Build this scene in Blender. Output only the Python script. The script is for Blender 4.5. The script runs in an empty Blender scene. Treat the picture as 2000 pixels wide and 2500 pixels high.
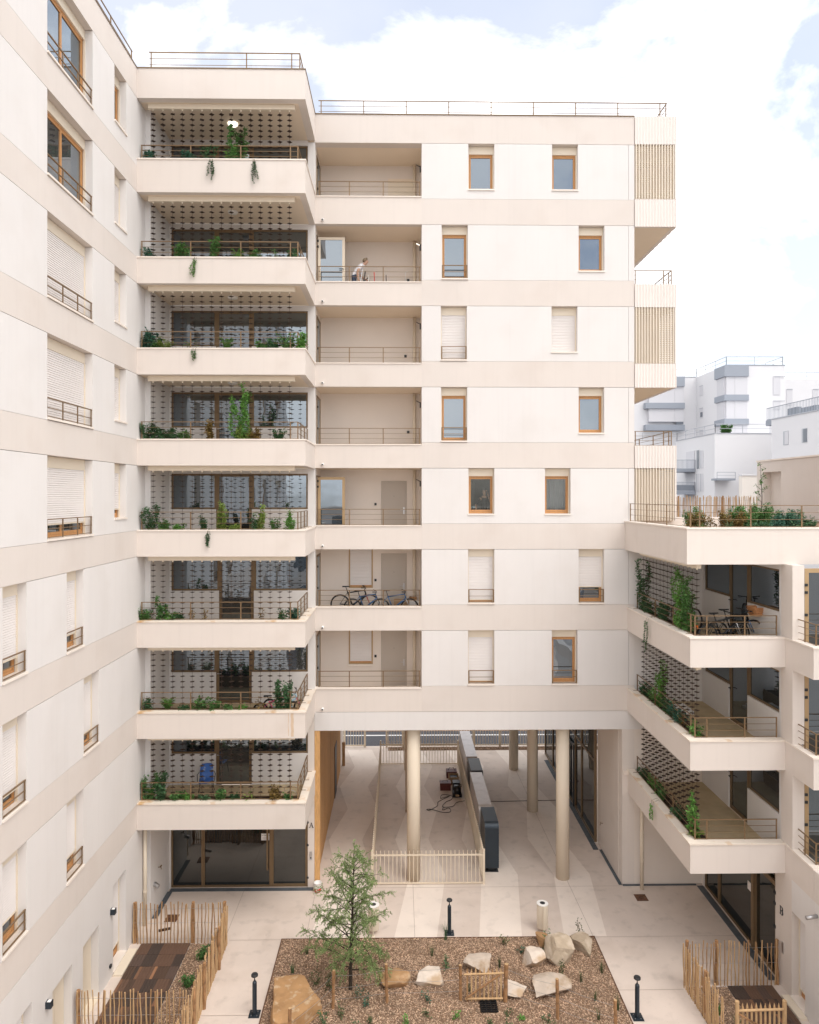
import bpy, bmesh, math, random
from mathutils import Vector, Matrix, noise as mnoise
PI = math.pi
R = math.radians
rng = random.Random(7)
SC = bpy.context.scene
COL = SC.collection

# ------------------------------------------------------------------ camera
CAM_Z = 13.45
cam = bpy.data.objects.new('camera', bpy.data.cameras.new('camera'))
COL.objects.link(cam)
cam.location = (0, 0, CAM_Z)
cam.rotation_euler = (R(90), 0, -math.atan(24.7 / 1700))
cam.data.sensor_fit = 'VERTICAL'
cam.data.sensor_height = 30.0
cam.data.lens = 30.0 * 1700 / 2500
cam.data.shift_y = -38 / 2500
cam.data.clip_start = 0.1
cam.data.clip_end = 2000
SC.camera = cam

# ------------------------------------------------------------------ sky, sun, exposure
SUN_EL, SUN_AZ = 58, 135          # azimuth: clockwise from +Y, the sun stands behind the camera
w = bpy.data.worlds.new('World')
SC.world = w
w.use_nodes = True
nt = w.node_tree
nt.nodes.clear()
def wn(t, **k):
    n = nt.nodes.new(t)
    for a, v in k.items():
        setattr(n, a, v)
    return n
w_out = wn('ShaderNodeOutputWorld')
sky = wn('ShaderNodeTexSky', sky_type='NISHITA', sun_disc=False)
sky.sun_elevation = R(SUN_EL)
sky.sun_rotation = R(SUN_AZ)
sky.dust_density = 2.0
bg_sky = wn('ShaderNodeBackground')
bg_sky.inputs['Strength'].default_value = 0.15
nt.links.new(sky.outputs[0], bg_sky.inputs['Color'])
tc = wn('ShaderNodeTexCoord')
mp = wn('ShaderNodeMapping')
mp.inputs['Location'].default_value = (2.1413, 4.2110, -1.0504)
mp.inputs['Scale'].default_value = (1, 1, 1.5)
nt.links.new(tc.outputs['Generated'], mp.inputs['Vector'])
n1 = wn('ShaderNodeTexNoise')
n1.inputs['Scale'].default_value = 2.3
n1.inputs['Detail'].default_value = 9
n1.inputs['Roughness'].default_value = 0.56
n1.inputs['Distortion'].default_value = 0.25
nt.links.new(mp.outputs[0], n1.inputs['Vector'])
cr = wn('ShaderNodeValToRGB')
cr.color_ramp.elements[0].position = 0.395
cr.color_ramp.elements[1].position = 0.50
cr.color_ramp.elements[0].color = (0.30, 0.30, 0.30, 1)
nt.links.new(n1.outputs[0], cr.inputs[0])
n2 = wn('ShaderNodeTexNoise')
n2.inputs['Scale'].default_value = 3.1
n2.inputs['Detail'].default_value = 6
nt.links.new(mp.outputs[0], n2.inputs['Vector'])
cc = wn('ShaderNodeValToRGB')
cc.color_ramp.elements[0].position = 0.32
cc.color_ramp.elements[0].color = (0.82, 0.82, 0.84, 1)
cc.color_ramp.elements[1].position = 0.58
cc.color_ramp.elements[1].color = (1.0, 0.965, 0.935, 1)
nt.links.new(n2.outputs[0], cc.inputs[0])
bg_cl = wn('ShaderNodeBackground')
bg_cl.inputs['Strength'].default_value = 1.65
nt.links.new(cc.outputs[0], bg_cl.inputs['Color'])
mx = wn('ShaderNodeMixShader')
nt.links.new(cr.outputs[0], mx.inputs[0])
nt.links.new(bg_sky.outputs[0], mx.inputs[1])
nt.links.new(bg_cl.outputs[0], mx.inputs[2])
nt.links.new(mx.outputs[0], w_out.inputs[0])

sun = bpy.data.objects.new('sun', bpy.data.lights.new('sun', 'SUN'))
COL.objects.link(sun)
sun.data.energy = 1.15
sun.data.angle = R(32)
sun.data.color = (1.0, 0.93, 0.85)
_d = Vector((math.sin(R(SUN_AZ)) * math.cos(R(SUN_EL)), math.cos(R(SUN_AZ)) * math.cos(R(SUN_EL)), math.sin(R(SUN_EL))))
sun.rotation_euler = _d.to_track_quat('Z', 'Y').to_euler()
sun.location = (0, -20, 60)

SC.view_settings.view_transform = 'Standard'
SC.view_settings.look = 'None'
SC.view_settings.gamma = 1.0
SC.view_settings.use_curve_mapping = False
SC.view_settings.exposure = 0.44
SC.render.engine = 'CYCLES'
SC.cycles.max_bounces = 9
SC.cycles.diffuse_bounces = 6
SC.cycles.glossy_bounces = 3
SC.cycles.transparent_max_bounces = 6
SC.cycles.use_denoising = True
SC.cycles.use_adaptive_sampling = True
SC.cycles.adaptive_threshold = 0.02

# ------------------------------------------------------------------ materials
M = {}
def base_mat(name):
    m = bpy.data.materials.new(name)
    m.use_nodes = True
    nt = m.node_tree
    return m, nt, nt.nodes['Principled BSDF']
def mat(name, col, rough=0.7, var=0.08, scale=2.0, metal=0.0, bump=0.0, bscale=40.0, stretch=(1, 1, 1), island=0.0, spec=0.4, emit=0.0, stain=None, trans=0.0, streak=0.0, speck=0.0):
    m, nt, b = base_mat(name)
    L = nt.links.new
    b.inputs['Roughness'].default_value = rough
    b.inputs['Metallic'].default_value = metal
    b.inputs['Specular IOR Level'].default_value = spec
    tc = nt.nodes.new('ShaderNodeTexCoord')
    mp = nt.nodes.new('ShaderNodeMapping')
    mp.inputs['Scale'].default_value = stretch
    L(tc.outputs['Object'], mp.inputs['Vector'])
    nz = nt.nodes.new('ShaderNodeTexNoise')
    nz.inputs['Scale'].default_value = scale
    nz.inputs['Detail'].default_value = 6
    nz.inputs['Roughness'].default_value = 0.6
    L(mp.outputs[0], nz.inputs['Vector'])
    mr = nt.nodes.new('ShaderNodeMapRange')
    mr.inputs[1].default_value = 0.25
    mr.inputs[2].default_value = 0.75
    mr.inputs[3].default_value = 1 - var
    mr.inputs[4].default_value = 1 + var
    L(nz.outputs[0], mr.inputs[0])
    fac = mr.outputs[0]
    if island:
        g = nt.nodes.new('ShaderNodeNewGeometry')
        m2 = nt.nodes.new('ShaderNodeMapRange')
        m2.inputs[3].default_value = 1 - island
        m2.inputs[4].default_value = 1 + island
        L(g.outputs['Random Per Island'], m2.inputs[0])
        mu = nt.nodes.new('ShaderNodeMath')
        mu.operation = 'MULTIPLY'
        L(fac, mu.inputs[0])
        L(m2.outputs[0], mu.inputs[1])
        fac = mu.outputs[0]
    vm = nt.nodes.new('ShaderNodeVectorMath')
    vm.operation = 'SCALE'
    vm.inputs[0].default_value = col
    L(fac, vm.inputs['Scale'])
    out = vm.outputs[0]
    if stain:
        s = nt.nodes.new('ShaderNodeTexNoise')
        s.inputs['Scale'].default_value = stain[1]
        s.inputs['Detail'].default_value = 7
        L(tc.outputs['Object'], s.inputs['Vector'])
        rp = nt.nodes.new('ShaderNodeMapRange')
        rp.inputs[1].default_value = stain[2]
        rp.inputs[2].default_value = stain[3]
        L(s.outputs[0], rp.inputs[0])
        mc = nt.nodes.new('ShaderNodeMix')
        mc.data_type = 'RGBA'
        L(rp.outputs[0], mc.inputs['Factor'])
        L(out, mc.inputs['A'])
        mc.inputs['B'].default_value = (*stain[0], 1)
        out = mc.outputs['Result']
    for (amt, scl, st3, lo, hi) in ((streak, 1.0, (7, 7, 0.22), 0.52, 0.80), (speck, 17.0, (1, 1, 1), 0.66, 0.78), (speck * 0.45, 2.6, (1, 1, 1), 0.55, 0.72)):
        if not amt:
            continue
        m3 = nt.nodes.new('ShaderNodeMapping')
        m3.inputs['Scale'].default_value = st3
        L(tc.outputs['Object'], m3.inputs['Vector'])
        s3 = nt.nodes.new('ShaderNodeTexNoise')
        s3.inputs['Scale'].default_value = scl
        s3.inputs['Detail'].default_value = 5
        L(m3.outputs[0], s3.inputs['Vector'])
        r3 = nt.nodes.new('ShaderNodeMapRange')
        r3.inputs[1].default_value = lo
        r3.inputs[2].default_value = hi
        r3.inputs[3].default_value = 1.0
        r3.inputs[4].default_value = 1.0 - amt
        L(s3.outputs[0], r3.inputs[0])
        v3 = nt.nodes.new('ShaderNodeVectorMath')
        v3.operation = 'SCALE'
        L(out, v3.inputs[0])
        L(r3.outputs[0], v3.inputs['Scale'])
        out = v3.outputs[0]
    L(out, b.inputs['Base Color'])
    if bump:
        bz = nt.nodes.new('ShaderNodeTexNoise')
        bz.inputs['Scale'].default_value = bscale
        bz.inputs['Detail'].default_value = 4
        L(mp.outputs[0], bz.inputs['Vector'])
        bp = nt.nodes.new('ShaderNodeBump')
        bp.inputs['Strength'].default_value = bump
        bp.inputs['Distance'].default_value = 0.02
        L(bz.outputs[0], bp.inputs['Height'])
        L(bp.outputs[0], b.inputs['Normal'])
    if emit:
        b.inputs['Emission Color'].default_value = (1, 0.93, 0.8, 1)
        b.inputs['Emission Strength'].default_value = emit
    if trans:
        tr = nt.nodes.new('ShaderNodeBsdfTranslucent')
        L(out, tr.inputs['Color'])
        mxs = nt.nodes.new('ShaderNodeMixShader')
        mxs.inputs[0].default_value = trans
        L(b.outputs[0], mxs.inputs[1])
        L(tr.outputs[0], mxs.inputs[2])
        L(mxs.outputs[0], nt.nodes['Material Output'].inputs['Surface'])
    M[name] = m
    return m
mat('white_render', (0.72, 0.697, 0.680), 0.9, 0.03, 0.55, bump=0.06, bscale=55, stretch=(1, 1, 0.35), stain=((0.68, 0.65, 0.625), 0.8, 0.5, 0.85), streak=0.03)
mat('band_render', (0.68, 0.625, 0.58), 0.9, 0.035, 0.5, bump=0.06, bscale=55, stretch=(1, 1, 0.4), stain=((0.635, 0.57, 0.52), 0.7, 0.52, 0.85), streak=0.03)
mat('parapet_render', (0.70, 0.64, 0.59), 0.9, 0.03, 0.6, bump=0.05, bscale=60, stretch=(1, 1, 0.3), stain=((0.65, 0.585, 0.53), 0.9, 0.55, 0.85), streak=0.035)
mat('lifted_render', (0.76, 0.69, 0.625), 0.9, 0.04, 0.8, bump=0.04, bscale=60)  # parapet paint made lighter to brighten the shaded loggia walls
mat('soffit_paint', (0.79, 0.68, 0.55), 0.85, 0.03, 0.7)  # tan stands in for warm bounce, lightened to brighten the shaded undersides
mat('stone_coping', (0.80, 0.73, 0.66), 0.7, 0.06, 2.0, bump=0.05)
mat('stained_coping', (0.78, 0.70, 0.61), 0.7, 0.06, 2.0, stain=((0.62, 0.40, 0.20), 2.2, 0.54, 0.70))
mat('bronze_metal', (0.23, 0.15, 0.082), 0.42, 0.06, 3, metal=0.35)
mat('bronze_frame', (0.20, 0.135, 0.075), 0.45, 0.06, 3, metal=0.3)
mat('gold_frame', (0.43, 0.30, 0.165), 0.5, 0.05, 3, metal=0.2)
mat('orange_wood', (0.52, 0.265, 0.105), 0.5, 0.22, 5, stretch=(9, 9, 1), bump=0.03)
mat('shutter_white', (0.72, 0.685, 0.665), 0.55, 0.02, 2)
mat('cream_metal', (0.74, 0.655, 0.53), 0.5, 0.025, 1.5)
mat('fence_cream', (0.72, 0.625, 0.49), 0.5, 0.04, 2)
mat('column_cream', (0.72, 0.63, 0.505), 0.55, 0.04, 0.8, bump=0.02)
mat('louver_cream', (0.73, 0.655, 0.55), 0.5, 0.03, 2)
mat('clad_cream', (0.75, 0.695, 0.65), 0.5, 0.03, 1.0, stretch=(1, 1, 0.2))
mat('door_paint', (0.47, 0.415, 0.36), 0.5, 0.03, 1)
mat('charcoal', (0.025, 0.027, 0.03), 0.45, 0.1, 4)
mat('navy_steel', (0.03, 0.042, 0.055), 0.38, 0.06, 2, metal=0.3)
mat('steel_grey', (0.52, 0.49, 0.48), 0.42, 0.10, 6, metal=0.55, stain=((0.40, 0.37, 0.36), 3, 0.5, 0.75))
mat('slate_strip', (0.085, 0.10, 0.115), 0.6, 0.25, 4)
mat('white_plastic', (0.80, 0.79, 0.77), 0.4, 0.02)
mat('lamp_glass', (0.85, 0.83, 0.8), 0.4, 0.0)
mat('lamp_lit', (0.9, 0.88, 0.8), 0.4, 0.0, emit=1.6)
mat('black_rubber', (0.015, 0.015, 0.016), 0.6, 0.1)
mat('silver_metal', (0.55, 0.55, 0.56), 0.3, 0.05, metal=0.9)
mat('dark_ironwork', (0.075, 0.042, 0.028), 0.55, 0.35, 20, metal=0.4)
mat('plate_iron', (0.060, 0.040, 0.031), 0.6, 0.35, 30, metal=0.3)
mat('soil', (0.035, 0.022, 0.014), 0.95, 0.5, 14, bump=0.8, bscale=30)
mat('mulch_ground', (0.24, 0.15, 0.095), 0.95, 0.4, 22, bump=0.8, bscale=35)
mat('wood_chip', (0.54, 0.385, 0.272), 0.9, 0.28, 1.3, island=0.55)
mat('chip_dark', (0.30, 0.205, 0.14), 0.9, 0.3, 1.3, island=0.6)
mat('chestnut', (0.38, 0.225, 0.11), 0.8, 0.28, 4, stretch=(5, 5, 1), bump=0.2, bscale=25, stain=((0.20, 0.11, 0.05), 6, 0.55, 0.75))
mat('chestnut_pale', (0.52, 0.345, 0.185), 0.8, 0.22, 4, stretch=(5, 5, 1), bump=0.2, bscale=25)
mat('post_wood', (0.36, 0.20, 0.095), 0.85, 0.35, 5, stretch=(4, 4, 1), bump=0.4, bscale=20, stain=((0.13, 0.075, 0.04), 5, 0.5, 0.7))
mat('cladding_wood', (0.50, 0.285, 0.125), 0.7, 0.22, 4, stretch=(6, 6, 0.5), bump=0.1)
mat('cladding_edge', (0.62, 0.36, 0.15), 0.7, 0.25, 4, stretch=(6, 6, 1), bump=0.1)
for i, c in enumerate([(0.085, 0.052, 0.036), (0.125, 0.072, 0.048), (0.06, 0.042, 0.034), (0.20, 0.105, 0.062), (0.10, 0.066, 0.052), (0.30, 0.155, 0.085)]):
    mat('deck_plank_tone%d' % i, c, 0.75, 0.25, 6, stretch=(8, 1, 1), bump=0.2)
mat('concrete', (0.645, 0.56, 0.497), 0.85, 0.07, 0.7, bump=0.05, bscale=60, stain=((0.56, 0.475, 0.41), 0.9, 0.52, 0.82), speck=0.30)
mat('concrete_light', (0.76, 0.68, 0.61), 0.85, 0.05, 0.7, bump=0.05, bscale=60, stain=((0.68, 0.60, 0.53), 0.8, 0.55, 0.85), speck=0.25)
mat('joint_dark', (0.27, 0.215, 0.18), 0.9)
mat('asphalt', (0.075, 0.075, 0.085), 0.9, 0.3, 10, bump=0.3, bscale=80)
mat('road_paint', (0.75, 0.74, 0.72), 0.8)
mat('balcony_floor', (0.50, 0.405, 0.26), 0.7, 0.12, 2.5, stain=((0.42, 0.33, 0.20), 1.5, 0.5, 0.75))
mat('roof_gravel', (0.5, 0.48, 0.45), 0.9, 0.3, 30)
mat('stone_pale', (0.53, 0.45, 0.375), 0.9, 0.2, 3.0, bump=0.6, bscale=7, stain=((0.38, 0.28, 0.19), 2.2, 0.5, 0.68))
mat('stone_tan', (0.41, 0.245, 0.12), 0.9, 0.2, 3.0, bump=0.6, bscale=7, stain=((0.50, 0.36, 0.23), 3.0, 0.56, 0.72))
mat('slab_stone', (0.42, 0.245, 0.115), 0.9, 0.3, 1.6, bump=1.0, bscale=4, stain=((0.52, 0.385, 0.25), 5.0, 0.55, 0.66), speck=0.35)
mat('stone_white', (0.66, 0.58, 0.50), 0.9, 0.18, 3.0, bump=0.6, bscale=8, stain=((0.50, 0.37, 0.25), 1.7, 0.5, 0.62))
mat('stone_ochre', (0.46, 0.375, 0.28), 0.9, 0.2, 3.0, bump=0.6, bscale=8, stain=((0.60, 0.52, 0.42), 2.5, 0.5, 0.7))
mat('bark', (0.045, 0.035, 0.026), 0.9, 0.4, 10, stretch=(3, 3, 1), bump=0.5, bscale=30)
mat('stem_green', (0.10, 0.09, 0.035), 0.8, 0.3, 8)
mat('stem_brown', (0.12, 0.07, 0.035), 0.8, 0.3, 8)
mat('leaf_dull', (0.095, 0.13, 0.055), 0.6, 0.2, 6, island=0.5, trans=0.25)
mat('leaf_dark', (0.065, 0.15, 0.062), 0.5, 0.2, 6, island=0.5, trans=0.25)
mat('leaf_mid', (0.10, 0.225, 0.065), 0.5, 0.2, 6, island=0.5, trans=0.3)
mat('leaf_bright', (0.15, 0.34, 0.075), 0.5, 0.2, 6, island=0.4, trans=0.35)
mat('leaf_lime', (0.26, 0.37, 0.085), 0.5, 0.2, 6, island=0.45, trans=0.35)
mat('leaf_blue', (0.055, 0.15, 0.10), 0.5, 0.2, 6, island=0.5, trans=0.3)
mat('leaf_autumn', (0.22, 0.15, 0.045), 0.6, 0.3, 6, island=0.6, trans=0.3)
mat('leaf_cypress', (0.235, 0.335, 0.125), 0.55, 0.2, 6, island=0.45, trans=0.3)
mat('petal_red', (0.45, 0.03, 0.03), 0.6, 0.2, island=0.3)
mat('petal_mauve', (0.36, 0.22, 0.40), 0.7, 0.2, island=0.4)
mat('blue_plastic', (0.05, 0.15, 0.46), 0.45, 0.25, 6, stain=((0.40, 0.46, 0.55), 9, 0.58, 0.72))
mat('bucket_red', (0.62, 0.045, 0.03), 0.45, 0.05)
mat('toolbox_red', (0.10, 0.022, 0.018), 0.5, 0.15)
mat('cardboard', (0.33, 0.22, 0.13), 0.8, 0.15)
mat('bike_blue', (0.04, 0.11, 0.23), 0.3, 0.05, metal=0.3)
mat('bike_red', (0.35, 0.05, 0.035), 0.3, 0.05, metal=0.2)
mat('bike_pink', (0.70, 0.14, 0.25), 0.35, 0.05)
mat('bike_pale', (0.45, 0.62, 0.72), 0.35, 0.05)
mat('bike_black', (0.012, 0.013, 0.015), 0.3, 0.05)
mat('reflector', (0.75, 0.16, 0.02), 0.3, 0.05)
mat('wicker', (0.50, 0.235, 0.10), 0.7, 0.3, 30, bump=0.5, bscale=50)
mat('skin', (0.52, 0.31, 0.22), 0.55, 0.05)
mat('skin_tan', (0.40, 0.225, 0.15), 0.55, 0.05)
mat('hair_fair', (0.26, 0.20, 0.13), 0.6, 0.4, 30)
mat('hair_dark', (0.02, 0.014, 0.01), 0.6, 0.3, 30)
mat('cloth_white', (0.80, 0.80, 0.83), 0.85, 0.05, 8)
mat('cloth_black', (0.018, 0.018, 0.02), 0.85, 0.1)
mat('cloth_jeans', (0.06, 0.08, 0.13), 0.85, 0.15)
mat('room_dark', (0.055, 0.06, 0.06), 0.9, 0.1)
mat('room_grey', (0.34, 0.34, 0.35), 0.9, 0.1)
mat('curtain', (0.40, 0.38, 0.39), 0.9, 0.1)
mat('paper', (0.82, 0.80, 0.79), 0.8, 0.02)
mat('ink', (0.03, 0.03, 0.035), 0.7)
mat('rust_stain', (0.62, 0.48, 0.35), 0.9, 0.1, 6)
mat('far_white', (0.70, 0.70, 0.72), 0.85, 0.015, 0.2)
mat('far_cream', (0.78, 0.73, 0.67), 0.85, 0.015, 0.2)
mat('far_grey', (0.30, 0.33, 0.38), 0.6, 0.03, 0.3)
mat('far_shutter', (0.60, 0.60, 0.63), 0.7, 0.01)
mat('far_glass', (0.16, 0.18, 0.21), 0.2, 0.02)
mat('far_rail', (0.42, 0.44, 0.48), 0.6, 0.02)
mat('wire', (0.42, 0.41, 0.40), 0.45, 0.1, metal=0.6)
mat('rust_plate', (0.13, 0.062, 0.035), 0.8, 0.45, 12, bump=0.3)
mat('cable', (0.018, 0.016, 0.015), 0.6)

def glass(name, dark, refl, tint=(0.86, 0.92, 0.97), vary=0.0):
    m = bpy.data.materials.new(name)
    m.use_nodes = True
    nt = m.node_tree
    nt.nodes.clear()
    L = nt.links.new
    o = nt.nodes.new('ShaderNodeOutputMaterial')
    d = nt.nodes.new('ShaderNodeBsdfDiffuse')
    d.inputs['Color'].default_value = (*dark, 1)
    if vary:
        # rooms behind the panes differ: bare, half lit or with a pale curtain drawn
        oi = nt.nodes.new('ShaderNodeObjectInfo')
        rp = nt.nodes.new('ShaderNodeMapRange')
        rp.inputs[1].default_value = 0.35
        rp.inputs[2].default_value = 1.0
        L(oi.outputs['Random'], rp.inputs[0])
        mc = nt.nodes.new('ShaderNodeMix')
        mc.data_type = 'RGBA'
        L(rp.outputs[0], mc.inputs['Factor'])
        mc.inputs['A'].default_value = (*dark, 1)
        mc.inputs['B'].default_value = (vary, vary * 0.98, vary * 0.95, 1)
        L(mc.outputs['Result'], d.inputs['Color'])
    g = nt.nodes.new('ShaderNodeBsdfGlossy')
    g.inputs['Color'].default_value = (*tint, 1)
    g.inputs['Roughness'].default_value = 0.015
    f = nt.nodes.new('ShaderNodeFresnel')
    f.inputs['IOR'].default_value = 1.5
    tcn = nt.nodes.new('ShaderNodeTexCoord')
    nz = nt.nodes.new('ShaderNodeTexNoise')
    nz.inputs['Scale'].default_value = 0.9
    L(tcn.outputs['Object'], nz.inputs['Vector'])
    bp = nt.nodes.new('ShaderNodeBump')
    bp.inputs['Strength'].default_value = 0.02
    bp.inputs['Distance'].default_value = 0.3
    L(nz.outputs[0], bp.inputs['Height'])
    L(bp.outputs[0], g.inputs['Normal'])
    mr = nt.nodes.new('ShaderNodeMapRange')
    mr.inputs[1].default_value = 0.04
    mr.inputs[2].default_value = 1.0
    mr.inputs[3].default_value = refl
    mr.inputs[4].default_value = 1.0
    L(f.outputs[0], mr.inputs[0])
    x = nt.nodes.new('ShaderNodeMixShader')
    L(mr.outputs[0], x.inputs[0])
    L(d.outputs[0], x.inputs[1])
    L(g.outputs[0], x.inputs[2])
    L(x.outputs[0], o.inputs[0])
    M[name] = m
glass('window_glass', (0.022, 0.026, 0.028), 0.24, (0.76, 0.88, 1.0), 0.075)
glass('entry_glass', (0.014, 0.016, 0.016), 0.115, (0.85, 0.86, 0.85))
def clear_glass(name, refl):
    m = bpy.data.materials.new(name)
    m.use_nodes = True
    nt = m.node_tree
    nt.nodes.clear()
    o = nt.nodes.new('ShaderNodeOutputMaterial')
    d = nt.nodes.new('ShaderNodeBsdfTransparent')
    d.inputs['Color'].default_value = (0.85, 0.88, 0.87, 1)
    g = nt.nodes.new('ShaderNodeBsdfGlossy')
    g.inputs['Roughness'].default_value = 0.01
    x = nt.nodes.new('ShaderNodeMixShader')
    x.inputs[0].default_value = refl
    nt.links.new(d.outputs[0], x.inputs[1])
    nt.links.new(g.outputs[0], x.inputs[2])
    nt.links.new(x.outputs[0], o.inputs[0])
    M[name] = m
clear_glass('clear_glass', 0.07)

# ------------------------------------------------------------------ mesh and object helpers
def wloc(o):
    v = Vector((0, 0, 0))
    while o is not None:
        v = v + o.location
        o = o.parent
    return v
class MB:
    def __init__(s):
        s.v, s.f = [], []
    def box(s, x0, x1, y0, y1, z0, z1):
        x0, x1 = min(x0, x1), max(x0, x1)
        y0, y1 = min(y0, y1), max(y0, y1)
        z0, z1 = min(z0, z1), max(z0, z1)
        b = len(s.v)
        s.v += [(x0, y0, z0), (x1, y0, z0), (x1, y1, z0), (x0, y1, z0), (x0, y0, z1), (x1, y0, z1), (x1, y1, z1), (x0, y1, z1)]
        s.f += [tuple(b + i for i in q) for q in ((0, 3, 2, 1), (4, 5, 6, 7), (0, 1, 5, 4), (1, 2, 6, 5), (2, 3, 7, 6), (3, 0, 4, 7))]
        return s
    def poly(s, pts):
        b = len(s.v)
        s.v += [tuple(p) for p in pts]
        s.f.append(tuple(range(b, b + len(pts))))
        return s
    def prism(s, pts, z0, z1):
        n, b = len(pts), len(s.v)
        s.v += [(p[0], p[1], z0) for p in pts] + [(p[0], p[1], z1) for p in pts]
        s.f.append(tuple(b + i for i in reversed(range(n))))
        s.f.append(tuple(b + n + i for i in range(n)))
        for i in range(n):
            j = (i + 1) % n
            s.f.append((b + i, b + j, b + n + j, b + n + i))
        return s
    def tube(s, pts, r, n=6, cap=True):
        pts = [Vector(p) for p in pts]
        rs = r if isinstance(r, (list, tuple)) else [r] * len(pts)
        b = len(s.v)
        t0 = (pts[1] - pts[0]).normalized()
        ref = Vector((0, 0, 1)) if abs(t0.z) < 0.9 else Vector((1, 0, 0))
        for i, p in enumerate(pts):
            a = pts[max(i - 1, 0)]
            c = pts[min(i + 1, len(pts) - 1)]
            t = (c - a)
            t = t.normalized() if t.length > 1e-9 else t0
            u = t.cross(ref)
            if u.length < 1e-4:
                u = t.cross(Vector((0, 1, 0)))
            u.normalize()
            q = t.cross(u).normalized()
            for k in range(n):
                an = 2 * PI * (k + 0.5) / n
                s.v.append(tuple(p + (u * math.cos(an) + q * math.sin(an)) * rs[i]))
        for i in range(len(pts) - 1):
            for k in range(n):
                k2 = (k + 1) % n
                s.f.append((b + i * n + k, b + i * n + k2, b + (i + 1) * n + k2, b + (i + 1) * n + k))
        if cap:
            s.f.append(tuple(b + k for k in reversed(range(n))))
            s.f.append(tuple(b + (len(pts) - 1) * n + k for k in range(n)))
        return s
    def lathe(s, c, prof, n=20):
        b = len(s.v)
        for r, z in prof:
            for k in range(n):
                an = 2 * PI * k / n
                s.v.append((c[0] + r * math.cos(an), c[1] + r * math.sin(an), c[2] + z))
        for i in range(len(prof) - 1):
            for k in range(n):
                k2 = (k + 1) % n
                s.f.append((b + i * n + k, b + i * n + k2, b + (i + 1) * n + k2, b + (i + 1) * n + k))
        s.f.append(tuple(b + k for k in reversed(range(n))))
        s.f.append(tuple(b + (len(prof) - 1) * n + k for k in range(n)))
        return s
    def torus(s, c, axis, rr, r, n=24, k=6):
        axis = Vector(axis).normalized()
        u = axis.orthogonal().normalized()
        q = axis.cross(u)
        c = Vector(c)
        b = len(s.v)
        for i in range(n):
            an = 2 * PI * i / n
            d = u * math.cos(an) + q * math.sin(an)
            for j in range(k):
                a2 = 2 * PI * j / k
                s.v.append(tuple(c + d * (rr + r * math.cos(a2)) + axis * (r * math.sin(a2))))
        for i in range(n):
            for j in range(k):
                i2, j2 = (i + 1) % n, (j + 1) % k
                s.f.append((b + i * k + j, b + i2 * k + j, b + i2 * k + j2, b + i * k + j2))
        return s
    def mesh(s, name, m, off=(0, 0, 0), smooth=False):
        me = bpy.data.meshes.new(name)
        ox, oy, oz = off
        me.from_pydata([(x - ox, y - oy, z - oz) for x, y, z in s.v], [], s.f)
        me.materials.append(M[m] if isinstance(m, str) else m)
        if smooth:
            me.polygons.foreach_set('use_smooth', [True] * len(me.polygons))
        me.update()
        return me
    def build(s, name, m, parent=None, smooth=False):
        off = wloc(parent) if parent else Vector((0, 0, 0))
        o = bpy.data.objects.new(name, s.mesh(name, m, off, smooth))
        COL.objects.link(o)
        o.parent = parent
        return o
def tag(o, label, cat, group=None):
    o['label'] = label
    o['category'] = cat
    if group:
        o['group'] = group
    return o
def thing(name, label, cat, loc=(0, 0, 0), group=None):
    o = bpy.data.objects.new(name, None)
    COL.objects.link(o)
    o.location = loc
    o.empty_display_size = 0.1
    return tag(o, label, cat, group)
def part(name, parent, loc=None):
    o = bpy.data.objects.new(name, None)
    COL.objects.link(o)
    o.parent = parent
    o.empty_display_size = 0.05
    if loc is not None:
        o.location = Vector(loc) - wloc(parent)
    return o
def struct(o, kind='structure'):
    o['kind'] = kind
    return o
def inst(name, me, parent, loc=(0, 0, 0), rot=(0, 0, 0), sc=(1, 1, 1)):
    o = bpy.data.objects.new(name, me)
    COL.objects.link(o)
    o.parent = parent
    o.location = loc
    o.rotation_euler = rot
    o.scale = sc
    return o
def copy_tree(o, parent=None):
    c = o.copy()
    COL.objects.link(c)
    c.parent = parent
    for ch in list(o.children):
        copy_tree(ch, c)
    return c
def box(name, m, parent, x0, x1, y0, y1, z0, z1):
    return MB().box(x0, x1, y0, y1, z0, z1).build(name, m, parent)

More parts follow.
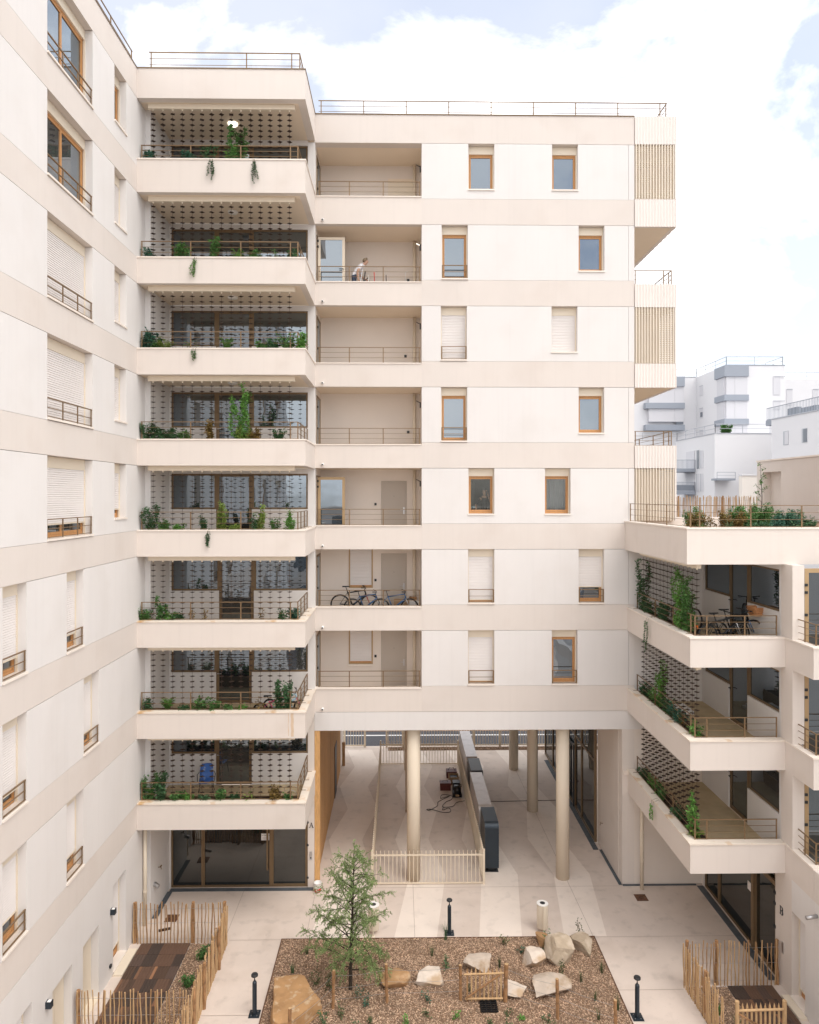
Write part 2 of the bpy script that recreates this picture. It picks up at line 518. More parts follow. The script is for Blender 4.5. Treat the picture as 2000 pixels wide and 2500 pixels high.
# a wall plane: u runs along the wall, d goes inward from its face
class Wall:
    def __init__(s, axis, at, inward):
        s.axis, s.at, s.inw = axis, at, inward
    def add(s, mb, u0, u1, d0, d1, z0, z1):
        a, b = s.at + s.inw * d0, s.at + s.inw * d1
        if s.axis == 'y':
            return mb.box(u0, u1, a, b, z0, z1)
        return mb.box(a, b, u0, u1, z0, z1)
    def pt(s, u, d, z):
        a = s.at + s.inw * d
        return (u, a, z) if s.axis == 'y' else (a, u, z)
    def box(s, name, m, parent, u0, u1, d0, d1, z0, z1):
        return s.add(MB(), u0, u1, d0, d1, z0, z1).build(name, m, parent)
def railing(mb, pts, z0, z1, posts, rails=3, pw=0.017, tw=0.017):
    """posts and rails along a run of points; posts are points of their own"""
    for p in posts:
        mb.box(p[0] - pw, p[0] + pw, p[1] - pw * 0.5, p[1] + pw * 0.5, z0 - 0.01, z1)
    for i in range(len(pts) - 1):
        a, b = pts[i], pts[i + 1]
        for k in range(rails + 1):
            z = z0 + 0.02 + (z1 - z0 - 0.02) * k / rails
            t = tw if k == rails else (0.0085 if k else 0.010)
            e = 0.0 if k == rails else 0.0
            if abs(a[1] - b[1]) < 1e-6:
                x0, x1 = sorted((a[0], b[0]))
                mb.box(x0 - t * 0.9, x1 + t * 0.9, a[1] - t, a[1] + t, z - t * 0.6 + 0.002 * i, z + t * 0.6 + 0.002 * i)
            else:
                y0, y1 = sorted((a[1], b[1]))
                mb.box(a[0] - t * 0.96, a[0] + t * 0.96, y0 + t, y1, z - t * 0.6 + 0.002 * i, z + t * 0.6 + 0.002 * i)
    return mb
# ================================================================== GROUND
F = 24.0                # the plane of the middle block's front
XL, XR = -8.06, 10.5    # courtyard faces of the two wings
ROOF = 26.63
struct(MB().poly([(-700, -500, -0.14), (700, -500, -0.14), (700, 900, -0.14), (-700, 900, -0.14)]).build('ground', 'asphalt'))
pav = struct(box('courtyard_pavement', 'concrete', None, XL - 0.25, 17, -15, 37.55, -0.3, 0.0))
# zigzag bands cast in a lighter concrete; six folds from the street to the planting bed
ZY = [37.0, 34.65, 32.3, 30.0, 27.3, 24.7, 21.2]
def bnd(i, k):
    return (-2.76 + 1.30 * i) if k % 2 == 0 else (-2.22 + 1.285 * i)
for i in (0, 2, 4, 6):
    mb = MB()
    for k in range(6):
        y0, y1 = ZY[k], ZY[k + 1]
        mb.poly([(bnd(i, k), y0, 0.004), (bnd(i, k + 1), y1, 0.004), (bnd(i + 1, k + 1), y1, 0.004), (bnd(i + 1, k), y0, 0.004)])
    mb.build('paving_band', 'concrete_light', pav)
def joint(x0, y0, x1, y1, w=0.0045):
    d = Vector((x1 - x0, y1 - y0)).normalized()
    n = Vector((-d.y, d.x)) * w
    MB().poly([(x0 - n.x, y0 - n.y, 0.008), (x1 - n.x, y1 - n.y, 0.008), (x1 + n.x, y1 + n.y, 0.008), (x0 + n.x, y0 + n.y, 0.008)]).build('expansion_joint', 'joint_dark', pav)
joint(5.92, 21.2, 5.72, 34.3)
joint(0.47, 21.2, 0.47, 24.3)
joint(-2.85, 21.2, -2.85, 23.8)
joint(-5.3, 21.2, -5.3, 23.8)
joint(-2.9, 23.93, 7.7, 23.93, 0.005)
joint(5.97, 21.17, 10.4, 21.17)
joint(-5.15, 21.17, -3.6, 21.17)
joint(5.97, 18.88, 7.75, 18.88)
joint(-5.15, 18.1, -3.6, 18.1)
# slate strips along the glazed entrances
box('slate_edging', 'slate_strip', pav, -7.83, -2.95, 23.80, 23.99, 0.0, 0.012)
MB().prism([(-7.89, 22.3), (-7.72, 22.3), (-7.72, 23.80), (-7.89, 23.80)], 0, 0.012).build('slate_edging', 'slate_strip', pav)
box('slate_edging', 'slate_strip', pav, 10.27, 10.49, 19.2, 23.9, 0.0, 0.012)
box('slate_edging', 'slate_strip', pav, 7.38, 7.58, 26.4, 35.4, 0.0, 0.012)
box('slate_edging', 'slate_strip', pav, 7.60, 7.71, 24.0, 26.4, 0.0, 0.012)
box('slate_edging', 'slate_strip', pav, 7.72, 10.27, 23.93, 23.99, 0.0, 0.03)
# street beyond the passage
road = struct(box('road', 'asphalt', None, -60, 60, 37.75, 46, -0.13, -0.11))
box('road_marking', 'road_paint', road, -20, 20, 39.45, 39.6, -0.108, -0.104)
struct(box('street_pavement', 'concrete_light', None, -60, 60, 46.0, 50, -0.12, 0.02))
bank = struct(MB().poly([(-3, 40.2, -0.105), (30, 40.2, -0.105), (30, 45.8, -0.105), (-3, 45.8, -0.105)]).build('street_verge', 'mulch_ground'))
strip = struct(box('street_mulch_strip', 'mulch_ground', None, -0.6, 14, 36.85, 37.3, 0.0, 0.02))

# ================================================================== MIDDLE BLOCK
mid = thing('apartment_building', 'cream middle block with seven stacked loggias, raised on round columns over an open passage', 'building', (2.6, F, 0))
WF = Wall('y', F, 1)

def shutter_mesh(W, u0, u1, z0, z1, d):
    mb = MB()
    p = 0.053
    n = max(2, int((z1 - z0) / p))
    p = (z1 - z0) / n
    for i in range(n):
        a, b = z0 + i * p, z0 + (i + 1) * p
        q = [(u0, d + 0.010, a), (u1, d + 0.010, a), (u1, d - 0.004, a + p * 0.25), (u0, d - 0.004, a + p * 0.25)]
        mb.poly([W.pt(*t) for t in q])
        q = [(u0, d - 0.004, a + p * 0.25), (u1, d - 0.004, a + p * 0.25), (u1, d + 0.002, a + p * 0.8), (u0, d + 0.002, a + p * 0.8)]
        mb.poly([W.pt(*t) for t in q])
        q = [(u0, d + 0.002, a + p * 0.8), (u1, d + 0.002, a + p * 0.8), (u1, d + 0.010, b), (u0, d + 0.010, b)]
        mb.poly([W.pt(*t) for t in q])
    W.add(mb, u0, u1, d + 0.012, d + 0.02, z0, z1)
    return mb
def frame_ring(W, mb, u0, u1, z0, z1, d0, d1, t, tb=None, tt=None):
    tb = tb or t
    tt = tt or t
    W.add(mb, u0, u0 + t, d0, d1, z0, z1)
    W.add(mb, u1 - t, u1, d0, d1, z0, z1)
    W.add(mb, u0 + t, u1 - t, d0, d1, z1 - tt, z1)
    W.add(mb, u0 + t, u1 - t, d0, d1, z0, z0 + tb)
def window(bld, W, u0, u1, z0, z1, shut=0.0, rail=False, leaves=1, see=False, depth=0.20, boxh=0.27, posts=None):
    """a recessed window: shutter box, roller shutter, wooden frame, pane, stone sill and guard rail"""
    wo = part('window', bld, W.pt((u0 + u1) / 2, 0, z0))
    D = depth
    zs = z0 + 0.045
    W.box('sill', 'stone_coping', wo, u0 - 0.01, u1 + 0.01, -0.035, D + 0.04, z0 - 0.004, zs)
    W.box('shutter_box', 'cream_metal', wo, u0 + 0.002, u1 - 0.002, D, D + 0.1, z1 - boxh, z1 - 0.002)
    g = 0.035
    W.box('shutter_guide', 'cream_metal', wo, u0 + 0.002, u0 + g, D - 0.01, D + 0.04, zs, z1 - boxh)
    W.box('shutter_guide', 'cream_metal', wo, u1 - g, u1 - 0.002, D - 0.01, D + 0.04, zs, z1 - boxh)
    top = z1 - boxh
    zshut = top - (top - zs) * shut
    if shut > 0:
        shutter_mesh(W, u0 + g, u1 - g, zshut, top, D + 0.012).build('roller_shutter', 'shutter_white', wo)
        W.box('bottom_bar', 'cream_metal', wo, u0 + g, u1 - g, D, D + 0.03, zshut - 0.03, zshut)
    if shut < 0.97:
        a, b = u0 + g, u1 - g
        mb = MB()
        frame_ring(W, mb, a, b, zs, top, D + 0.05, D + 0.12, 0.034, 0.06, 0.05)
        mb.build('frame', 'orange_wood', wo)
        wl = (b - a - 0.068) / leaves
        for i in range(leaves):
            x0 = a + 0.034 + wl * i
            x1 = x0 + wl
            s = MB()
            frame_ring(W, s, x0 + 0.004, x1 - 0.004, zs + 0.064, top - 0.054, D + 0.06, D + 0.11, 0.036, 0.065, 0.045)
            sa = s.build('sash', 'orange_wood', wo)
            W.box('pane', 'clear_glass' if see else 'window_glass', wo, x0 + 0.035, x1 - 0.035, D + 0.085, D + 0.095, zs + 0.12, top - 0.09)
    if rail:
        mb = MB()
        n = posts or 2
        rz0, rz1 = z0 + 0.06, z0 + 0.50
        for k in range(n):
            u = u0 + 0.03 + (u1 - u0 - 0.06) * k / (n - 1)
            W.add(mb, u - 0.022, u + 0.022, 0.02, 0.035, rz0, rz1)
        for z, t in ((rz0 + 0.02, 0.012), (rz0 + 0.22, 0.012), (rz1, 0.02)):
            W.add(mb, u0 + 0.012, u1 - 0.012, 0.015 - t * 0.3, 0.04 + t * 0.3, z - t * 0.6, z + t * 0.6)
        mb.build('guard_rail', 'bronze_metal', wo)
    return wo

JG = 0.006   # open joint between render fields
def field(bld, W, u0, u1, z0, z1, wins, m='white_render', th=0.30):
    """white field of one storey, cut into panels round its windows; wins = (u0, u1, zbottom)"""
    cur = u0
    for a, b, zb in sorted(wins):
        if a - cur > 0.01:
            W.box('wall_panel', m, bld, cur, a, 0, th, z0 + JG, z1 - JG)
        if zb - z0 > 0.02:
            W.box('wall_panel', m, bld, a, b, 0, th, z0 + JG, zb)
        cur = b
    if u1 - cur > 0.01:
        W.box('wall_panel', m, bld, cur, u1, 0, th, z0 + JG, z1 - JG)

LGX0, LGX1 = -2.88, 0.77
FX0, FX1 = -2.92, 8.137
def bandz(k):
    return 6.025 + 2.8 * k, 6.91 + 2.8 * k
midwins = {   # storey: (x0, x1, full height?, shutter share, rail)
    6: [(2.38, 3.28, 0, 0.0, 0), (5.28, 6.18, 0, 0.0, 0)],
    5: [(1.46, 2.36, 1, 0.0, 1), (6.20, 7.10, 0, 0.0, 0)],
    4: [(1.43, 2.33, 1, 1.0, 1), (5.26, 6.16, 0, 0.99, 0)],
    3: [(1.44, 2.34, 1, 0.0, 1), (6.20, 7.09, 0, 0.0, 0)],
    2: [(2.38, 3.28, 0, 0.0, 0), (5.03, 5.92, 0, 0.0, 0)],
    1: [(2.37, 3.28, 1, 0.94, 1), (6.20, 7.09, 1, 0.66, 1)],
    0: [(2.37, 3.28, 1, 0.95, 1), (5.27, 6.16, 1, 0.0, 1)]}
backing = Wall('y', F, 1)
for k in range(7):
    b0, b1 = bandz(k)
    zt = bandz(k + 1)[0] if k < 6 else 25.625
    # coloured band, in two lengths: loggia parapet and facade band
    sill = b1 - 0.09 if k < 6 else 23.76
    WF.box('loggia_parapet', 'parapet_render', mid, FX0, LGX1, 0, 0.22, b0 + JG, sill)
    WF.box('parapet_coping', 'stone_coping', mid, FX0 + 0.02, LGX1 - 0.01, -0.03, 0.25, sill, sill + 0.035)
    WF.box('facade_band', 'band_render', mid, LGX1 + 0.001, FX1, 0, 0.32, b0 + JG, b1)
    wl = []
    for (x0, x1, full, sh, rl) in midwins[k]:
        zb = b1 if full else zt - 1.615
        wl.append((x0, x1, zb + (0.02 if full else 0)))
    field(mid, WF, LGX1, 7.93, b1, zt, wl)
    WF.box('wall_panel', 'white_render', mid, 7.94, FX1, 0, 0.30, b1 + JG, zt - JG)
    for (x0, x1, full, sh, rl) in midwins[k]:
        zb = (b1 + 0.02) if full else zt - 1.615
        window(mid, WF, x0, x1, zb, zt, sh, rl, see=(k == 2))
    # loggia: slab, back wall, end walls
    box('loggia_slab', 'soffit_paint', mid, FX0, LGX1 - 0.001, F + 0.221, F + 1.7, b0 + JG + 0.002, b0 + 0.375)
    box('loggia_back_wall', 'lifted_render', mid, LGX0 - 0.05, LGX1 + 0.3, F + 1.7, F + 1.95, b0 + 0.375, zt + 0.01)
    box('loggia_end_wall', 'lifted_render', mid, LGX1, LGX1 + 0.3, F + 0.30, F + 1.7, b0 + 0.375, zt)
    # end wall with the glazed door to the tower
    box('loggia_end_wall', 'lifted_render', mid, LGX0 - 0.25, LGX0 - 0.02, F + 0.30, F + 1.7, b0 + 0.375, zt)
    WF.box('wall_panel', 'white_render', mid, -3.15, LGX0 - 0.02, 0, 0.30, b0 + JG, zt)
    # guard rail on the parapet
    zr = sill + 0.035
    mb = MB()
    yy = F + 0.12
    railing(mb, [(LGX0 + 0.08, yy), (LGX1 - 0.06, yy)], zr, zr + 0.55, [(x, yy) for x in (LGX0 + 0.1, -1.73, -0.56, LGX1 - 0.08)])
    mb.build('loggia_railing', 'bronze_metal', mid)
    # overflow spout in the band
    mb = MB()
    sx, sz = -2.64, b0 + 0.13 if k < 6 else b0 + 0.13
    mb.tube([(sx, F + 0.05, sz + 0.01), (sx, F - 0.10, sz - 0.01)], 0.045, 10)
    sp = mb.build('overflow_spout', 'white_plastic', mid, True)
    MB().tube([(sx, F - 0.099, sz - 0.0099), (sx, F - 0.104, sz - 0.0105)], 0.026, 10).build('spout_opening', 'charcoal', sp)
    # downpipe in the loggia corner and a wall light
    MB().tube([(0.55, F + 1.60, b0 + 0.38), (0.55, F + 1.60, zt)], 0.055, 12).build('downpipe', 'cream_metal', mid, True)
    if k >= 2:
        mb = MB().box(LGX1 - 0.05, LGX1 - 0.004, F + 0.75, F + 0.83, zt - 0.62, zt - 0.42)
        lt = mb.build('wall_light', 'charcoal', mid)
        MB().tube([(LGX1 - 0.05, F + 0.79, zt - 0.43), (LGX1 - 0.17, F + 0.79, zt - 0.37)], 0.014, 6).build('light_arm', 'lamp_lit' if k == 5 else 'charcoal', lt)
box('loggia_ceiling', 'soffit_paint', mid, FX0 - 0.2, LGX1 + 0.3, F + 0.351, F + 2.0, 25.632, 25.99)
# top band, bottom strip, pier beside the passage, roof, flanks
WF.box('facade_band', 'band_render', mid, FX0, FX1, 0, 0.35, 25.625 + JG, ROOF - 0.03)
WF.box('roof_coping', 'bronze_frame', mid, FX0, FX1, -0.025, 0.4, ROOF - 0.03, ROOF)
WF.box('facade_band', 'white_render', mid, FX0, FX1 + 0.001, 0, 0.35, 5.39, 6.025 - JG)
WF.box('passage_pier', 'parapet_render', mid, 7.715, FX1, 0, 0.4, 0.03, 5.389)
box('roof_slab', 'roof_gravel', mid, FX0, FX1, F + 0.41, 36.3, 26.0, 26.3)
box('rear_wall', 'white_render', mid, FX0, FX1, 36.3, 36.6, 5.39, ROOF - 0.04)
box('flank_wall', 'white_render', mid, 7.85, FX1 - 0.002, F + 0.36, 36.29, 5.39, 26.0)
box('flank_wall', 'white_render', mid, -3.3, FX0, F + 1.96, 36.29, 5.4, 26.0)
box('passage_ceiling', 'soffit_paint', mid, FX0, FX1, F + 0.351, 36.29, 5.40, 5.9)
box('passage_wall', 'parapet_render', mid, 7.70, 7.95, F + 0.401, 26.95, 0.03, 5.39)
# roof guard rail
mb = MB()
railing(mb, [(FX0 + 0.12, F + 0.25), (9.35, F + 0.25)], ROOF, ROOF + 0.58, [(FX0 + 0.2 + 1.48 * i, F + 0.25) for i in range(9)])
railing(mb, [(9.35, F + 0.25), (9.35, 36)], ROOF, ROOF + 0.58, [(9.35, F + 0.3 + 1.6 * i) for i in range(8)])
mb.build('roof_railing', 'bronze_metal', mid)
box('roof_vent', 'cream_metal', mid, 2.15, 2.3, 27.5, 27.65, 26.3, 27.15)
mb = MB()
for i in range(3):
    mb.tube([(4.55 + 0.05 * i, 28, 26.3), (4.72 + 0.02 * i, 28, 27.65 - 0.1 * i)], 0.02, 5)
mb.build('parasol_pole', 'cream_metal', mid)

# loggia doors, windows and letterbox panels in the back walls
def loggia_window(k, x0, x1, zb, zt):
    Wb = Wall('y', F + 1.7, 1)
    wo = part('window', mid, ((x0 + x1) / 2, F + 1.7, zb))
    mb = MB()
    frame_ring(Wb, mb, x0, x1, zb, zt, -0.03, 0.0, 0.045)
    mb.build('frame', 'gold_frame', wo)
    Wb.box('sill', 'stone_coping', wo, x0 - 0.02, x1 + 0.02, -0.07, 0, zb - 0.07, zb - 0.002)
    Wb.box('bottom_bar', 'orange_wood', wo, x0 + 0.05, x1 - 0.05, -0.025, -0.002, zb + 0.047, zb + 0.1)
    shutter_mesh(Wb, x0 + 0.05, x1 - 0.05, zb + 0.1, zt - 0.047, -0.022).build('roller_shutter', 'shutter_white', wo)
def loggia_door(k, x0, x1, top):
    Wb = Wall('y', F + 1.7, 1)
    z0 = bandz(k)[0] + 0.376
    do = part('door', mid, ((x0 + x1) / 2, F + 1.7, z0))
    mb = MB()
    frame_ring(Wb, mb, x0, x1, z0, top, -0.03, 0.0, 0.05)
    mb.build('frame', 'door_paint', do)
    Wb.box('leaf', 'door_paint', do, x0 + 0.052, x1 - 0.052, -0.018, 0, z0 + 0.02, top - 0.052)
    mb = MB().tube([Wb.pt(x1 - 0.1, -0.02, z0 + 0.95), Wb.pt(x1 - 0.1, -0.07, z0 + 0.95), Wb.pt(x1 - 0.24, -0.07, z0 + 0.95)], 0.012, 6)
    Wb.add(mb, x1 - 0.125, x1 - 0.08, -0.03, -0.019, z0 + 0.8, z0 + 1.05)
    mb.build('handle', 'silver_metal', do)
    Wb.box('peephole', 'charcoal', do, (x0 + x1) / 2 - 0.01, (x0 + x1) / 2 + 0.01, -0.022, -0.019, z0 + 1.45, z0 + 1.47)
for k, top in ((0, 8.55), (1, 11.35), (2, 14.02)):
    loggia_door(k, -0.67, 0.27, top)
    z = bandz(k)[0] + 0.376 + 1.12
    box('bell_panel', 'charcoal', mid, -0.92, -0.84, F + 1.675, F + 1.70, z, z + 0.09)
for k in (4, 5, 3):
    z = bandz(k)[0] + 0.376 + 0.98
    box('bell_panel', 'charcoal', mid, 0.18 + 0.1 * (k % 2), 0.27 + 0.1 * (k % 2), F + 1.675, F + 1.70, z, z + 0.09)
loggia_window(0, -1.86, -0.98, 7.28, 8.95)
loggia_window(1, -1.86, -0.98, 10.08, 11.62)
Wb = Wall('y', F + 1.7, 1)
for (z0, z1, m) in ((25.05, 25.16, 'soffit_paint'), (23.2, 25.04, 'cream_metal')):
    Wb.box('shutter_panel', m, mid, -0.42, 0.52, -0.02, 0, z0, z1)
# glazed doors at the loggia end; on two storeys the leaf stands open towards the courtyard
for k in range(7):
    z0 = bandz(k)[0] + 0.38
    z1 = z0 + 2.12
    do = part('loggia_entry_door', mid, (LGX0, F + 0.4, z0))
    xw = LGX0 - 0.02
    mb = MB()
    mb.box(xw - 0.01, xw + 0.025, F + 0.36, F + 0.44, z0, z1 + 0.06)
    mb.box(xw - 0.01, xw + 0.025, F + 1.38, F + 1.46, z0, z1 + 0.06)
    mb.box(xw - 0.01, xw + 0.025, F + 0.44, F + 1.38, z1, z1 + 0.06)
    mb.build('door_frame', 'bronze_frame', do)
    if k in (2, 5):
        Wd = Wall('y', F + 0.42, 1)
        x0, x1 = LGX0 + 0.03, LGX0 + 0.97
        mb = MB()
        frame_ring(Wd, mb, x0, x1, z0 + 0.02, z1, 0, 0.05, 0.09)
        lf = mb.build('door_leaf', 'column_cream' if k == 5 else 'gold_frame', do)
        Wd.box('pane', 'window_glass', do, x0 + 0.085, x1 - 0.085, 0.02, 0.03, z0 + 0.1, z1 - 0.08)
        mb = MB().tube([Wd.pt(x1 - 0.05, 0, z0 + 1.0), Wd.pt(x1 - 0.05, -0.06, z0 + 1.0), Wd.pt(x1 - 0.2, -0.06, z0 + 1.0)], 0.014, 6)
        mb.build('handle', 'charcoal', do)
        mb = MB()
        for zz in (0.25, 1.75, 1.95):
            mb.box(x0 - 0.03, x0 + 0.03, F + 0.385, F + 0.419, z0 + zz, z0 + zz + 0.07)
        mb.build('hinge', 'charcoal', do)
    else:
        mb = MB().box(xw + 0.0, xw + 0.02, F + 0.45, F + 0.53, z0 + 0.02, z1 - 0.01).box(xw, xw + 0.02, F + 1.29, F + 1.37, z0 + 0.02, z1 - 0.01)
        mb.build('door_leaf', 'gold_frame', do)
        box('pane', 'window_glass', do, xw + 0.002, xw + 0.014, F + 0.53, F + 1.29, z0 + 0.05, z1 - 0.03)
        mb = MB()
        for zz in (0.25, 1.0, 1.75):
            mb.box(xw + 0.02, xw + 0.06, F + 0.44, F + 0.50, z0 + zz, z0 + zz + 0.07)
        mb.build('hinge', 'charcoal', do)

# columns under the block
for (cx, cy) in ((0.50, 24.45), (5.76, 24.5), (0.48, 29.75), (5.70, 29.75), (0.46, 34.3), (5.64, 34.3)):
    MB().lathe((cx, cy, 0), [(0.23, 0.0), (0.23, 5.4)], 32).build('column', 'column_cream', mid, True)
# timber cladding of the passage's flank
box('cladding_corner_post', 'cladding_edge', mid, -2.92, -2.74, 24.01, 24.10, 0.02, 5.38)
box('passage_wall', 'lifted_render', mid, -3.2, -2.925, F + 0.31, 36.2, 0, 5.39)
for i in range(82):
    y0 = 24.11 + 0.122 * i
    o = box('cladding_board', 'cladding_wood' if rng.random() < 0.75 else 'cladding_edge', mid, -2.924, -2.885 - rng.random() * 0.006, y0, y0 + 0.112, 0.03, 5.38)
box('service_door', 'charcoal', mid, -2.884, -2.86, 31.0, 31.9, 0.02, 2.3)

# shop front on the passage's other flank
SX = 7.6
sf = part('shop_front', mid, (SX, 31, 0))
ys = [27.0, 28.95, 30.0, 31.15, 34.4, 36.2]
mb = MB()
for y in ys:
    mb.box(SX - 0.02, SX + 0.08, y - 0.045, y + 0.045, 0.02, 5.38)
mb.box(SX - 0.015, SX + 0.07, 27.0, 36.2, 0.02, 0.12)
mb.box(SX - 0.015, SX + 0.07, 27.0, 36.2, 3.1, 3.18)
mb.build('mullion', 'bronze_frame', sf)
for a, b in zip(ys[:-1], ys[1:]):
    box('pane', 'entry_glass', sf, SX + 0.02, SX + 0.035, a + 0.04, b - 0.04, 0.11, 5.3)
mb = MB().box(SX - 0.07, SX - 0.025, 30.05, 30.13, 0.03, 2.6).box(SX - 0.07, SX - 0.025, 31.0, 31.08, 0.03, 2.6).box(SX - 0.07, SX - 0.025, 30.05, 31.08, 2.6, 2.68)
mb.build('door_leaf', 'charcoal', sf)
MB().tube([(SX - 0.08, 30.2, 1.0), (SX - 0.15, 30.2, 1.05), (SX - 0.15, 30.35, 1.05)], 0.014, 6).build('handle', 'charcoal', sf)

# fluted metal cladding and louvred screens of the corner balconies
def flutes(x0, x1, z0, z1):
    mb = MB()
    n = int(round((x1 - x0) / 0.1))
    p = (x1 - x0) / n
    prev = None
    b = 0
    for i in range(n * 8 + 1):
        x = x0 + p * i / 8
        y = F - 0.005 - 0.024 * (0.5 + 0.5 * math.cos(2 * PI * i / 8))
        mb.v += [(x, y, z0), (x, y, z1)]
        if i:
            q = 2 * i
            mb.f.append((q - 2, q, q + 1, q - 1))
    return mb
CX0, CX1 = 8.152, 9.60
corner = [(25.64, ROOF - 0.02, 'c'), (23.74, 25.64, 'l'), (22.79, 23.74, 'c'), (20.0, 20.80, 'c'), (18.05, 20.0, 'l'), (17.22, 18.05, 'c'), (14.43, 15.21, 'c'), (12.6, 14.43, 'l')]
for (z0, z1, kd) in corner:
    if kd == 'c':
        flutes(CX0, CX1, z0, z1).build('fluted_cladding', 'clad_cream', mid, True)
        box('balcony_edge', 'clad_cream', mid, CX0, CX1 - 0.004, F, F + 0.12, z0 + 0.004, z1 - 0.006)
        # the same sheet runs back along the flank
        mb = MB()
        for i in range(61):
            y = F + 12.2 * i / 60
            x = CX1 + 0.02 * (i % 2)
            mb.v += [(x, y, z0), (x, y, z1)]
            if i:
                q = 2 * i
                mb.f.append((q - 2, q, q + 1, q - 1))
        mb.build('fluted_cladding', 'clad_cream', mid)
        box('balcony_edge', 'clad_cream', mid, CX1 - 0.12, CX1 - 0.002, F + 0.121, F + 12.2, z0 + 0.003, z1 - 0.005)
    else:
        so = part('louver_screen', mid, (CX0, F, z0))
        for i in range(14):
            x = CX0 + 0.03 + 0.1 * i
            box('fin', 'louver_cream', so, x, x + 0.034, F - 0.025, F + 0.045, z0 + 0.01, z1 - 0.01)
        n = int((z1 - z0) / 0.0745)
        for i in range(n):
            z = z0 + 0.012 + 0.0745 * i
            box('slat', 'louver_cream', so, CX0 + 0.01, CX1 - 0.06, F + 0.05, F + 0.085, z, z + 0.059)
        box('corner_post', 'clad_cream', so, CX1 - 0.055, CX1, F - 0.015, F + 0.12, z0 + 0.003, z1 - 0.003)
        box('slat_backing', 'louver_cream', so, CX0 + 0.01, CX1 - 0.13, F + 1.2, F + 1.25, z0 - 0.1, z1)  # added backing that hides the sky behind the slats; pale to lighten the gaps
for z in (22.80, 17.23, 25.65, 20.01):
    box('balcony_soffit', 'soffit_paint', mid, FX1, CX1 - 0.121, F + 0.122, 36.2, z + 0.004, z + 0.3)
for (z0, z1) in ((20.0, 22.8), (14.5, 17.23)):
    box('balcony_post', 'clad_cream', mid, 9.15, 9.45, 31.0, 31.3, z0, z1)
for z in (20.8, 15.21):
    mb = MB()
    railing(mb, [(CX0 + 0.02, F + 0.07), (9.45, F + 0.07)], z, z + 0.5, [(CX0 + 0.04, F + 0.07), (9.18, F + 0.07), (9.45, F + 0.07)])
    railing(mb, [(9.45, F + 0.07), (9.45, 35)], z, z + 0.5, [(9.45, F + 0.3 + 1.5 * i) for i in range(7)])
    mb.build('balcony_railing', 'bronze_metal', mid)
    box('balcony_slab', 'balcony_floor', mid, FX1, CX1 - 0.121, F + 0.122, 36.2, z - 0.5, z - 0.4)
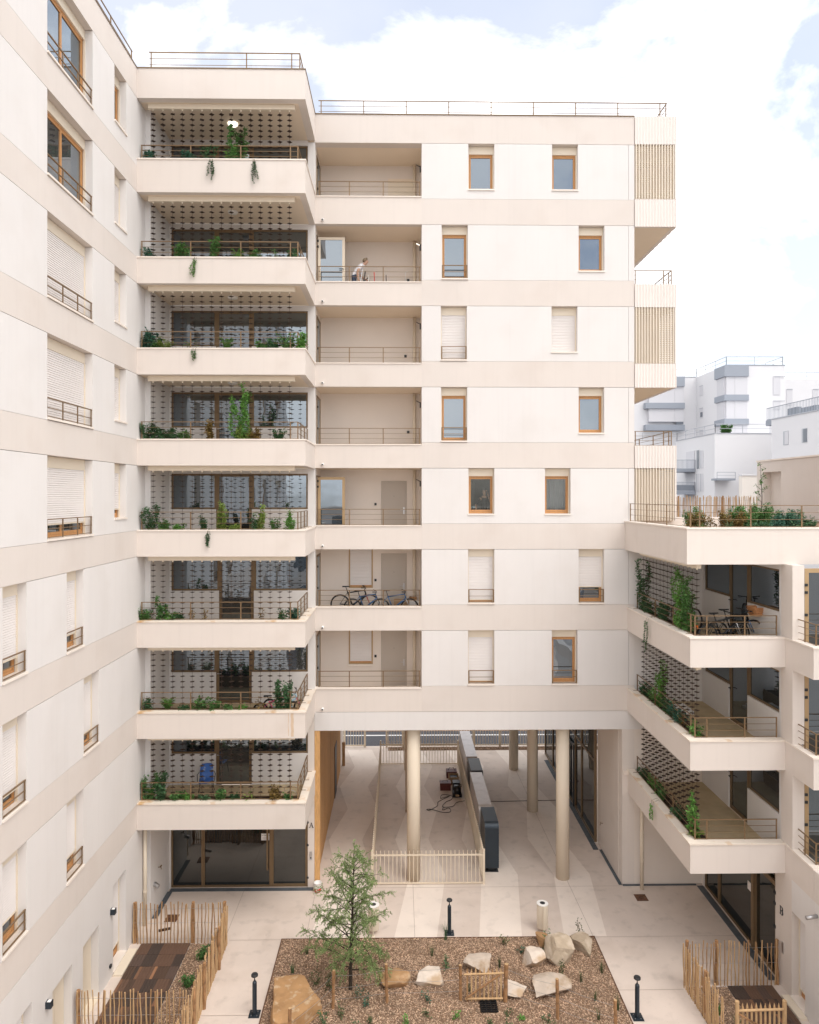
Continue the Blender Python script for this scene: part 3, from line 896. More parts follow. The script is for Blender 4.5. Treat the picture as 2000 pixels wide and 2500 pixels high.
# ================================================================== BALCONY TOWER (left of the middle block)
tower = thing('balcony_tower', 'tower of eight stacked planted balconies with cream parapets above a glazed entrance', 'building', (-5.4, F, 0))
B = 21.5
TX0, TX1 = XL, -2.9
def PZ(m):
    return 3.2 + 2.8 * m
ORD = ['lowest', 'second lowest', 'third lowest', 'fourth lowest', 'fourth highest', 'third highest', 'second highest', 'topmost']
box('niche_wall', 'white_render', tower, -8.4, -7.89, 22.2, F + 0.3, 0, 26.0)
for m in range(8):
    p = PZ(m)
    h = 0.78 if m < 7 else 1.0
    top = p + h
    nxt = PZ(m + 1) if m < 7 else 25.69
    bo = part('balcony', tower, (-5.4, B, p))
    mb = MB().box(TX0 + 0.001, TX1, B, B + 0.2, p, top)
    mb.box(TX1 - 0.2, TX1, B + 0.2, F - 0.001, p, top)
    mb.build('parapet', 'parapet_render', bo)
    cm = 'stained_coping' if m < 3 else 'stone_coping'
    mb = MB().box(TX0 + 0.002, TX1 + 0.025, B - 0.025, B + 0.23, top, top + 0.04)
    mb.box(TX1 - 0.23, TX1 + 0.025, B + 0.23, F - 0.002, top + 0.001, top + 0.041)
    mb.build('coping', cm, bo)
    box('slab', 'soffit_paint', bo, TX0 + 0.001, TX1 - 0.201, B + 0.201, F, p + 0.008, p + 0.34)
    box('floor', 'balcony_floor', bo, TX0 + 0.17, TX1 - 0.202, B + 0.65, F, p + 0.34, p + 0.35)
    mb = MB()
    n = 26
    random.seed(m)
    zz = top - 0.05
    for i in range(n):
        for j in range(3):
            a, b2 = TX0 + 0.05 + (TX1 - TX0 - 0.3) * i / n, TX0 + 0.05 + (TX1 - TX0 - 0.3) * (i + 1) / n
            mb.poly([(a, B + 0.24 + 0.13 * j, zz + mnoise.noise((i * 3.1, j * 2.3, m)) * 0.03), (b2, B + 0.24 + 0.13 * j, zz + mnoise.noise((i * 3.1 + 3.1, j * 2.3, m)) * 0.03),
                     (b2, B + 0.37 + 0.13 * j, zz + mnoise.noise((i * 3.1 + 3.1, j * 2.3 + 2.3, m)) * 0.03), (a, B + 0.37 + 0.13 * j, zz + mnoise.noise((i * 3.1, j * 2.3 + 2.3, m)) * 0.03)])
    mb.build('planter_soil', 'soil', bo)
    box('planter_back', 'bronze_metal', bo, TX0 + 0.01, TX1 - 0.21, B + 0.63, B + 0.645, p + 0.34, top - 0.02)
    mb = MB()
    ry, rx = B + 0.225, -3.16
    rh = 0.54 if m < 7 else 0.50
    railing(mb, [(TX0 + 0.06, ry), (rx, ry)], top + 0.045, top + 0.045 + rh, [(x, ry) for x in (TX0 + 0.07, -6.48, -4.93, -3.39, rx)])
    railing(mb, [(rx, ry), (rx, F - 0.05)], top + 0.045, top + 0.045 + rh, [(rx, y) for y in (22.4, 23.2, F - 0.08)])
    for y in (22.4, 23.2, F - 0.08):
        mb.box(rx, rx + 0.16, y - 0.01, y + 0.01, top + 0.042, top + 0.052)
    mb.build('railing', 'bronze_metal', bo)
    # back wall and glazing
    fl = p + 0.35
    hd = nxt - 0.17
    sl = fl + 1.06
    dx0, dx1 = (-6.30, -5.07) if m != 2 else (-6.20, -5.00)
    GX0, GX1 = -7.83, -3.15
    WF.box('back_wall', 'white_render', tower, -7.889, GX0, 0, 0.3, fl - 0.34, nxt + 0.006)
    WF.box('back_wall', 'white_render', tower, GX0, GX1, 0, 0.3, hd, nxt + 0.006)
    WF.box('back_wall', 'white_render', tower, GX0, dx0, 0, 0.3, fl, sl)
    WF.box('back_wall', 'white_render', tower, dx1, GX1, 0, 0.3, fl, sl)
    go = part('balcony_glazing', tower, (-5.4, F, fl))
    for (ga, gb) in ((GX0, dx0), (dx1, GX1)):
        mb = MB()
        frame_ring(WF, mb, ga, gb, sl, hd, 0.05, 0.13, 0.06)
        mb.build('window_frame', 'bronze_frame', go)
    mb = MB()
    frame_ring(WF, mb, dx0 + 0.001, dx1 - 0.001, fl, hd - 0.001, 0.04, 0.12, 0.1)
    mb.build('door_frame', 'bronze_frame', go)
    WF.box('pane', 'window_glass', go, GX0 + 0.05, dx0 - 0.05, 0.08, 0.09, sl + 0.05, hd - 0.05)
    WF.box('pane', 'window_glass', go, dx1 + 0.05, GX1 - 0.05, 0.08, 0.09, sl + 0.05, hd - 0.05)
    WF.box('door_pane', 'window_glass', go, dx0 + 0.09, dx1 - 0.09, 0.07, 0.08, fl + 0.09, hd - 0.09)
    MB().tube([WF.pt(dx0 + 0.06, 0.04, fl + 1.02), WF.pt(dx0 + 0.06, -0.03, fl + 1.02), WF.pt(dx0 + 0.2, -0.03, fl + 1.02)], 0.013, 6).build('handle', 'silver_metal', go)
    # ceiling light
    lo = MB().lathe((-5.47, 22.95, nxt - 0.075), [(0.05, 0.0), (0.12, 0.01), (0.155, 0.035), (0.16, 0.06), (0.16, 0.085)], 24).build('ceiling_light', 'lamp_lit' if m == 7 else 'lamp_glass', tower, True)
# roof edge
mb = MB().box(TX0 + 0.001, TX1, B, B + 0.25, 25.69, ROOF - 0.03)
mb.box(TX1 - 0.25, TX1, B + 0.25, F - 0.001, 25.69, ROOF - 0.03)
mb.build('roof_parapet', 'band_render', tower)
mb = MB().box(TX0, TX1 + 0.02, B - 0.02, B + 0.28, ROOF - 0.03, ROOF)
mb.box(TX1 - 0.28, TX1 + 0.02, B + 0.28, F - 0.03, ROOF - 0.029, ROOF + 0.001)
mb.build('roof_coping', 'bronze_frame', tower)
box('roof_slab', 'soffit_paint', tower, TX0 + 0.001, TX1 - 0.251, B + 0.251, F + 1.9, 25.70, 26.2)
mb = MB()
railing(mb, [(-7.75, B + 0.22), (-3.1, B + 0.22)], ROOF, ROOF + 0.6, [(x, B + 0.22) for x in (-7.7, -4.75, -3.35, -3.1)])
railing(mb, [(-3.1, B + 0.22), (-3.1, F)], ROOF, ROOF + 0.6, [(-3.1, 22.6), (-3.1, F - 0.1)])
mb.build('roof_railing', 'bronze_metal', tower)
# ground floor entrance
WF.box('back_wall', 'white_render', tower, -7.889, -7.84, 0, 0.3, 0.0, 3.2)
WF.box('entrance_pier', 'parapet_render', tower, -3.149, -2.925, 0, 0.3, 0.0, 6.03)
eo = part('entrance_glazing', tower, (-5.4, F, 0))
xs = [-7.84, -6.75, -4.42, -3.15]
for a, b in zip(xs[:-1], xs[1:]):
    mb = MB()
    t = 0.055 if b < -3.2 else 0.085
    frame_ring(WF, mb, a + 0.002, b - 0.002, 0.015, 3.19, 0.04, 0.13, t)
    mb.build('frame', 'bronze_frame', eo)
    WF.box('pane', 'entry_glass', eo, a + 0.05, b - 0.05, 0.08, 0.09, 0.06, 3.15)
mb = MB()
for z in (0.3, 1.42, 2.2, 2.5):
    WF.add(mb, -3.19, -3.12, 0.0, 0.04, z, z + 0.07)
mb.build('hinge', 'charcoal', eo)
MB().box(-4.57, -4.51, F + 0.0, F + 0.04, 0.6, 2.2).build('pull_handle', 'bronze_frame', eo)
box('intercom_panel', 'silver_metal', tower, -3.09, -3.0, F - 0.015, F, 0.95, 1.24)
box('intercom_button', 'charcoal', tower, -3.065, -3.025, F - 0.018, F - 0.0155, 1.0, 1.05)
def text(s, size, loc, rot, m, parent, name, ext=0.004, bold=0.0):
    cu = bpy.data.curves.new(name, 'FONT')
    cu.body = s
    cu.size = size
    cu.extrude = ext
    cu.offset = bold
    cu.align_x = 'CENTER'
    o = bpy.data.objects.new(name, cu)
    dg = bpy.context.evaluated_depsgraph_get()
    COL.objects.link(o)
    me = bpy.data.meshes.new_from_object(o)
    bpy.data.objects.remove(o)
    me.materials.clear()
    me.materials.append(M[m])
    o = bpy.data.objects.new(name, me)
    COL.objects.link(o)
    o.parent = parent
    o.location = Vector(loc) - (wloc(parent) if parent else Vector((0, 0, 0)))
    o.rotation_euler = rot
    return o
def serif_letter(ch, h, loc, rz, parent):
    """capital letter cut from strokes with serifs, standing in a vertical plane"""
    s = h
    st = []   # boxes or bars: (x0,z0,x1,z1,width)
    if ch == 'A':
        st = [(-0.33, 0, 0.02, 1.0, 0.05), (0.35, 0, -0.02, 1.0, 0.11), (-0.2, 0.34, 0.22, 0.34, 0.045), (-0.46, 0.015, -0.2, 0.015, 0.035), (0.2, 0.015, 0.5, 0.015, 0.035)]
    else:
        st = [(-0.22, 0, -0.22, 1.0, 0.11), (-0.36, 0.985, 0.1, 0.985, 0.035), (-0.36, 0.015, 0.14, 0.015, 0.035), (-0.2, 0.53, 0.12, 0.53, 0.035)]
        for (cz, r, rx) in ((0.755, 0.225, 0.2), (0.27, 0.255, 0.24)):
            pr = None
            for i in range(9):
                a = -PI / 2 + PI * i / 8
                q = (0.1 + rx * math.cos(a), cz + r * math.sin(a))
                if pr:
                    st.append((pr[0], pr[1], q[0], q[1], 0.05 + 0.06 * math.cos(a - PI / 16)))
                pr = q
    mb = MB()
    for i, (x0, z0, x1, z1, wd) in enumerate(st):
        d = Vector((x1 - x0, z1 - z0))
        n = Vector((-d.y, d.x)).normalized() * wd * 0.5
        e = d.normalized() * 0.01
        c = [(x0 - n.x - e.x, z0 - n.y - e.y), (x1 - n.x + e.x, z1 - n.y + e.y), (x1 + n.x + e.x, z1 + n.y + e.y), (x0 + n.x - e.x, z0 + n.y - e.y)]
        dp = 0.012 + 0.0006 * i
        b = len(mb.v)
        mb.v += [(x * s, 0, z * s) for x, z in c] + [(x * s, -dp, z * s) for x, z in c]
        mb.f += [tuple(b + k for k in q) for q in ((0, 1, 2, 3), (7, 6, 5, 4), (4, 5, 1, 0), (5, 6, 2, 1), (6, 7, 3, 2), (7, 4, 0, 3))]
    me = mb.mesh('entrance_letter', 'ink')
    return inst('entrance_letter', me, parent, Vector(loc) - wloc(parent), (0, 0, rz))
serif_letter('A', 0.17, (-3.03, F - 0.001, 2.06), 0, tower)
no = MB().box(-4.76, -4.46, F + 0.066, F + 0.079, 1.6, 1.83).build('notice_sheet', 'paper', tower)
text('BATIMENT A', 0.048, (-4.61, F + 0.065, 1.75), (PI / 2, 0, 0), 'ink', no, 'notice_text', 0.001)
for q in range(3):
    box('notice_line', 'ink', no, -4.72, -4.56 + 0.05 * (q == 1), F + 0.0645, F + 0.0655, 1.70 - 0.03 * q, 1.705 - 0.03 * q)
# rust runs below the second balcony's coping
for (x0, ww, hh, sd) in ((-3.30, 0.085, 0.72, 1), (-3.42, 0.02, 0.70, 2)):
    mb = MB()
    pts = []
    for i in range(9):
        z = PZ(1) + 0.77 - hh * i / 8
        x = x0 + mnoise.noise((sd * 7.0, i * 0.6, 1)) * 0.03
        pts.append((x - ww / 2, x + ww / 2 + mnoise.noise((sd, i * 0.9, 4)) * 0.02, z))
    for a, b in zip(pts[:-1], pts[1:]):
        mb.poly([(a[0], B - 0.003, a[2]), (a[1], B - 0.003, a[2]), (b[1], B - 0.003, b[2]), (b[0], B - 0.003, b[2])])
    mb.build('rust_streak', 'rust_stain', tower)
# downpipe and taps on the niche wall
MB().tube([(-7.97, 21.95, 0.0), (-7.97, 21.95, 3.2)], 0.055, 12).build('downpipe', 'cream_metal', tower, True)
mb = MB()
for z in (1.05, 1.75):
    mb.lathe((-7.97, 21.95, z), [(0.066, 0), (0.066, 0.05)], 12)
mb.build('pipe_collar', 'cream_metal', tower)
mb = MB().tube([(-7.89, 22.9, 1.32), (-7.80, 22.9, 1.32), (-7.78, 22.88, 1.26)], 0.014, 6)
mb.box(-7.82, -7.78, 22.84, 22.96, 1.35, 1.365)
mb.build('water_tap', 'bronze_frame', tower)
mb = MB().tube([(-7.89, 22.5, 0.98), (-7.83, 22.5, 0.98)], 0.075, 14)
mb.tube([(-7.83, 22.5, 0.98), (-7.72, 22.46, 0.92)], [0.06, 0.07], 14)
mb.build('hose_coupling', 'silver_metal', tower)
# ================================================================== LEFT WING
lw = thing('apartment_building', 'long cream wing with rows of deep-set windows and roller shutters beside the timber decks', 'building', (XL, 12, 0))
WL = Wall('x', XL, -1)
LY0, LY1 = -2.0, 22.2
def full(u0, u1, sh, posts=2, leaves=1):
    return (u0, u1, 1, sh, 1, posts, leaves)
def short(u0, u1, sh):
    return (u0, u1, 0, sh, 0, 2, 1)
BW, SW = (16.06, 18.42), (19.82, 20.68)
lwins = {
    7: [full(*BW, 0.0, 4, 2), short(*SW, 0.0)],
    6: [full(*BW, 0.0, 4, 2), short(*SW, 1.0)],
    5: [full(*BW, 1.0, 4, 2), short(*SW, 1.0)],
    4: [full(*BW, 0.98, 4, 2), short(*SW, 0.97)],
    3: [full(*BW, 0.80, 4, 2), short(*SW, 0.80)],
    2: [full(14.26, 15.18, 0.80), full(16.99, 17.90, 0.80)],
    1: [full(14.26, 15.18, 0.82), full(17.90, 18.81, 0.78)],
    0: [full(14.26, 15.18, 0.72), full(16.99, 17.90, 0.77)]}
for m in range(8):     # windows further along, beyond the frame, in the same rhythm
    for u in (9.4, 5.2, 0.9):
        lwins[m].append(short(u, u + 1.6, 0.0 if (m + int(u)) % 3 else 0.9))
for m in range(8):
    p = PZ(m)
    nxt = PZ(m + 1) if m < 7 else 25.69
    b1 = p + 0.80
    WL.box('facade_band', 'band_render', lw, LY0, LY1, 0, 0.32, p + JG, b1)
    wl = [(u0, u1, b1 + 0.02 if fu else nxt - 1.61) for (u0, u1, fu, sh, rl, po, le) in lwins[m]]
    field(lw, WL, LY0, LY1, b1, nxt, wl)
    for (u0, u1, fu, sh, rl, po, le) in lwins[m]:
        window(lw, WL, u0, u1, b1 + 0.02 if fu else nxt - 1.61, nxt, sh, rl, le, posts=po)
WL.box('facade_band', 'band_render', lw, LY0, LY1, 0, 0.35, 25.69 + JG, ROOF - 0.03)
WL.box('roof_coping', 'bronze_frame', lw, LY0, B - 0.03, -0.02, 0.4, ROOF - 0.03, ROOF)
box('backing_wall', 'lifted_render', lw, XL - 0.6, XL - 0.38, LY0, LY1, 0, 26.2)
box('roof_slab', 'roof_gravel', lw, XL - 12, XL - 0.41, LY0, F + 2, 26.0, 26.2)
box('end_wall', 'white_render', lw, XL - 12, XL - 0.61, LY0, LY0 + 0.3, 0, ROOF)
mb = MB()
railing(mb, [(XL - 0.22, LY0 + 0.3), (XL - 0.22, B + 0.2)], ROOF, ROOF + 0.6, [(XL - 0.22, LY0 + 0.4 + 1.55 * i) for i in range(16)])
mb.build('roof_railing', 'bronze_metal', lw)
# ground floor: shuttered french windows and recessed service doors
gdoors = [(19.73, 20.64, 2.47, 's'), (17.85, 18.79, 1.97, 'd'), (16.30, 17.27, 1.94, 'd'), (14.55, 15.40, 2.37, 's'), (12.0, 12.9, 2.4, 's'), (8.5, 9.4, 2.4, 's')]
cur = LY0
for (u0, u1, zt, kd) in sorted(gdoors):
    WL.box('wall_panel', 'white_render', lw, cur, u0, 0, 0.30, 0, 3.2 - JG)
    WL.box('wall_panel', 'white_render', lw, u0, u1, 0, 0.30, zt, 3.2 - JG)
    cur = u1
WL.box('wall_panel', 'white_render', lw, cur, LY1, 0, 0.30, 0, 3.2 - JG)
for (u0, u1, zt, kd) in gdoors:
    if kd == 's':
        window(lw, WL, u0, u1, 0.03, zt, 0.86, False, 1, boxh=0.12)
        WL.box('threshold', 'cream_metal', lw, u0 - 0.12, u1 + 0.12, -0.30, -0.04, 0.0, 0.05)
    else:
        do = part('service_door', lw, WL.pt((u0 + u1) / 2, 0.2, 0))
        mb = MB()
        for a, b in ((u0 + 0.01, (u0 + u1) / 2 - 0.004), ((u0 + u1) / 2 + 0.004, u1 - 0.01)):
            WL.add(mb, a, b, 0.20, 0.24, 0.04, zt - 0.005)
        mb.build('leaf', 'cream_metal', do)
        WL.box('threshold', 'cream_metal', do, u0, u1, -0.02, 0.25, 0.0, 0.035)
WL.box('ground_backing', 'door_paint', lw, LY0, LY1, 0.30, 0.38, 0, 3.2)

# ================================================================== RIGHT WING
rw = thing('apartment_building', 'lower cream wing with three planted corner balconies and a roof garden behind a bronze rail', 'building', (XR, 20, 0))
WR = Wall('x', XR, 1)
YB, XB = 18.8, 7.9
# end wall closing the recess, ground floor to terrace
WF.box('end_wall', 'lifted_render', rw, FX1 + 0.001, XR + 0.3, 0, 0.3, 0.03, 5.39)
WF.box('end_wall', 'white_render', rw, FX1 + 0.001, XR + 0.3, 0, 0.3, 5.39, 11.61)
for m in range(3):
    p = PZ(m)
    nxt = PZ(m + 1)
    top = p + 0.78
    bo = part('balcony', rw, (XR - 1.2, YB, p))
    mb = MB().box(XB, XR + 0.001, YB, YB + 0.2, p, top)
    mb.box(XB, XB + 0.2, YB + 0.2, F - 0.002, p, top)
    mb.build('parapet', 'parapet_render', bo)
    cm = 'stained_coping' if m < 2 else 'stone_coping'
    mb = MB().box(XB - 0.025, XR + 0.001, YB - 0.025, YB + 0.23, top, top + 0.04)
    mb.box(XB - 0.025, XB + 0.23, YB + 0.23, F - 0.003, top + 0.001, top + 0.041)
    mb.build('coping', cm, bo)
    box('slab', 'soffit_paint', bo, XB + 0.201, XR + 0.3, YB + 0.201, F - 0.001, p + 0.008, p + 0.34)
    box('floor', 'balcony_floor', bo, XB + 0.66, XR, YB + 0.201, F - 0.001, p + 0.34, p + 0.35)
    mb = MB()
    zz = top - 0.05
    for i in range(26):
        for j in range(3):
            a, b2 = YB + 0.24 + 4.9 * i / 26, YB + 0.24 + 4.9 * (i + 1) / 26
            h = lambda ii, jj: zz + mnoise.noise((ii * 3.1, jj * 2.3, m + 9)) * 0.03
            x0, x1 = XB + 0.24 + 0.13 * j, XB + 0.37 + 0.13 * j
            mb.poly([(x0, a, h(i, j)), (x1, a, h(i, j + 1)), (x1, b2, h(i + 1, j + 1)), (x0, b2, h(i + 1, j))])
    mb.build('planter_soil', 'soil', bo)
    box('planter_back', 'bronze_metal', bo, XB + 0.64, XB + 0.655, YB + 0.21, F - 0.01, p + 0.34, top - 0.02)
    mb = MB()
    rx, ry = XB + 0.225, YB + 0.225
    z0 = top + 0.045
    railing(mb, [(rx, ry), (XR - 0.12, ry)], z0, z0 + 0.54, [(x, ry) for x in (rx, 8.45, 9.5, XR - 0.12)])
    railing(mb, [(rx, ry), (rx, 23.7)], z0, z0 + 0.54, [(rx, y) for y in (19.3, 20.55, 22.0, 23.66)])
    for y in (19.3, 20.55, 22.0, 23.66):
        mb.box(rx - 0.14, rx, y - 0.01, y + 0.01, top + 0.042, top + 0.052)
    mb.build('railing', 'bronze_metal', bo)
    fl, hd = p + 0.35, nxt - 0.17
    sl = fl + 1.1
    dy0, dy1 = 20.87, 22.06
    G0, G1 = 19.1, 23.86
    WR.box('back_wall', 'white_render', rw, YB + 0.202, G0, 0, 0.3, p + 0.35, nxt + 0.006)
    WR.box('back_wall', 'white_render', rw, G1, F - 0.001, 0, 0.3, p + 0.35, nxt + 0.006)
    WR.box('back_wall', 'white_render', rw, G0, G1, 0, 0.3, hd, nxt + 0.006)
    WR.box('back_wall', 'white_render', rw, G0, dy0, 0, 0.3, fl, sl)
    WR.box('back_wall', 'white_render', rw, dy1, G1, 0, 0.3, fl, sl)
    go = part('balcony_glazing', rw, (XR, 21.4, fl))
    for (ga, gb) in ((G0, dy0), (dy1, G1)):
        mb = MB()
        frame_ring(WR, mb, ga, gb, sl, hd, 0.05, 0.13, 0.06)
        mb.build('window_frame', 'bronze_frame', go)
    mb = MB()
    frame_ring(WR, mb, dy0 + 0.001, dy1 - 0.001, fl, hd - 0.001, 0.04, 0.12, 0.1)
    mb.build('door_frame', 'bronze_frame', go)
    WR.box('pane', 'window_glass', go, G0 + 0.05, dy0 - 0.05, 0.08, 0.09, sl + 0.05, hd - 0.05)
    WR.box('pane', 'window_glass', go, dy1 + 0.05, G1 - 0.05, 0.08, 0.09, sl + 0.05, hd - 0.05)
    WR.box('door_pane', 'window_glass', go, dy0 + 0.09, dy1 - 0.09, 0.07, 0.08, fl + 0.09, hd - 0.09)
    MB().tube([WR.pt(dy1 - 0.06, 0.04, fl + 1.02), WR.pt(dy1 - 0.06, -0.03, fl + 1.02), WR.pt(dy1 - 0.2, -0.03, fl + 1.02)], 0.013, 6).build('handle', 'charcoal', go)
    # stair landing next to the balcony: parapet stepping forward, railing and glazed door
    lo = part('stair_landing', rw, (XR + 1, 17.5, p))
    YF, X9 = 17.5, 15.0
    MB().box(XR, XR + 0.2, YF, YB - 0.001, p, top).box(XR + 0.2, X9, YF, YF + 0.2, p, top).build('parapet', 'parapet_render', lo)
    mb = MB().box(XR - 0.025, XR + 0.23, YF - 0.025, YB - 0.026, top + 0.002, top + 0.042).box(XR + 0.23, X9, YF - 0.025, YF + 0.23, top + 0.003, top + 0.043)
    mb.build('coping', 'stone_coping', lo)
    box('slab', 'soffit_paint', lo, XR + 0.201, X9, YF + 0.201, 18.45, p + 0.008, p + 0.34)
    mb = MB()
    railing(mb, [(XR + 0.16, YF + 0.16), (XR + 0.16, 18.62)], z0, z0 + 0.54, [(XR + 0.16, y) for y in (YF + 0.16, 18.15, 18.6)])
    railing(mb, [(XR + 0.16, YF + 0.16), (X9, YF + 0.16)], z0, z0 + 0.54, [(XR + 0.16 + 1.4 * i, YF + 0.16) for i in range(1, 4)])
    mb.build('railing', 'bronze_metal', lo)
    box('pier', 'parapet_render', lo, XR + 0.001, XR + 0.32, 18.45, YB + 0.201, top + 0.044, nxt + 0.007)
    Wd = Wall('y', 18.46, 1)
    mb = MB()
    frame_ring(Wd, mb, XR + 0.33, XR + 1.6, p + 0.35, nxt - 0.08, -0.01, 0.06, 0.11)
    mb.build('door_frame', 'gold_frame', lo)
    Wd.box('door_pane', 'window_glass', lo, XR + 0.43, XR + 1.5, 0.02, 0.03, p + 0.45, nxt - 0.18)
    mb = MB()
    for zz2 in (0.45, 1.45, 2.05, 2.25):
        Wd.add(mb, XR + 0.325, XR + 0.40, -0.04, -0.011, p + zz2, p + zz2 + 0.07)
    mb.build('hinge', 'charcoal', lo)
    Wd.box('landing_wall', 'parapet_render', lo, XR + 1.6, X9, 0, 0.3, p + 0.35, nxt)
# roof terrace edge
RT = 12.6
mb = MB().box(7.81, 22, YB, YB + 0.22, 11.6, RT - 0.04)
mb.box(7.81, 8.03, YB + 0.22, F - 0.004, 11.6, RT - 0.04)
mb.build('terrace_parapet', 'parapet_render', rw)
mb = MB().box(7.785, 22, YB - 0.025, YB + 0.26, RT - 0.04, RT)
mb.box(7.785, 8.07, YB + 0.26, F - 0.005, RT - 0.039, RT + 0.001)
mb.build('terrace_coping', 'stone_coping', rw)
box('terrace_slab', 'soffit_paint', rw, 8.031, 22, YB + 0.221, F - 0.001, 11.608, 12.0)
box('terrace_slab', 'roof_gravel', rw, 9.7, 22, F, 36, 11.4, 12.0)
mb = MB()
rx, ry = 7.95, YB + 0.15
railing(mb, [(rx, ry), (22, ry)], RT + 0.005, RT + 0.60, [(rx + 0.02, ry)] + [(8.22 + 1.41 * i, ry) for i in range(10)])
railing(mb, [(rx, ry), (rx, 23.9)], RT + 0.005, RT + 0.60, [(rx, y) for y in (20.6, 22.25, 23.86)])
mb.build('terrace_railing', 'bronze_metal', rw)
box('terrace_upstand', 'stone_coping', rw, 8.16, 11.5, F + 0.2, F + 0.5, 12.0, 12.72)
# soil of the roof garden
mb = MB()
nx, ny = 40, 28
for i in range(nx):
    for j in range(ny):
        def q(a, b):
            x, y = 8.1 + 9.4 * a / nx, 19.1 + 13.0 * b / ny
            return (x, y, 12.36 + 0.10 * mnoise.noise((x * 0.6, y * 0.6, 3)) + 0.03 * mnoise.noise((x * 4, y * 4, 1)))
        mb.poly([q(i, j), q(i + 1, j), q(i + 1, j + 1), q(i, j + 1)])
mb.build('garden_soil', 'mulch_ground', rw)
# stair head on the roof
so = part('stair_head', rw, (18.5, 30, 12))
mb = MB().box(17.7, 22, 26.0, 32.05, 12.0, 15.15).box(17.7, 22, 33.62, 34.2, 12.0, 15.15).box(17.7, 22, 32.05, 33.62, 14.62, 15.149).box(18.05, 22, 32.05, 33.62, 12.0, 14.62)
mb.build('stair_head_wall', 'band_render', so)
MB().box(17.66, 22, 25.96, 34.24, 15.15, 15.22).build('stair_head_coping', 'stone_coping', so)
# ground floor: entrance B, pier, window, wall
GF = 3.2
WR.box('ground_wall', 'parapet_render', rw, 23.90, F - 0.001, 0, 0.3, 0, GF + 0.3)
WR.box('ground_wall', 'parapet_render', rw, 18.49, 19.30, 0, 0.3, 0, GF + 0.006)
WR.box('ground_wall', 'white_render', rw, 17.87, 18.49, 0, 0.3, 2.36, GF)
WR.box('ground_wall', 'white_render', rw, 2.0, 17.87, 0, 0.3, 0, GF)
window(rw, WR, 17.87, 18.49, 0.05, 2.36, 0.90, False, 1, boxh=0.05)
WR.box('threshold', 'cream_metal', rw, 17.7, 18.55, -0.25, -0.04, 0.0, 0.07)
box('upper_wall', 'band_render', rw, XR, XR + 0.3, 2.0, 17.49, GF, GF + 0.78)
box('setback_wall', 'white_render', rw, 15.0, 15.3, 2.0, 18.8, GF + 0.3, 11.6)
box('setback_roof', 'roof_gravel', rw, XR + 0.3, 15.0, 2.0, 17.5, GF - 0.1, GF + 0.3)
eo = part('entrance_glazing', rw, (XR, 21.6, 0))
for a, b, t in ((22.85, 23.88, 0.055), (20.55, 22.84, 0.055), (19.31, 20.54, 0.085)):
    mb = MB()
    frame_ring(WR, mb, a + 0.002, b - 0.002, 0.015, 3.19, 0.04, 0.13, t)
    mb.build('frame', 'bronze_frame', eo)
    WR.box('pane', 'entry_glass', eo, a + 0.05, b - 0.05, 0.08, 0.09, 0.06, 3.15)
mb = MB()
WR.add(mb, 19.31, 20.54, 0.0, 0.06, 2.55, 2.68)
WR.add(mb, 20.47, 20.62, -0.02, 0.06, 0.02, 3.18)
mb.build('door_header', 'bronze_frame', eo)
mb = MB()
for z in (0.5, 1.4, 2.05, 2.35):
    WR.add(mb, 19.27, 19.36, -0.03, 0.04, z, z + 0.08)
mb.build('hinge', 'charcoal', eo)
serif_letter('B', 0.22, (XR - 0.001, 18.98, 1.96), -PI / 2, rw)
WR.box('notice_sheet', 'paper', rw, 20.72, 20.98, 0.065, 0.079, 1.56, 1.80)
WR.box('intercom_panel', 'silver_metal', rw, 18.87, 18.96, -0.015, 0, 0.95, 1.24)
MB().tube([(XR, 17.35, 2.9), (XR - 0.28, 17.35, 2.86)], 0.05, 12).build('overflow_spout', 'silver_metal', rw, True)
MB().tube([(8.30, 23.72, 0.0), (8.30, 23.72, 3.3)], 0.057, 12).build('downpipe', 'cream_metal', rw, True)
mb = MB()
for z in (0.95, 1.85):
    mb.lathe((8.30, 23.72, z), [(0.068, 0), (0.068, 0.04)], 12)
mb.build('pipe_collar', 'cream_metal', rw)
box('outlet_box', 'stone_coping', rw, 7.76, 7.9, 23.9, 23.995, 3.85, 3.97)

# ================================================================== OPPOSITE BLOCK (seen mirrored in the glass)
op = thing('apartment_building', 'pale block across the courtyard that shows mirrored in the lower panes', 'building', (0, -15, 0))
WO = Wall('y', -15.0, -1)
for s in range(4):
    z0 = 3.1 * s
    cur = XL - 4
    for i in range(7):
        u = -9.5 + 3.4 * i
        WO.box('wall_panel', 'white_render', op, cur, u, 0, 0.3, z0, z0 + 2.4)
        wo = part('window', op, (u, -15, z0))
        WO.box('parapet', 'band_render', wo, u, u + 1.5, 0, 0.3, z0, z0 + 0.5)
        WO.box('pane', 'window_glass', wo, u, u + 1.5, 0.2, 0.25, z0 + 0.5, z0 + 2.4)
        cur = u + 1.5
    WO.box('wall_panel', 'white_render', op, cur, XR + 6, 0, 0.3, z0, z0 + 2.4)
    WO.box('facade_band', 'band_render', op, XL - 4, XR + 6, -0.02, 0.3, z0 + 2.4, z0 + 3.1)
box('roof_slab', 'roof_gravel', op, XL - 4, XR + 6, -26, -15.3, 12.1, 12.4)
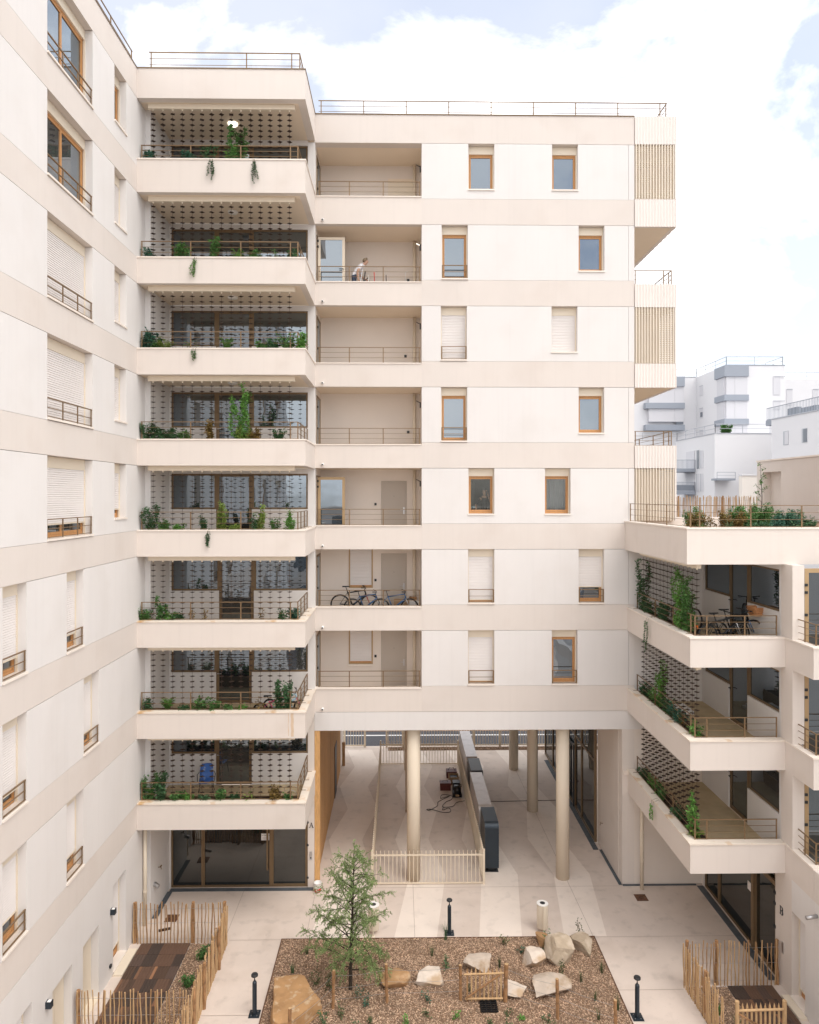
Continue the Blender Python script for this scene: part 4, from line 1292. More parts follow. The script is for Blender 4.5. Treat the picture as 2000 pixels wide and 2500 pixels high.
# ================================================================== HANGING PLATE TRELLISES
mb = MB()
s_, dp = 0.062, 0.026
b = 0
mb.v = [(-s_, -s_, 0), (s_, -s_, 0), (s_, s_, 0), (-s_, s_, 0), (0, 0, -dp)]
mb.f = [(0, 4, 1), (1, 4, 2), (2, 4, 3), (3, 4, 0)]
mb.v += [(-s_, -s_, 0.004), (s_, -s_, 0.004), (s_, s_, 0.004), (-s_, s_, 0.004), (0, 0, -dp + 0.006)]
mb.f += [(5, 6, 9), (6, 7, 9), (7, 8, 9), (8, 5, 9), (0, 1, 6, 5), (1, 2, 7, 6), (2, 3, 8, 7), (3, 0, 5, 8)]
PLATE = mb.mesh('plate', 'plate_iron')
CAP = MB().lathe((0, 0, -0.05), [(0.024, 0), (0.024, 0.05)], 10).mesh('hook_cap', 'cream_metal')
WIRES = {}
def trellis(label, loc, rz, drop, L=4.56):
    t = thing('plate_trellis', label, 'trellis', loc, 'hanging plate trellises on the balconies')
    t.rotation_euler = (0, 0, rz)
    me = MB().box(0, L, -0.065, 0.065, -0.155, 0.0).mesh('header_beam', 'cream_metal')
    inst('header_beam', me, t)
    key = round(drop, 2)
    if key not in WIRES:
        WIRES[key] = MB().tube([(0, 0, -0.15), (0, 0, -drop)], 0.0045, 4).mesh('chain', 'dark_ironwork')
    rr = random.Random(hash(label) % 1000 if False else len(label) * 7 + int(loc[2] * 10))
    for i in range(15):
        c = inst('chain', WIRES[key], t, (0.14 + 0.3035 * i, 0, 0))
        inst('hook_cap', CAP, c, (0, 0, -0.155))
        z = -0.30
        a0 = rr.random() * 6
        while z > -drop + 0.02:
            inst('plate', PLATE, c, (0, 0, z), (rr.uniform(-0.06, 0.06), rr.uniform(-0.06, 0.06), PI / 4 + rr.choice([0, 0, rr.uniform(-0.6, 0.6)])))
            z -= 0.1693
for m in range(8):
    nxt = PZ(m + 1) if m < 7 else 25.69
    top = PZ(m) + (0.78 if m < 7 else 1.0)
    trellis('rust-brown plates strung on vertical wires along the %s balcony of the tower' % ORD[m], (-7.83, B + 0.37, nxt + 0.005), 0, nxt - top + 0.04)
for m, wd in ((0, 'lowest'), (1, 'middle'), (2, 'highest')):
    trellis('rust-brown plates strung on wires along the %s corner balcony of the roof-garden wing' % wd, (8.29, 19.15, PZ(m + 1) + 0.005), PI / 2, PZ(m + 1) - PZ(m) - 0.74)

# ================================================================== PASSAGE: bar fence, letterboxes, tools
pen = thing('bar_fence', 'cream steel bar fence boxing in the pen round the columns', 'fence', (1, 29.5, 0))
BAR = MB().box(-0.011, 0.011, -0.011, 0.011, 0.06, 1.2).mesh('bar', 'fence_cream')
BTIP = MB().box(-0.0115, 0.0115, -0.0115, 0.0115, 1.2, 1.203).mesh('bar_tip', 'charcoal')
x0, x1, y0, y1 = -0.94, 2.93, 24.12, 34.9
def bars(ax, ay, bx, by, step, n):
    for i in range(n):
        p = (ax + (bx - ax) * i / (n - 1), ay + (by - ay) * i / (n - 1))
        o = inst('bar', BAR, pen, Vector((p[0], p[1], 0)) - wloc(pen))
        inst('bar_tip', BTIP, o)
bars(x0 + 0.14, y0, x1 - 0.14, y0, 0, 26)
bars(x0, y0 + 0.14, x0, y1 - 0.14, 0, 75)
bars(x1, y0 + 0.14, x1, y1 - 0.14, 0, 75)
bars(x0 + 0.14, y1, x1 - 0.14, y1, 0, 26)
for z in (0.03, 1.0):
    mb = MB().box(x0, x1, y0 - 0.018, y0 + 0.018, z, z + 0.05).box(x0, x1, y1 - 0.018, y1 + 0.018, z, z + 0.05)
    mb.box(x0 - 0.018, x0 + 0.018, y0 + 0.018, y1 - 0.018, z + 0.001, z + 0.049).box(x1 - 0.018, x1 + 0.018, y0 + 0.018, y1 - 0.018, z + 0.001, z + 0.049)
    mb.build('fence_rail', 'fence_cream', pen)
for (px, py) in ((x0, y0), (x1, y0), (x0, y1), (x1, y1)):
    box('fence_post', 'fence_cream', pen, px - 0.035, px + 0.035, py - 0.035, py + 0.035, 0, 1.22)
def cabinet(name, label, m, xx, ya, yb, z0, ww=0.5, H=1.75):
    """upright cabinet with both upper corners rounded, standing on a foot"""
    t = thing(name, label, 'letterbox', (xx, (ya + yb) / 2, 0), 'letterbox cabinets in the passage')
    r = 0.20
    prof = [(ya, z0), (ya, H - r)]
    for i in range(1, 8):
        a = PI - PI / 2 * i / 8
        prof.append((ya + r + r * math.cos(a), H - r + r * math.sin(a)))
    prof += [(ya + r, H), (yb, H), (yb, z0)]
    mb = MB()
    n = len(prof)
    mb.v = [(xx - ww / 2, y, z) for y, z in prof] + [(xx + ww / 2, y, z) for y, z in prof]
    mb.f = [tuple(range(n)), tuple(reversed(range(n, 2 * n)))] + [(i, n + i, n + (i + 1) % n, (i + 1) % n) for i in range(n)]
    o = mb.build('cabinet', m, t)
    mb = MB().box(xx - 0.12, xx + 0.12, ya + 0.12, yb - 0.12, 0.02, z0).box(xx - 0.24, xx + 0.24, ya + 0.03, yb - 0.03, 0.001, 0.02)
    mb.build('foot', 'charcoal', t)
    k = 0
    for i in range(int((yb - ya - 0.25) / 0.32)):
        for j in range(3):
            box('letter_flap', m, t, xx + ww / 2, xx + ww / 2 + 0.006, ya + 0.14 + 0.32 * i, ya + 0.42 + 0.32 * i, z0 + 0.1 + 0.4 * j, z0 + 0.42 + 0.4 * j)
    return t
cabinet('letterbox_cabinet', 'dark navy letterbox cabinet with rounded top at the courtyard end of the row', 'navy_steel', 3.31, 24.85, 26.2, 0.16)
cabinet('letterbox_cabinet', 'long brushed grey letterbox cabinet between the navy and the black one', 'steel_grey', 3.25, 26.22, 29.5, 0.16)
cabinet('letterbox_cabinet', 'short black letterbox cabinet between the two grey ones', 'charcoal', 3.31, 29.52, 31.1, 0.16)
cabinet('letterbox_cabinet', 'long brushed grey letterbox cabinet nearest the street', 'steel_grey', 3.25, 31.12, 34.7, 0.16)
# tools left on the floor of the pen
t = thing('compressor', 'black machine with yellow sticker on the floor of the pen', 'machine', (2.57, 31.1, 0))
mb = MB().tube([(2.45, 31.2, 0.28), (2.75, 31.2, 0.28)], 0.22, 16)
mb.box(2.38, 2.78, 30.98, 31.42, 0.05, 0.18)
mb.build('tank', 'bike_black', t, True)
mb = MB().box(2.42, 2.74, 31.44, 31.8, 0.02, 0.5)
mb.build('motor', 'charcoal', t)
box('sticker', 'cardboard', t, 2.5, 2.66, 30.974, 30.979, 0.08, 0.17)
MB().tube([(2.4, 31.0, 0.5), (2.4, 31.0, 0.62), (2.76, 31.0, 0.62), (2.76, 31.0, 0.5)], 0.014, 6).build('carry_handle', 'charcoal', t)
t = thing('toolbox', 'dark red toolbox beside the black machine', 'toolbox', (2.1, 32, 0))
mb = MB().prism([(1.87, 31.8), (2.35, 31.8), (2.35, 32.15), (1.87, 32.15)], 0.001, 0.26)
mb.build('case', 'toolbox_red', t)
box('lid', 'toolbox_red', t, 1.86, 2.36, 31.79, 32.16, 0.262, 0.34)
MB().tube([(2.0, 31.97, 0.34), (2.0, 31.97, 0.40), (2.22, 31.97, 0.40), (2.22, 31.97, 0.34)], 0.013, 6).build('carry_handle', 'charcoal', t)
t = thing('cardboard_box', 'open brown cardboard box with tools behind the machine', 'box', (2.55, 32.7, 0))
mb = MB()
for a in ((2.32, 2.34, 32.45, 32.95), (2.76, 2.78, 32.45, 32.95), (2.34, 2.76, 32.45, 32.47), (2.34, 2.76, 32.93, 32.95)):
    mb.box(*a, 0.002, 0.34)
mb.box(2.34, 2.76, 32.47, 32.93, 0.002, 0.1)
mb.build('carton', 'cardboard', t)
MB().box(2.4, 2.7, 32.5, 32.9, 0.1, 0.28).build('contents', 'charcoal', t)
t = thing('tool_bag', 'dark brown tool bag at the far side of the pen', 'bag', (2.5, 33.4, 0))
MB().prism([(2.25, 33.2), (2.75, 33.2), (2.75, 33.65), (2.25, 33.65)], 0.001, 0.3).build('bag_body', 'toolbox_red', t)
MB().tube([(2.35, 33.4, 0.3), (2.4, 33.4, 0.43), (2.6, 33.4, 0.43), (2.65, 33.4, 0.3)], 0.014, 6).build('bag_handle', 'charcoal', t)
pts = [(2.88, 30.7), (2.51, 30.52), (2.31, 30.15), (1.87, 30.11), (2.05, 30.6), (2.3, 30.84), (2.35, 31.2), (1.95, 31.34), (1.83, 30.96), (2.1, 31.1), (2.23, 31.17), (1.72, 30.63), (1.65, 30.21), (1.3, 29.81), (1.17, 29.86), (1.35, 29.88), (1.84, 29.6), (2.16, 29.64), (2.14, 30.0), (1.85, 29.8), (1.92, 30.1)]
fine = []
for i in range(len(pts) - 1):
    a, b2 = pts[max(i - 1, 0)], pts[i]
    c, d = pts[i + 1], pts[min(i + 2, len(pts) - 1)]
    for k in range(6):
        u = k / 6
        f2 = lambda j: 0.5 * (2 * b2[j] + (c[j] - a[j]) * u + (2 * a[j] - 5 * b2[j] + 4 * c[j] - d[j]) * u * u + (3 * b2[j] - a[j] - 3 * c[j] + d[j]) * u ** 3)
        fine.append((f2(0), f2(1), 0.018 + 0.004 * math.sin(i + u)))
tag(MB().tube(fine, 0.012, 5).build('cable', 'cable', None, True), 'black cable coiled on the floor of the pen', 'cable')
tag(MB().tube([(3.05, 30.7, 0.014), (4.4, 30.62, 0.014), (5.4, 30.66, 0.014), (7.4, 30.72, 0.014)], 0.011, 5).build('cable', 'cable'), 'black cable running straight from the letterboxes to the shop front', 'cable')
# timber bollard at the far end
t = tag(box('wooden_post', 'chestnut', None, -2.86, -2.72, 34.8, 34.94, 0.0, 1.15), 'square brown post at the street end of the timber-clad wall', 'post')
# street fence
sfn = thing('bar_fence', 'cream steel bar fence between the passage and the street', 'fence', (2, 37.4, 0))
SB = MB().box(-0.012, 0.012, -0.012, 0.012, 0.08, 1.55).mesh('bar', 'fence_cream')
i = 0
x = -2.9
while x < 12:
    if not (-1.85 < x < -0.7):
        inst('bar', SB, sfn, Vector((x, 37.4, 0)) - wloc(sfn))
    x += 0.145
for (a, b2) in ((-2.95, -1.9), (-0.6, 12)):
    for z in (0.06, 1.3):
        box('fence_rail', 'fence_cream', sfn, a, b2, 37.38, 37.42, z, z + 0.06)
for x in (-2.95, -1.85, -0.68, 0.2, 4.0, 5.4, 9.2, 12):
    box('fence_post', 'fence_cream', sfn, x - 0.05, x + 0.05, 37.35, 37.45, 0, 1.65)
mb = MB().box(-1.95, -1.8, 37.33, 37.349, 0.95, 1.05)
mb.build('gate_lock', 'charcoal', sfn)

# ================================================================== COURTYARD FURNITURE
def bollard(label, x, y):
    if 'b' not in bollard.__dict__:
        t = thing('bollard_light', label, 'bollard', (0, 0, 0), 'bollard lights round the planting bed')
        inst('base_plate', MB().box(-0.14, 0.14, -0.14, 0.14, 0.001, 0.016).mesh('base_plate', 'navy_steel'), t)
        inst('pole', MB().lathe((0, 0, 0.016), [(0.058, 0), (0.058, 0.80), (0.05, 0.83), (0.03, 0.85)], 20).mesh('pole', 'navy_steel'), t)
        inst('lamp_neck', MB().lathe((0, 0, 0.86), [(0.030, 0), (0.014, 0.05), (0.014, 0.10), (0.05, 0.13)], 16).mesh('lamp_neck', 'charcoal'), t)
        inst('lamp_head', MB().lathe((0, 0, 0.99), [(0.06, 0), (0.088, 0.012), (0.088, 0.045), (0.075, 0.06)], 24).mesh('lamp_head', 'charcoal'), t)
        mb = MB()
        for k in range(4):
            a = PI / 4 + k * PI / 2
            mb.lathe((0.105 * math.cos(a), 0.105 * math.sin(a), 0.016), [(0.013, 0), (0.013, 0.012)], 8)
        inst('anchor_bolt', mb.mesh('anchor_bolt', 'silver_metal'), t)
        bollard.b = t
        bollard.first = True
    o = bollard.b if bollard.first else copy_tree(bollard.b)
    bollard.first = False
    o.location = (x, y, 0.001)
    o['label'] = label
    return o
bollard('black bollard light on the paving behind the garden gate', 1.54, 21.42)
bollard('black bollard light beside the big tan slab', -3.76, 18.14)
bollard('black bollard light at the paved edge opposite the roof-garden wing', 6.14, 17.89)
def litter_bin(label, x, y):
    t = thing('litter_bin', label, 'bin', (x, y, 0), 'cream litter bins on the paving')
    MB().lathe((x, y, 0.12), [(0.165, 0), (0.17, 0.02), (0.17, 0.70), (0.165, 0.72)], 28).build('drum', 'cream_metal', t, True)
    MB().lathe((x, y, 0.842), [(0.178, 0), (0.178, 0.018), (0.085, 0.022)], 28).build('lid_ring', 'white_plastic', t)
    MB().lathe((x, y, 0.8645), [(0.08, 0), (0.08, 0.003)], 24).build('mouth', 'charcoal', t)
    MB().box(x - 0.02, x + 0.02, y - 0.225, y - 0.175, 0, 0.86).build('post', 'cream_metal', t)
    MB().box(x - 0.05, x + 0.05, y - 0.28, y - 0.15, 0.001, 0.012).build('foot', 'cream_metal', t)
litter_bin('cream round litter bin standing behind the stones', 4.43, 21.5)
litter_bin('cream round litter bin half hidden by the young tree', -0.80, 21.5)
t = thing('bucket', 'red and white paint bucket at the foot of the timber cladding', 'bucket', (-2.78, 23.75, 0))
MB().lathe((-2.78, 23.75, 0.001), [(0.10, 0), (0.115, 0.14)], 24).build('bucket_band', 'bucket_red', t, True)
MB().lathe((-2.78, 23.75, 0.14), [(0.115, 0), (0.118, 0.03)], 24).build('bucket_stripe', 'white_plastic', t, True)
mb = MB()
bb = len(mb.v)
mb.lathe((-2.78, 23.75, 0.17), [(0.119, 0), (0.128, 0.13), (0.134, 0.135), (0.134, 0.145), (0.12, 0.145), (0.108, 0.02)], 24)
mb.f = mb.f[:-2] + [mb.f[-1]]
mb.build('bucket_rim', 'white_plastic', t, True)
for k, (a, w2) in enumerate(((-1.9, 0.028), (-1.2, 0.02), (-1.55, 0.024))):
    px, py = -2.78 + 0.111 * math.cos(a), 23.75 + 0.111 * math.sin(a)
    MB().tube([(px, py, 0.03), (px, py, 0.03 + 0.10 - 0.02 * k)], w2 * 0.5, 4).build('print', 'white_plastic', t)
MB().tube([(-2.78 + 0.13 * math.cos(a), 23.75 - 0.13 * abs(math.sin(a)) - 0.012, 0.27 - 0.12 * math.sin(a)) for a in [PI * i / 10 for i in range(11)]], 0.004, 5).build('bail', 'white_plastic', t)
for (x, y, lab) in ((8.10, 23.22, 'rusty square drain cover beside the downpipe of the roof-garden wing'), (-7.25, 22.3, 'rusty square drain cover behind the paling fence')):
    t = thing('drain_cover', lab, 'drain cover', (x, y, 0), 'square drain covers')
    box('cover_plate', 'rust_plate', t, x - 0.19, x + 0.19, y - 0.19, y + 0.19, 0.002, 0.014)
    MB().torus((x, y, 0.016), (0, 0, 1), 0.07, 0.008, 20, 5).build('lifting_ring', 'dark_ironwork', t)
t = tag(MB().prism([(-7.42, 21.6), (-7.1, 21.72), (-7.12, 21.8), (-7.46, 21.68)], 0.002, 0.04).build('wood_offcut', 'dark_ironwork'), 'brown wood offcut on the paving behind the paling fence', 'wood')
# wall lights and sockets on the left wing
for (y, lab) in ((19.58, 'black box wall light beside the shuttered door'), (16.02, 'black box wall light between two service doors')):
    t = thing('wall_light', lab, 'wall light', (XL, y, 1.85), 'black wall lights on the long wing')
    MB().box(XL + 0.001, XL + 0.13, y - 0.06, y + 0.06, 1.78, 1.93).build('housing', 'navy_steel', t)
    MB().box(XL + 0.03, XL + 0.11, y - 0.045, y + 0.045, 1.931, 1.934).build('lens', 'lamp_glass', t)
tag(MB().box(XL + 0.001, XL + 0.05, 19.45, 19.54, 0.34, 0.42).build('wall_socket', 'charcoal'), 'small black socket low on the wall below the box light', 'socket')
t = thing('water_tap', 'small brass tap on the long wing behind the fence end', 'tap', (XL, 21.2, 0.75))
mb = MB().tube([(XL, 21.2, 0.75), (XL + 0.1, 21.2, 0.75), (XL + 0.12, 21.2, 0.68)], 0.013, 6)
mb.build('spout', 'bronze_frame', t)
MB().box(XL + 0.05, XL + 0.07, 21.14, 21.26, 0.765, 0.78).build('lever', 'bronze_frame', t)
mb = MB().tube([(7.69, 26.2, 1.1), (7.60, 26.2, 1.1), (7.58, 26.2, 1.03)], 0.014, 6)
t = tag(mb.box(7.60, 7.62, 26.14, 26.26, 1.115, 1.13).build('water_tap', 'bronze_frame'), 'small brass tap on the plain wall of the passage', 'tap')

# ================================================================== PALING FENCES
PK = []
for v in range(6):
    r0 = random.Random(40 + v)
    pts = []
    for k in range(5):
        pts.append((r0.uniform(-0.012, 0.012), r0.uniform(-0.012, 0.012), 1.2 * k / 4))
    rr = r0.uniform(0.014, 0.021)
    for mm in ('chestnut', 'chestnut_pale'):
        PK.append(MB().tube(pts, [rr * r0.uniform(0.85, 1.15) for _ in pts], 6).mesh('picket', mm))
PT = []
for v in range(3):
    r0 = random.Random(70 + v)
    pts = [(r0.uniform(-0.015, 0.015), r0.uniform(-0.015, 0.015), 1.22 * k / 5) for k in range(6)]
    PT.append(MB().tube(pts, [0.048 * r0.uniform(0.9, 1.1) for _ in pts], 9).mesh('fence_post', 'post_wood'))
def paling(label, ax, ay, bx, by, z=0.0, posts=(), step=0.098, pale=0.5, h=1.0, seed=1):
    t = thing('paling_fence', label, 'fence', ((ax + bx) / 2, (ay + by) / 2, z), 'chestnut paling fences')
    r0 = random.Random(seed)
    L = math.hypot(bx - ax, by - ay)
    n = int(L / step)
    o0 = wloc(t)
    for i in range(n + 1):
        u = (i + r0.uniform(-0.15, 0.15)) / n
        k = r0.randrange(6) * 2 + (1 if r0.random() < pale else 0)
        x, y = ax + (bx - ax) * u, ay + (by - ay) * u
        inst('picket', PK[k], t, Vector((x, y, z)) - o0, (r0.uniform(-0.035, 0.035), r0.uniform(-0.035, 0.035), r0.uniform(0, 6.2)), (1, 1, h * r0.uniform(0.96, 1.05)))
    d = Vector((bx - ax, by - ay, 0)).normalized()
    nn = Vector((-d.y, d.x, 0)) * 0.045
    for u in posts:
        inst('fence_post', PT[r0.randrange(3)], t, Vector((ax + (bx - ax) * u, ay + (by - ay) * u, z)) + nn - o0, (0, 0, r0.uniform(0, 6)), (1, 1, h))
    for zz in (0.14, 0.62, 1.04):
        pts = []
        m2 = int(L / 0.2) + 2
        for i in range(m2):
            u = i / (m2 - 1)
            pts.append((ax + (bx - ax) * u, ay + (by - ay) * u, z + zz * h + r0.uniform(-0.012, 0.012)))
        MB().tube(pts, 0.004, 4).build('tie_wire', 'wire', t)
    return t
paling('brown paling fence closing the deck towards the glazed entrance', -7.98, 21.05, -5.25, 21.05, posts=(0.01, 0.64, 0.99), pale=0.25, seed=3)
paling('long pale paling fence between the timber decks and the walkway', -5.18, 21.0, -5.12, 11.5, posts=(0.12, 0.28, 0.38, 0.62, 0.9), pale=0.85, step=0.072, seed=5)
paling('paling fence dividing the two timber decks', -7.95, 17.32, -5.28, 17.32, posts=(0.0,), pale=0.6, seed=8)
paling('paling fence across the deck in front of entrance B', 7.83, 19.02, 10.44, 19.02, posts=(0.03, 0.35, 0.985), pale=0.35, seed=11)
paling('short pale paling fence from the entrance B deck along the walkway', 7.80, 18.95, 7.90, 16.9, posts=(0.55,), pale=0.9, step=0.085, seed=12)
paling('grey-brown paling fence at the rear of the roof garden', 13.3, 34.3, 17.6, 34.0, z=12.0, posts=(0.12, 0.62), h=1.2, pale=0.6, step=0.062, seed=15)
# ================================================================== TIMBER DECKS
PLK = {}
def deck(label, x0, x1, y0, y1, nrow, npl):
    t = thing('timber_deck', label, 'deck', ((x0 + x1) / 2, (y0 + y1) / 2, 0))
    r0 = random.Random(int(x0 * 10) + nrow)
    o0 = wloc(t)
    lw_, lh = (x1 - x0) / npl, (y1 - y0) / nrow
    key = (round(lw_, 3), round(lh, 3))
    for k in range(6):
        if (key, k) not in PLK:
            PLK[(key, k)] = MB().box(0.004, lw_ - 0.004, 0.005, lh - 0.005, 0, 0.028).mesh('plank', 'deck_plank_tone%d' % k)
    for r in range(nrow):
        run, tone = 0, 0
        ro = part('deck_tile_row', t, (x0, y0 + lh * r, 0.02))
        for c in range(npl):
            if run <= 0:
                tone = r0.choice([0, 0, 0, 1, 1, 2, 2, 4, 4, 3, 1, 0, 2, 5 if r0.random() < 0.4 else 1])
                run = r0.randint(1, 4) if tone < 3 or tone == 4 else 1
            run -= 1
            inst('plank', PLK[(key, tone)], ro, (lw_ * c, 0, r0.uniform(0, 0.003)))
    box('deck_frame', 'charcoal', t, x0 + 0.01, x1 - 0.01, y0 + 0.01, y1 - 0.01, 0.004, 0.019)
deck('dark brown plank deck nearest the glazed entrance', -7.74, -6.27, 17.36, 21.0, 7, 17)
deck('dark brown plank deck beyond the dividing fence', -7.74, -5.4, 12.3, 17.28, 10, 26)
deck('reddish brown plank deck outside entrance B', 8.98, 10.22, 14.2, 18.95, 9, 15)
# ================================================================== PLANTS
def leaf(mb, p, d, up, L, W, fold=0.25):
    """folded pointed leaf of four faces"""
    d = d.normalized()
    s = d.cross(up)
    if s.length < 1e-4:
        s = d.orthogonal()
    s.normalize()
    n = s.cross(d).normalized()
    b = len(mb.v)
    mid_ = p + d * L * 0.5 - n * W * fold
    mb.v += [tuple(p), tuple(p + d * L * 0.45 + s * W * 0.5), tuple(p + d * L - n * L * 0.15), tuple(p + d * L * 0.45 - s * W * 0.5), tuple(mid_)]
    mb.f += [(b, b + 1, b + 4), (b + 1, b + 2, b + 4), (b + 2, b + 3, b + 4), (b + 3, b, b + 4)]
def rv(r0):
    while True:
        v = Vector((r0.uniform(-1, 1), r0.uniform(-1, 1), r0.uniform(-1, 1)))
        if 0.1 < v.length < 1:
            return v.normalized()
def plant(kind, label, loc, h, wd, leafm, seed, dens=1.0, cat='plant', group='plants in the balcony planters', name=None, ls=1.0, ax='x'):
    """kind: bush, climber, fern, trailer, twig, tuft"""
    r0 = random.Random(seed)
    t = thing(name or {'bush': 'shrub', 'climber': 'climbing_plant', 'fern': 'fern', 'trailer': 'trailing_plant', 'twig': 'twiggy_plant', 'tuft': 'grass_tuft'}[kind], label, cat, loc, group)
    st, lf = MB(), MB()
    def sx(a, b):
        return Vector((a, b, 0)) if ax == 'x' else Vector((b, a, 0))
    if kind in ('bush', 'climber', 'twig'):
        ns = {'bush': int(9 * dens * max(1, wd / 0.4)), 'climber': int(5 * max(1, wd / 0.3)), 'twig': 4}[kind]
        for i in range(max(2, ns)):
            p = sx(r0.uniform(-wd * 0.3, wd * 0.3), r0.uniform(-0.08, 0.08))
            d = Vector((0, 0, 1)) + sx(r0.uniform(-0.7, 0.7), r0.uniform(-0.3, 0.3)) * (1.0 if kind == 'bush' else 0.5)
            pts = [tuple(p)]
            L = h * r0.uniform(0.55, 1.1)
            n = max(3, int(L / 0.07))
            for k in range(n):
                d = (d.normalized() + rv(r0) * 0.38 + Vector((0, 0, 0.12))).normalized()
                q = p + d * L / n
                if abs(q.x if ax == 'x' else q.y) > wd * 0.62:
                    d = Vector((0, 0, 1))
                    q = p + d * L / n
                lat = q.y if ax == 'x' else q.x
                if abs(lat) > 0.2:
                    q = q - sx(0, lat * 0.3)
                p = q
                pts.append(tuple(p))
                cnt = {'bush': 12, 'climber': 13, 'twig': 2}[kind] * dens
                for _ in range(int(cnt) + (r0.random() < cnt % 1)):
                    ld = rv(r0)
                    ld.z = ld.z * 0.5 + 0.1
                    o = p + rv(r0) * r0.uniform(0.0, 0.10)
                    leaf(lf, o, ld, Vector((0, 0, 1)) + rv(r0) * 0.5, ls * r0.uniform(0.05, 0.095), ls * r0.uniform(0.035, 0.065))
            st.tube(pts, [0.006] * (len(pts) - 1) + [0.002], 4)
    elif kind == 'fern':
        n = int(40 * dens)
        for i in range(n):
            a = r0.uniform(0, 2 * PI)
            out = sx(math.cos(a) * wd * 0.5, math.sin(a) * 0.22)
            L = r0.uniform(0.7, 1.05)
            hh = h * r0.uniform(0.5, 1.05)
            pts = []
            for k in range(9):
                u = k / 8
                pts.append(out * (u * L) + Vector((0, 0, hh * (1.6 * u - 0.85 * u * u))))
            st.tube([tuple(q) for q in pts], 0.003, 3)
            for k in range(1, 9):
                for sd in (-1, 1):
                    for rp in range(2):
                        d = (pts[k] - pts[k - 1]).normalized()
                        s = d.cross(Vector((0, 0, 1))).normalized() * sd
                        leaf(lf, pts[k] - d * 0.02 * rp, s + d * 0.4 + rv(r0) * 0.25, Vector((0, 0, 1)), 0.055 * ls * (1.15 - k / 14), 0.024 * ls)
    elif kind == 'trailer':
        for i in range(max(2, int(4 * dens))):
            p = sx(r0.uniform(-wd * 0.4, wd * 0.4), 0)
            front = sx(0, -0.30) if ax == 'x' else sx(0, -0.33)
            pts = [tuple(p), tuple(p + front * 0.6 + Vector((0, 0, 0.12))), tuple(p + front * 1.08 + Vector((0, 0, 0.06)))]
            p = p + front * 1.12
            L = h * r0.uniform(0.6, 1.05)
            n = int(L / 0.045) + 2
            for k in range(n):
                p = p + Vector((0, 0, -L / n)) + sx(r0.uniform(-0.025, 0.025), r0.uniform(-0.008, 0.004))
                pts.append(tuple(p))
                for _ in range(3 + (r0.random() < 0.4 * dens)):
                    ld = sx(r0.uniform(-1, 1), r0.uniform(-0.8, -0.1)) + Vector((0, 0, r0.uniform(-0.6, 0.2)))
                    leaf(lf, p + sx(0, -0.012), ld, Vector((0, 0, 1)), ls * r0.uniform(0.04, 0.065), ls * r0.uniform(0.03, 0.05))
            st.tube(pts, 0.004, 4)
    elif kind == 'tuft':
        n = int(34 * dens)
        for i in range(n):
            a = r0.uniform(0, 2 * PI)
            out = Vector((math.cos(a), math.sin(a), 0)) * wd * r0.uniform(0.15, 0.6)
            hh = h * r0.uniform(0.5, 1.05)
            b0 = Vector((r0.uniform(-0.03, 0.03), r0.uniform(-0.03, 0.03), 0))
            s = out.normalized().cross(Vector((0, 0, 1))) * 0.006 * ls
            q = [b0, b0 + out * 0.35 + Vector((0, 0, hh * 0.6)), b0 + out + Vector((0, 0, hh))]
            b = len(lf.v)
            lf.v += [tuple(q[0] - s), tuple(q[0] + s), tuple(q[1] + s), tuple(q[1] - s), tuple(q[2])]
            lf.f += [(b, b + 1, b + 2, b + 3), (b + 3, b + 2, b + 4)]
        st.tube([(0, 0, 0), (0, 0, 0.03)], 0.012, 5)
    sm = 'stem_brown' if kind in ('twig', 'climber') else 'stem_green'
    inst('stems', st.mesh('stems', sm), t)
    inst('foliage', lf.mesh('foliage', leafm), t)
    return t
WHERE = lambda x: 'against the long wing' if x < -7.4 else ('near the wing end' if x < -6.4 else ('left of the balcony door' if x < -5.9 else ('before the balcony door' if x < -4.9 else ('past the balcony door' if x < -4.0 else 'at the open corner'))))
KW = {'bush': 'leafy green shrub', 'climber': 'climbing plant', 'fern': 'feathery fern', 'trailer': 'ivy hanging over the parapet', 'twig': 'thin twiggy plant'}
TONE = {'leaf_dark': 'dark', 'leaf_mid': 'green', 'leaf_bright': 'bright', 'leaf_lime': 'yellow-green', 'leaf_blue': 'bluish', 'leaf_autumn': 'browning'}
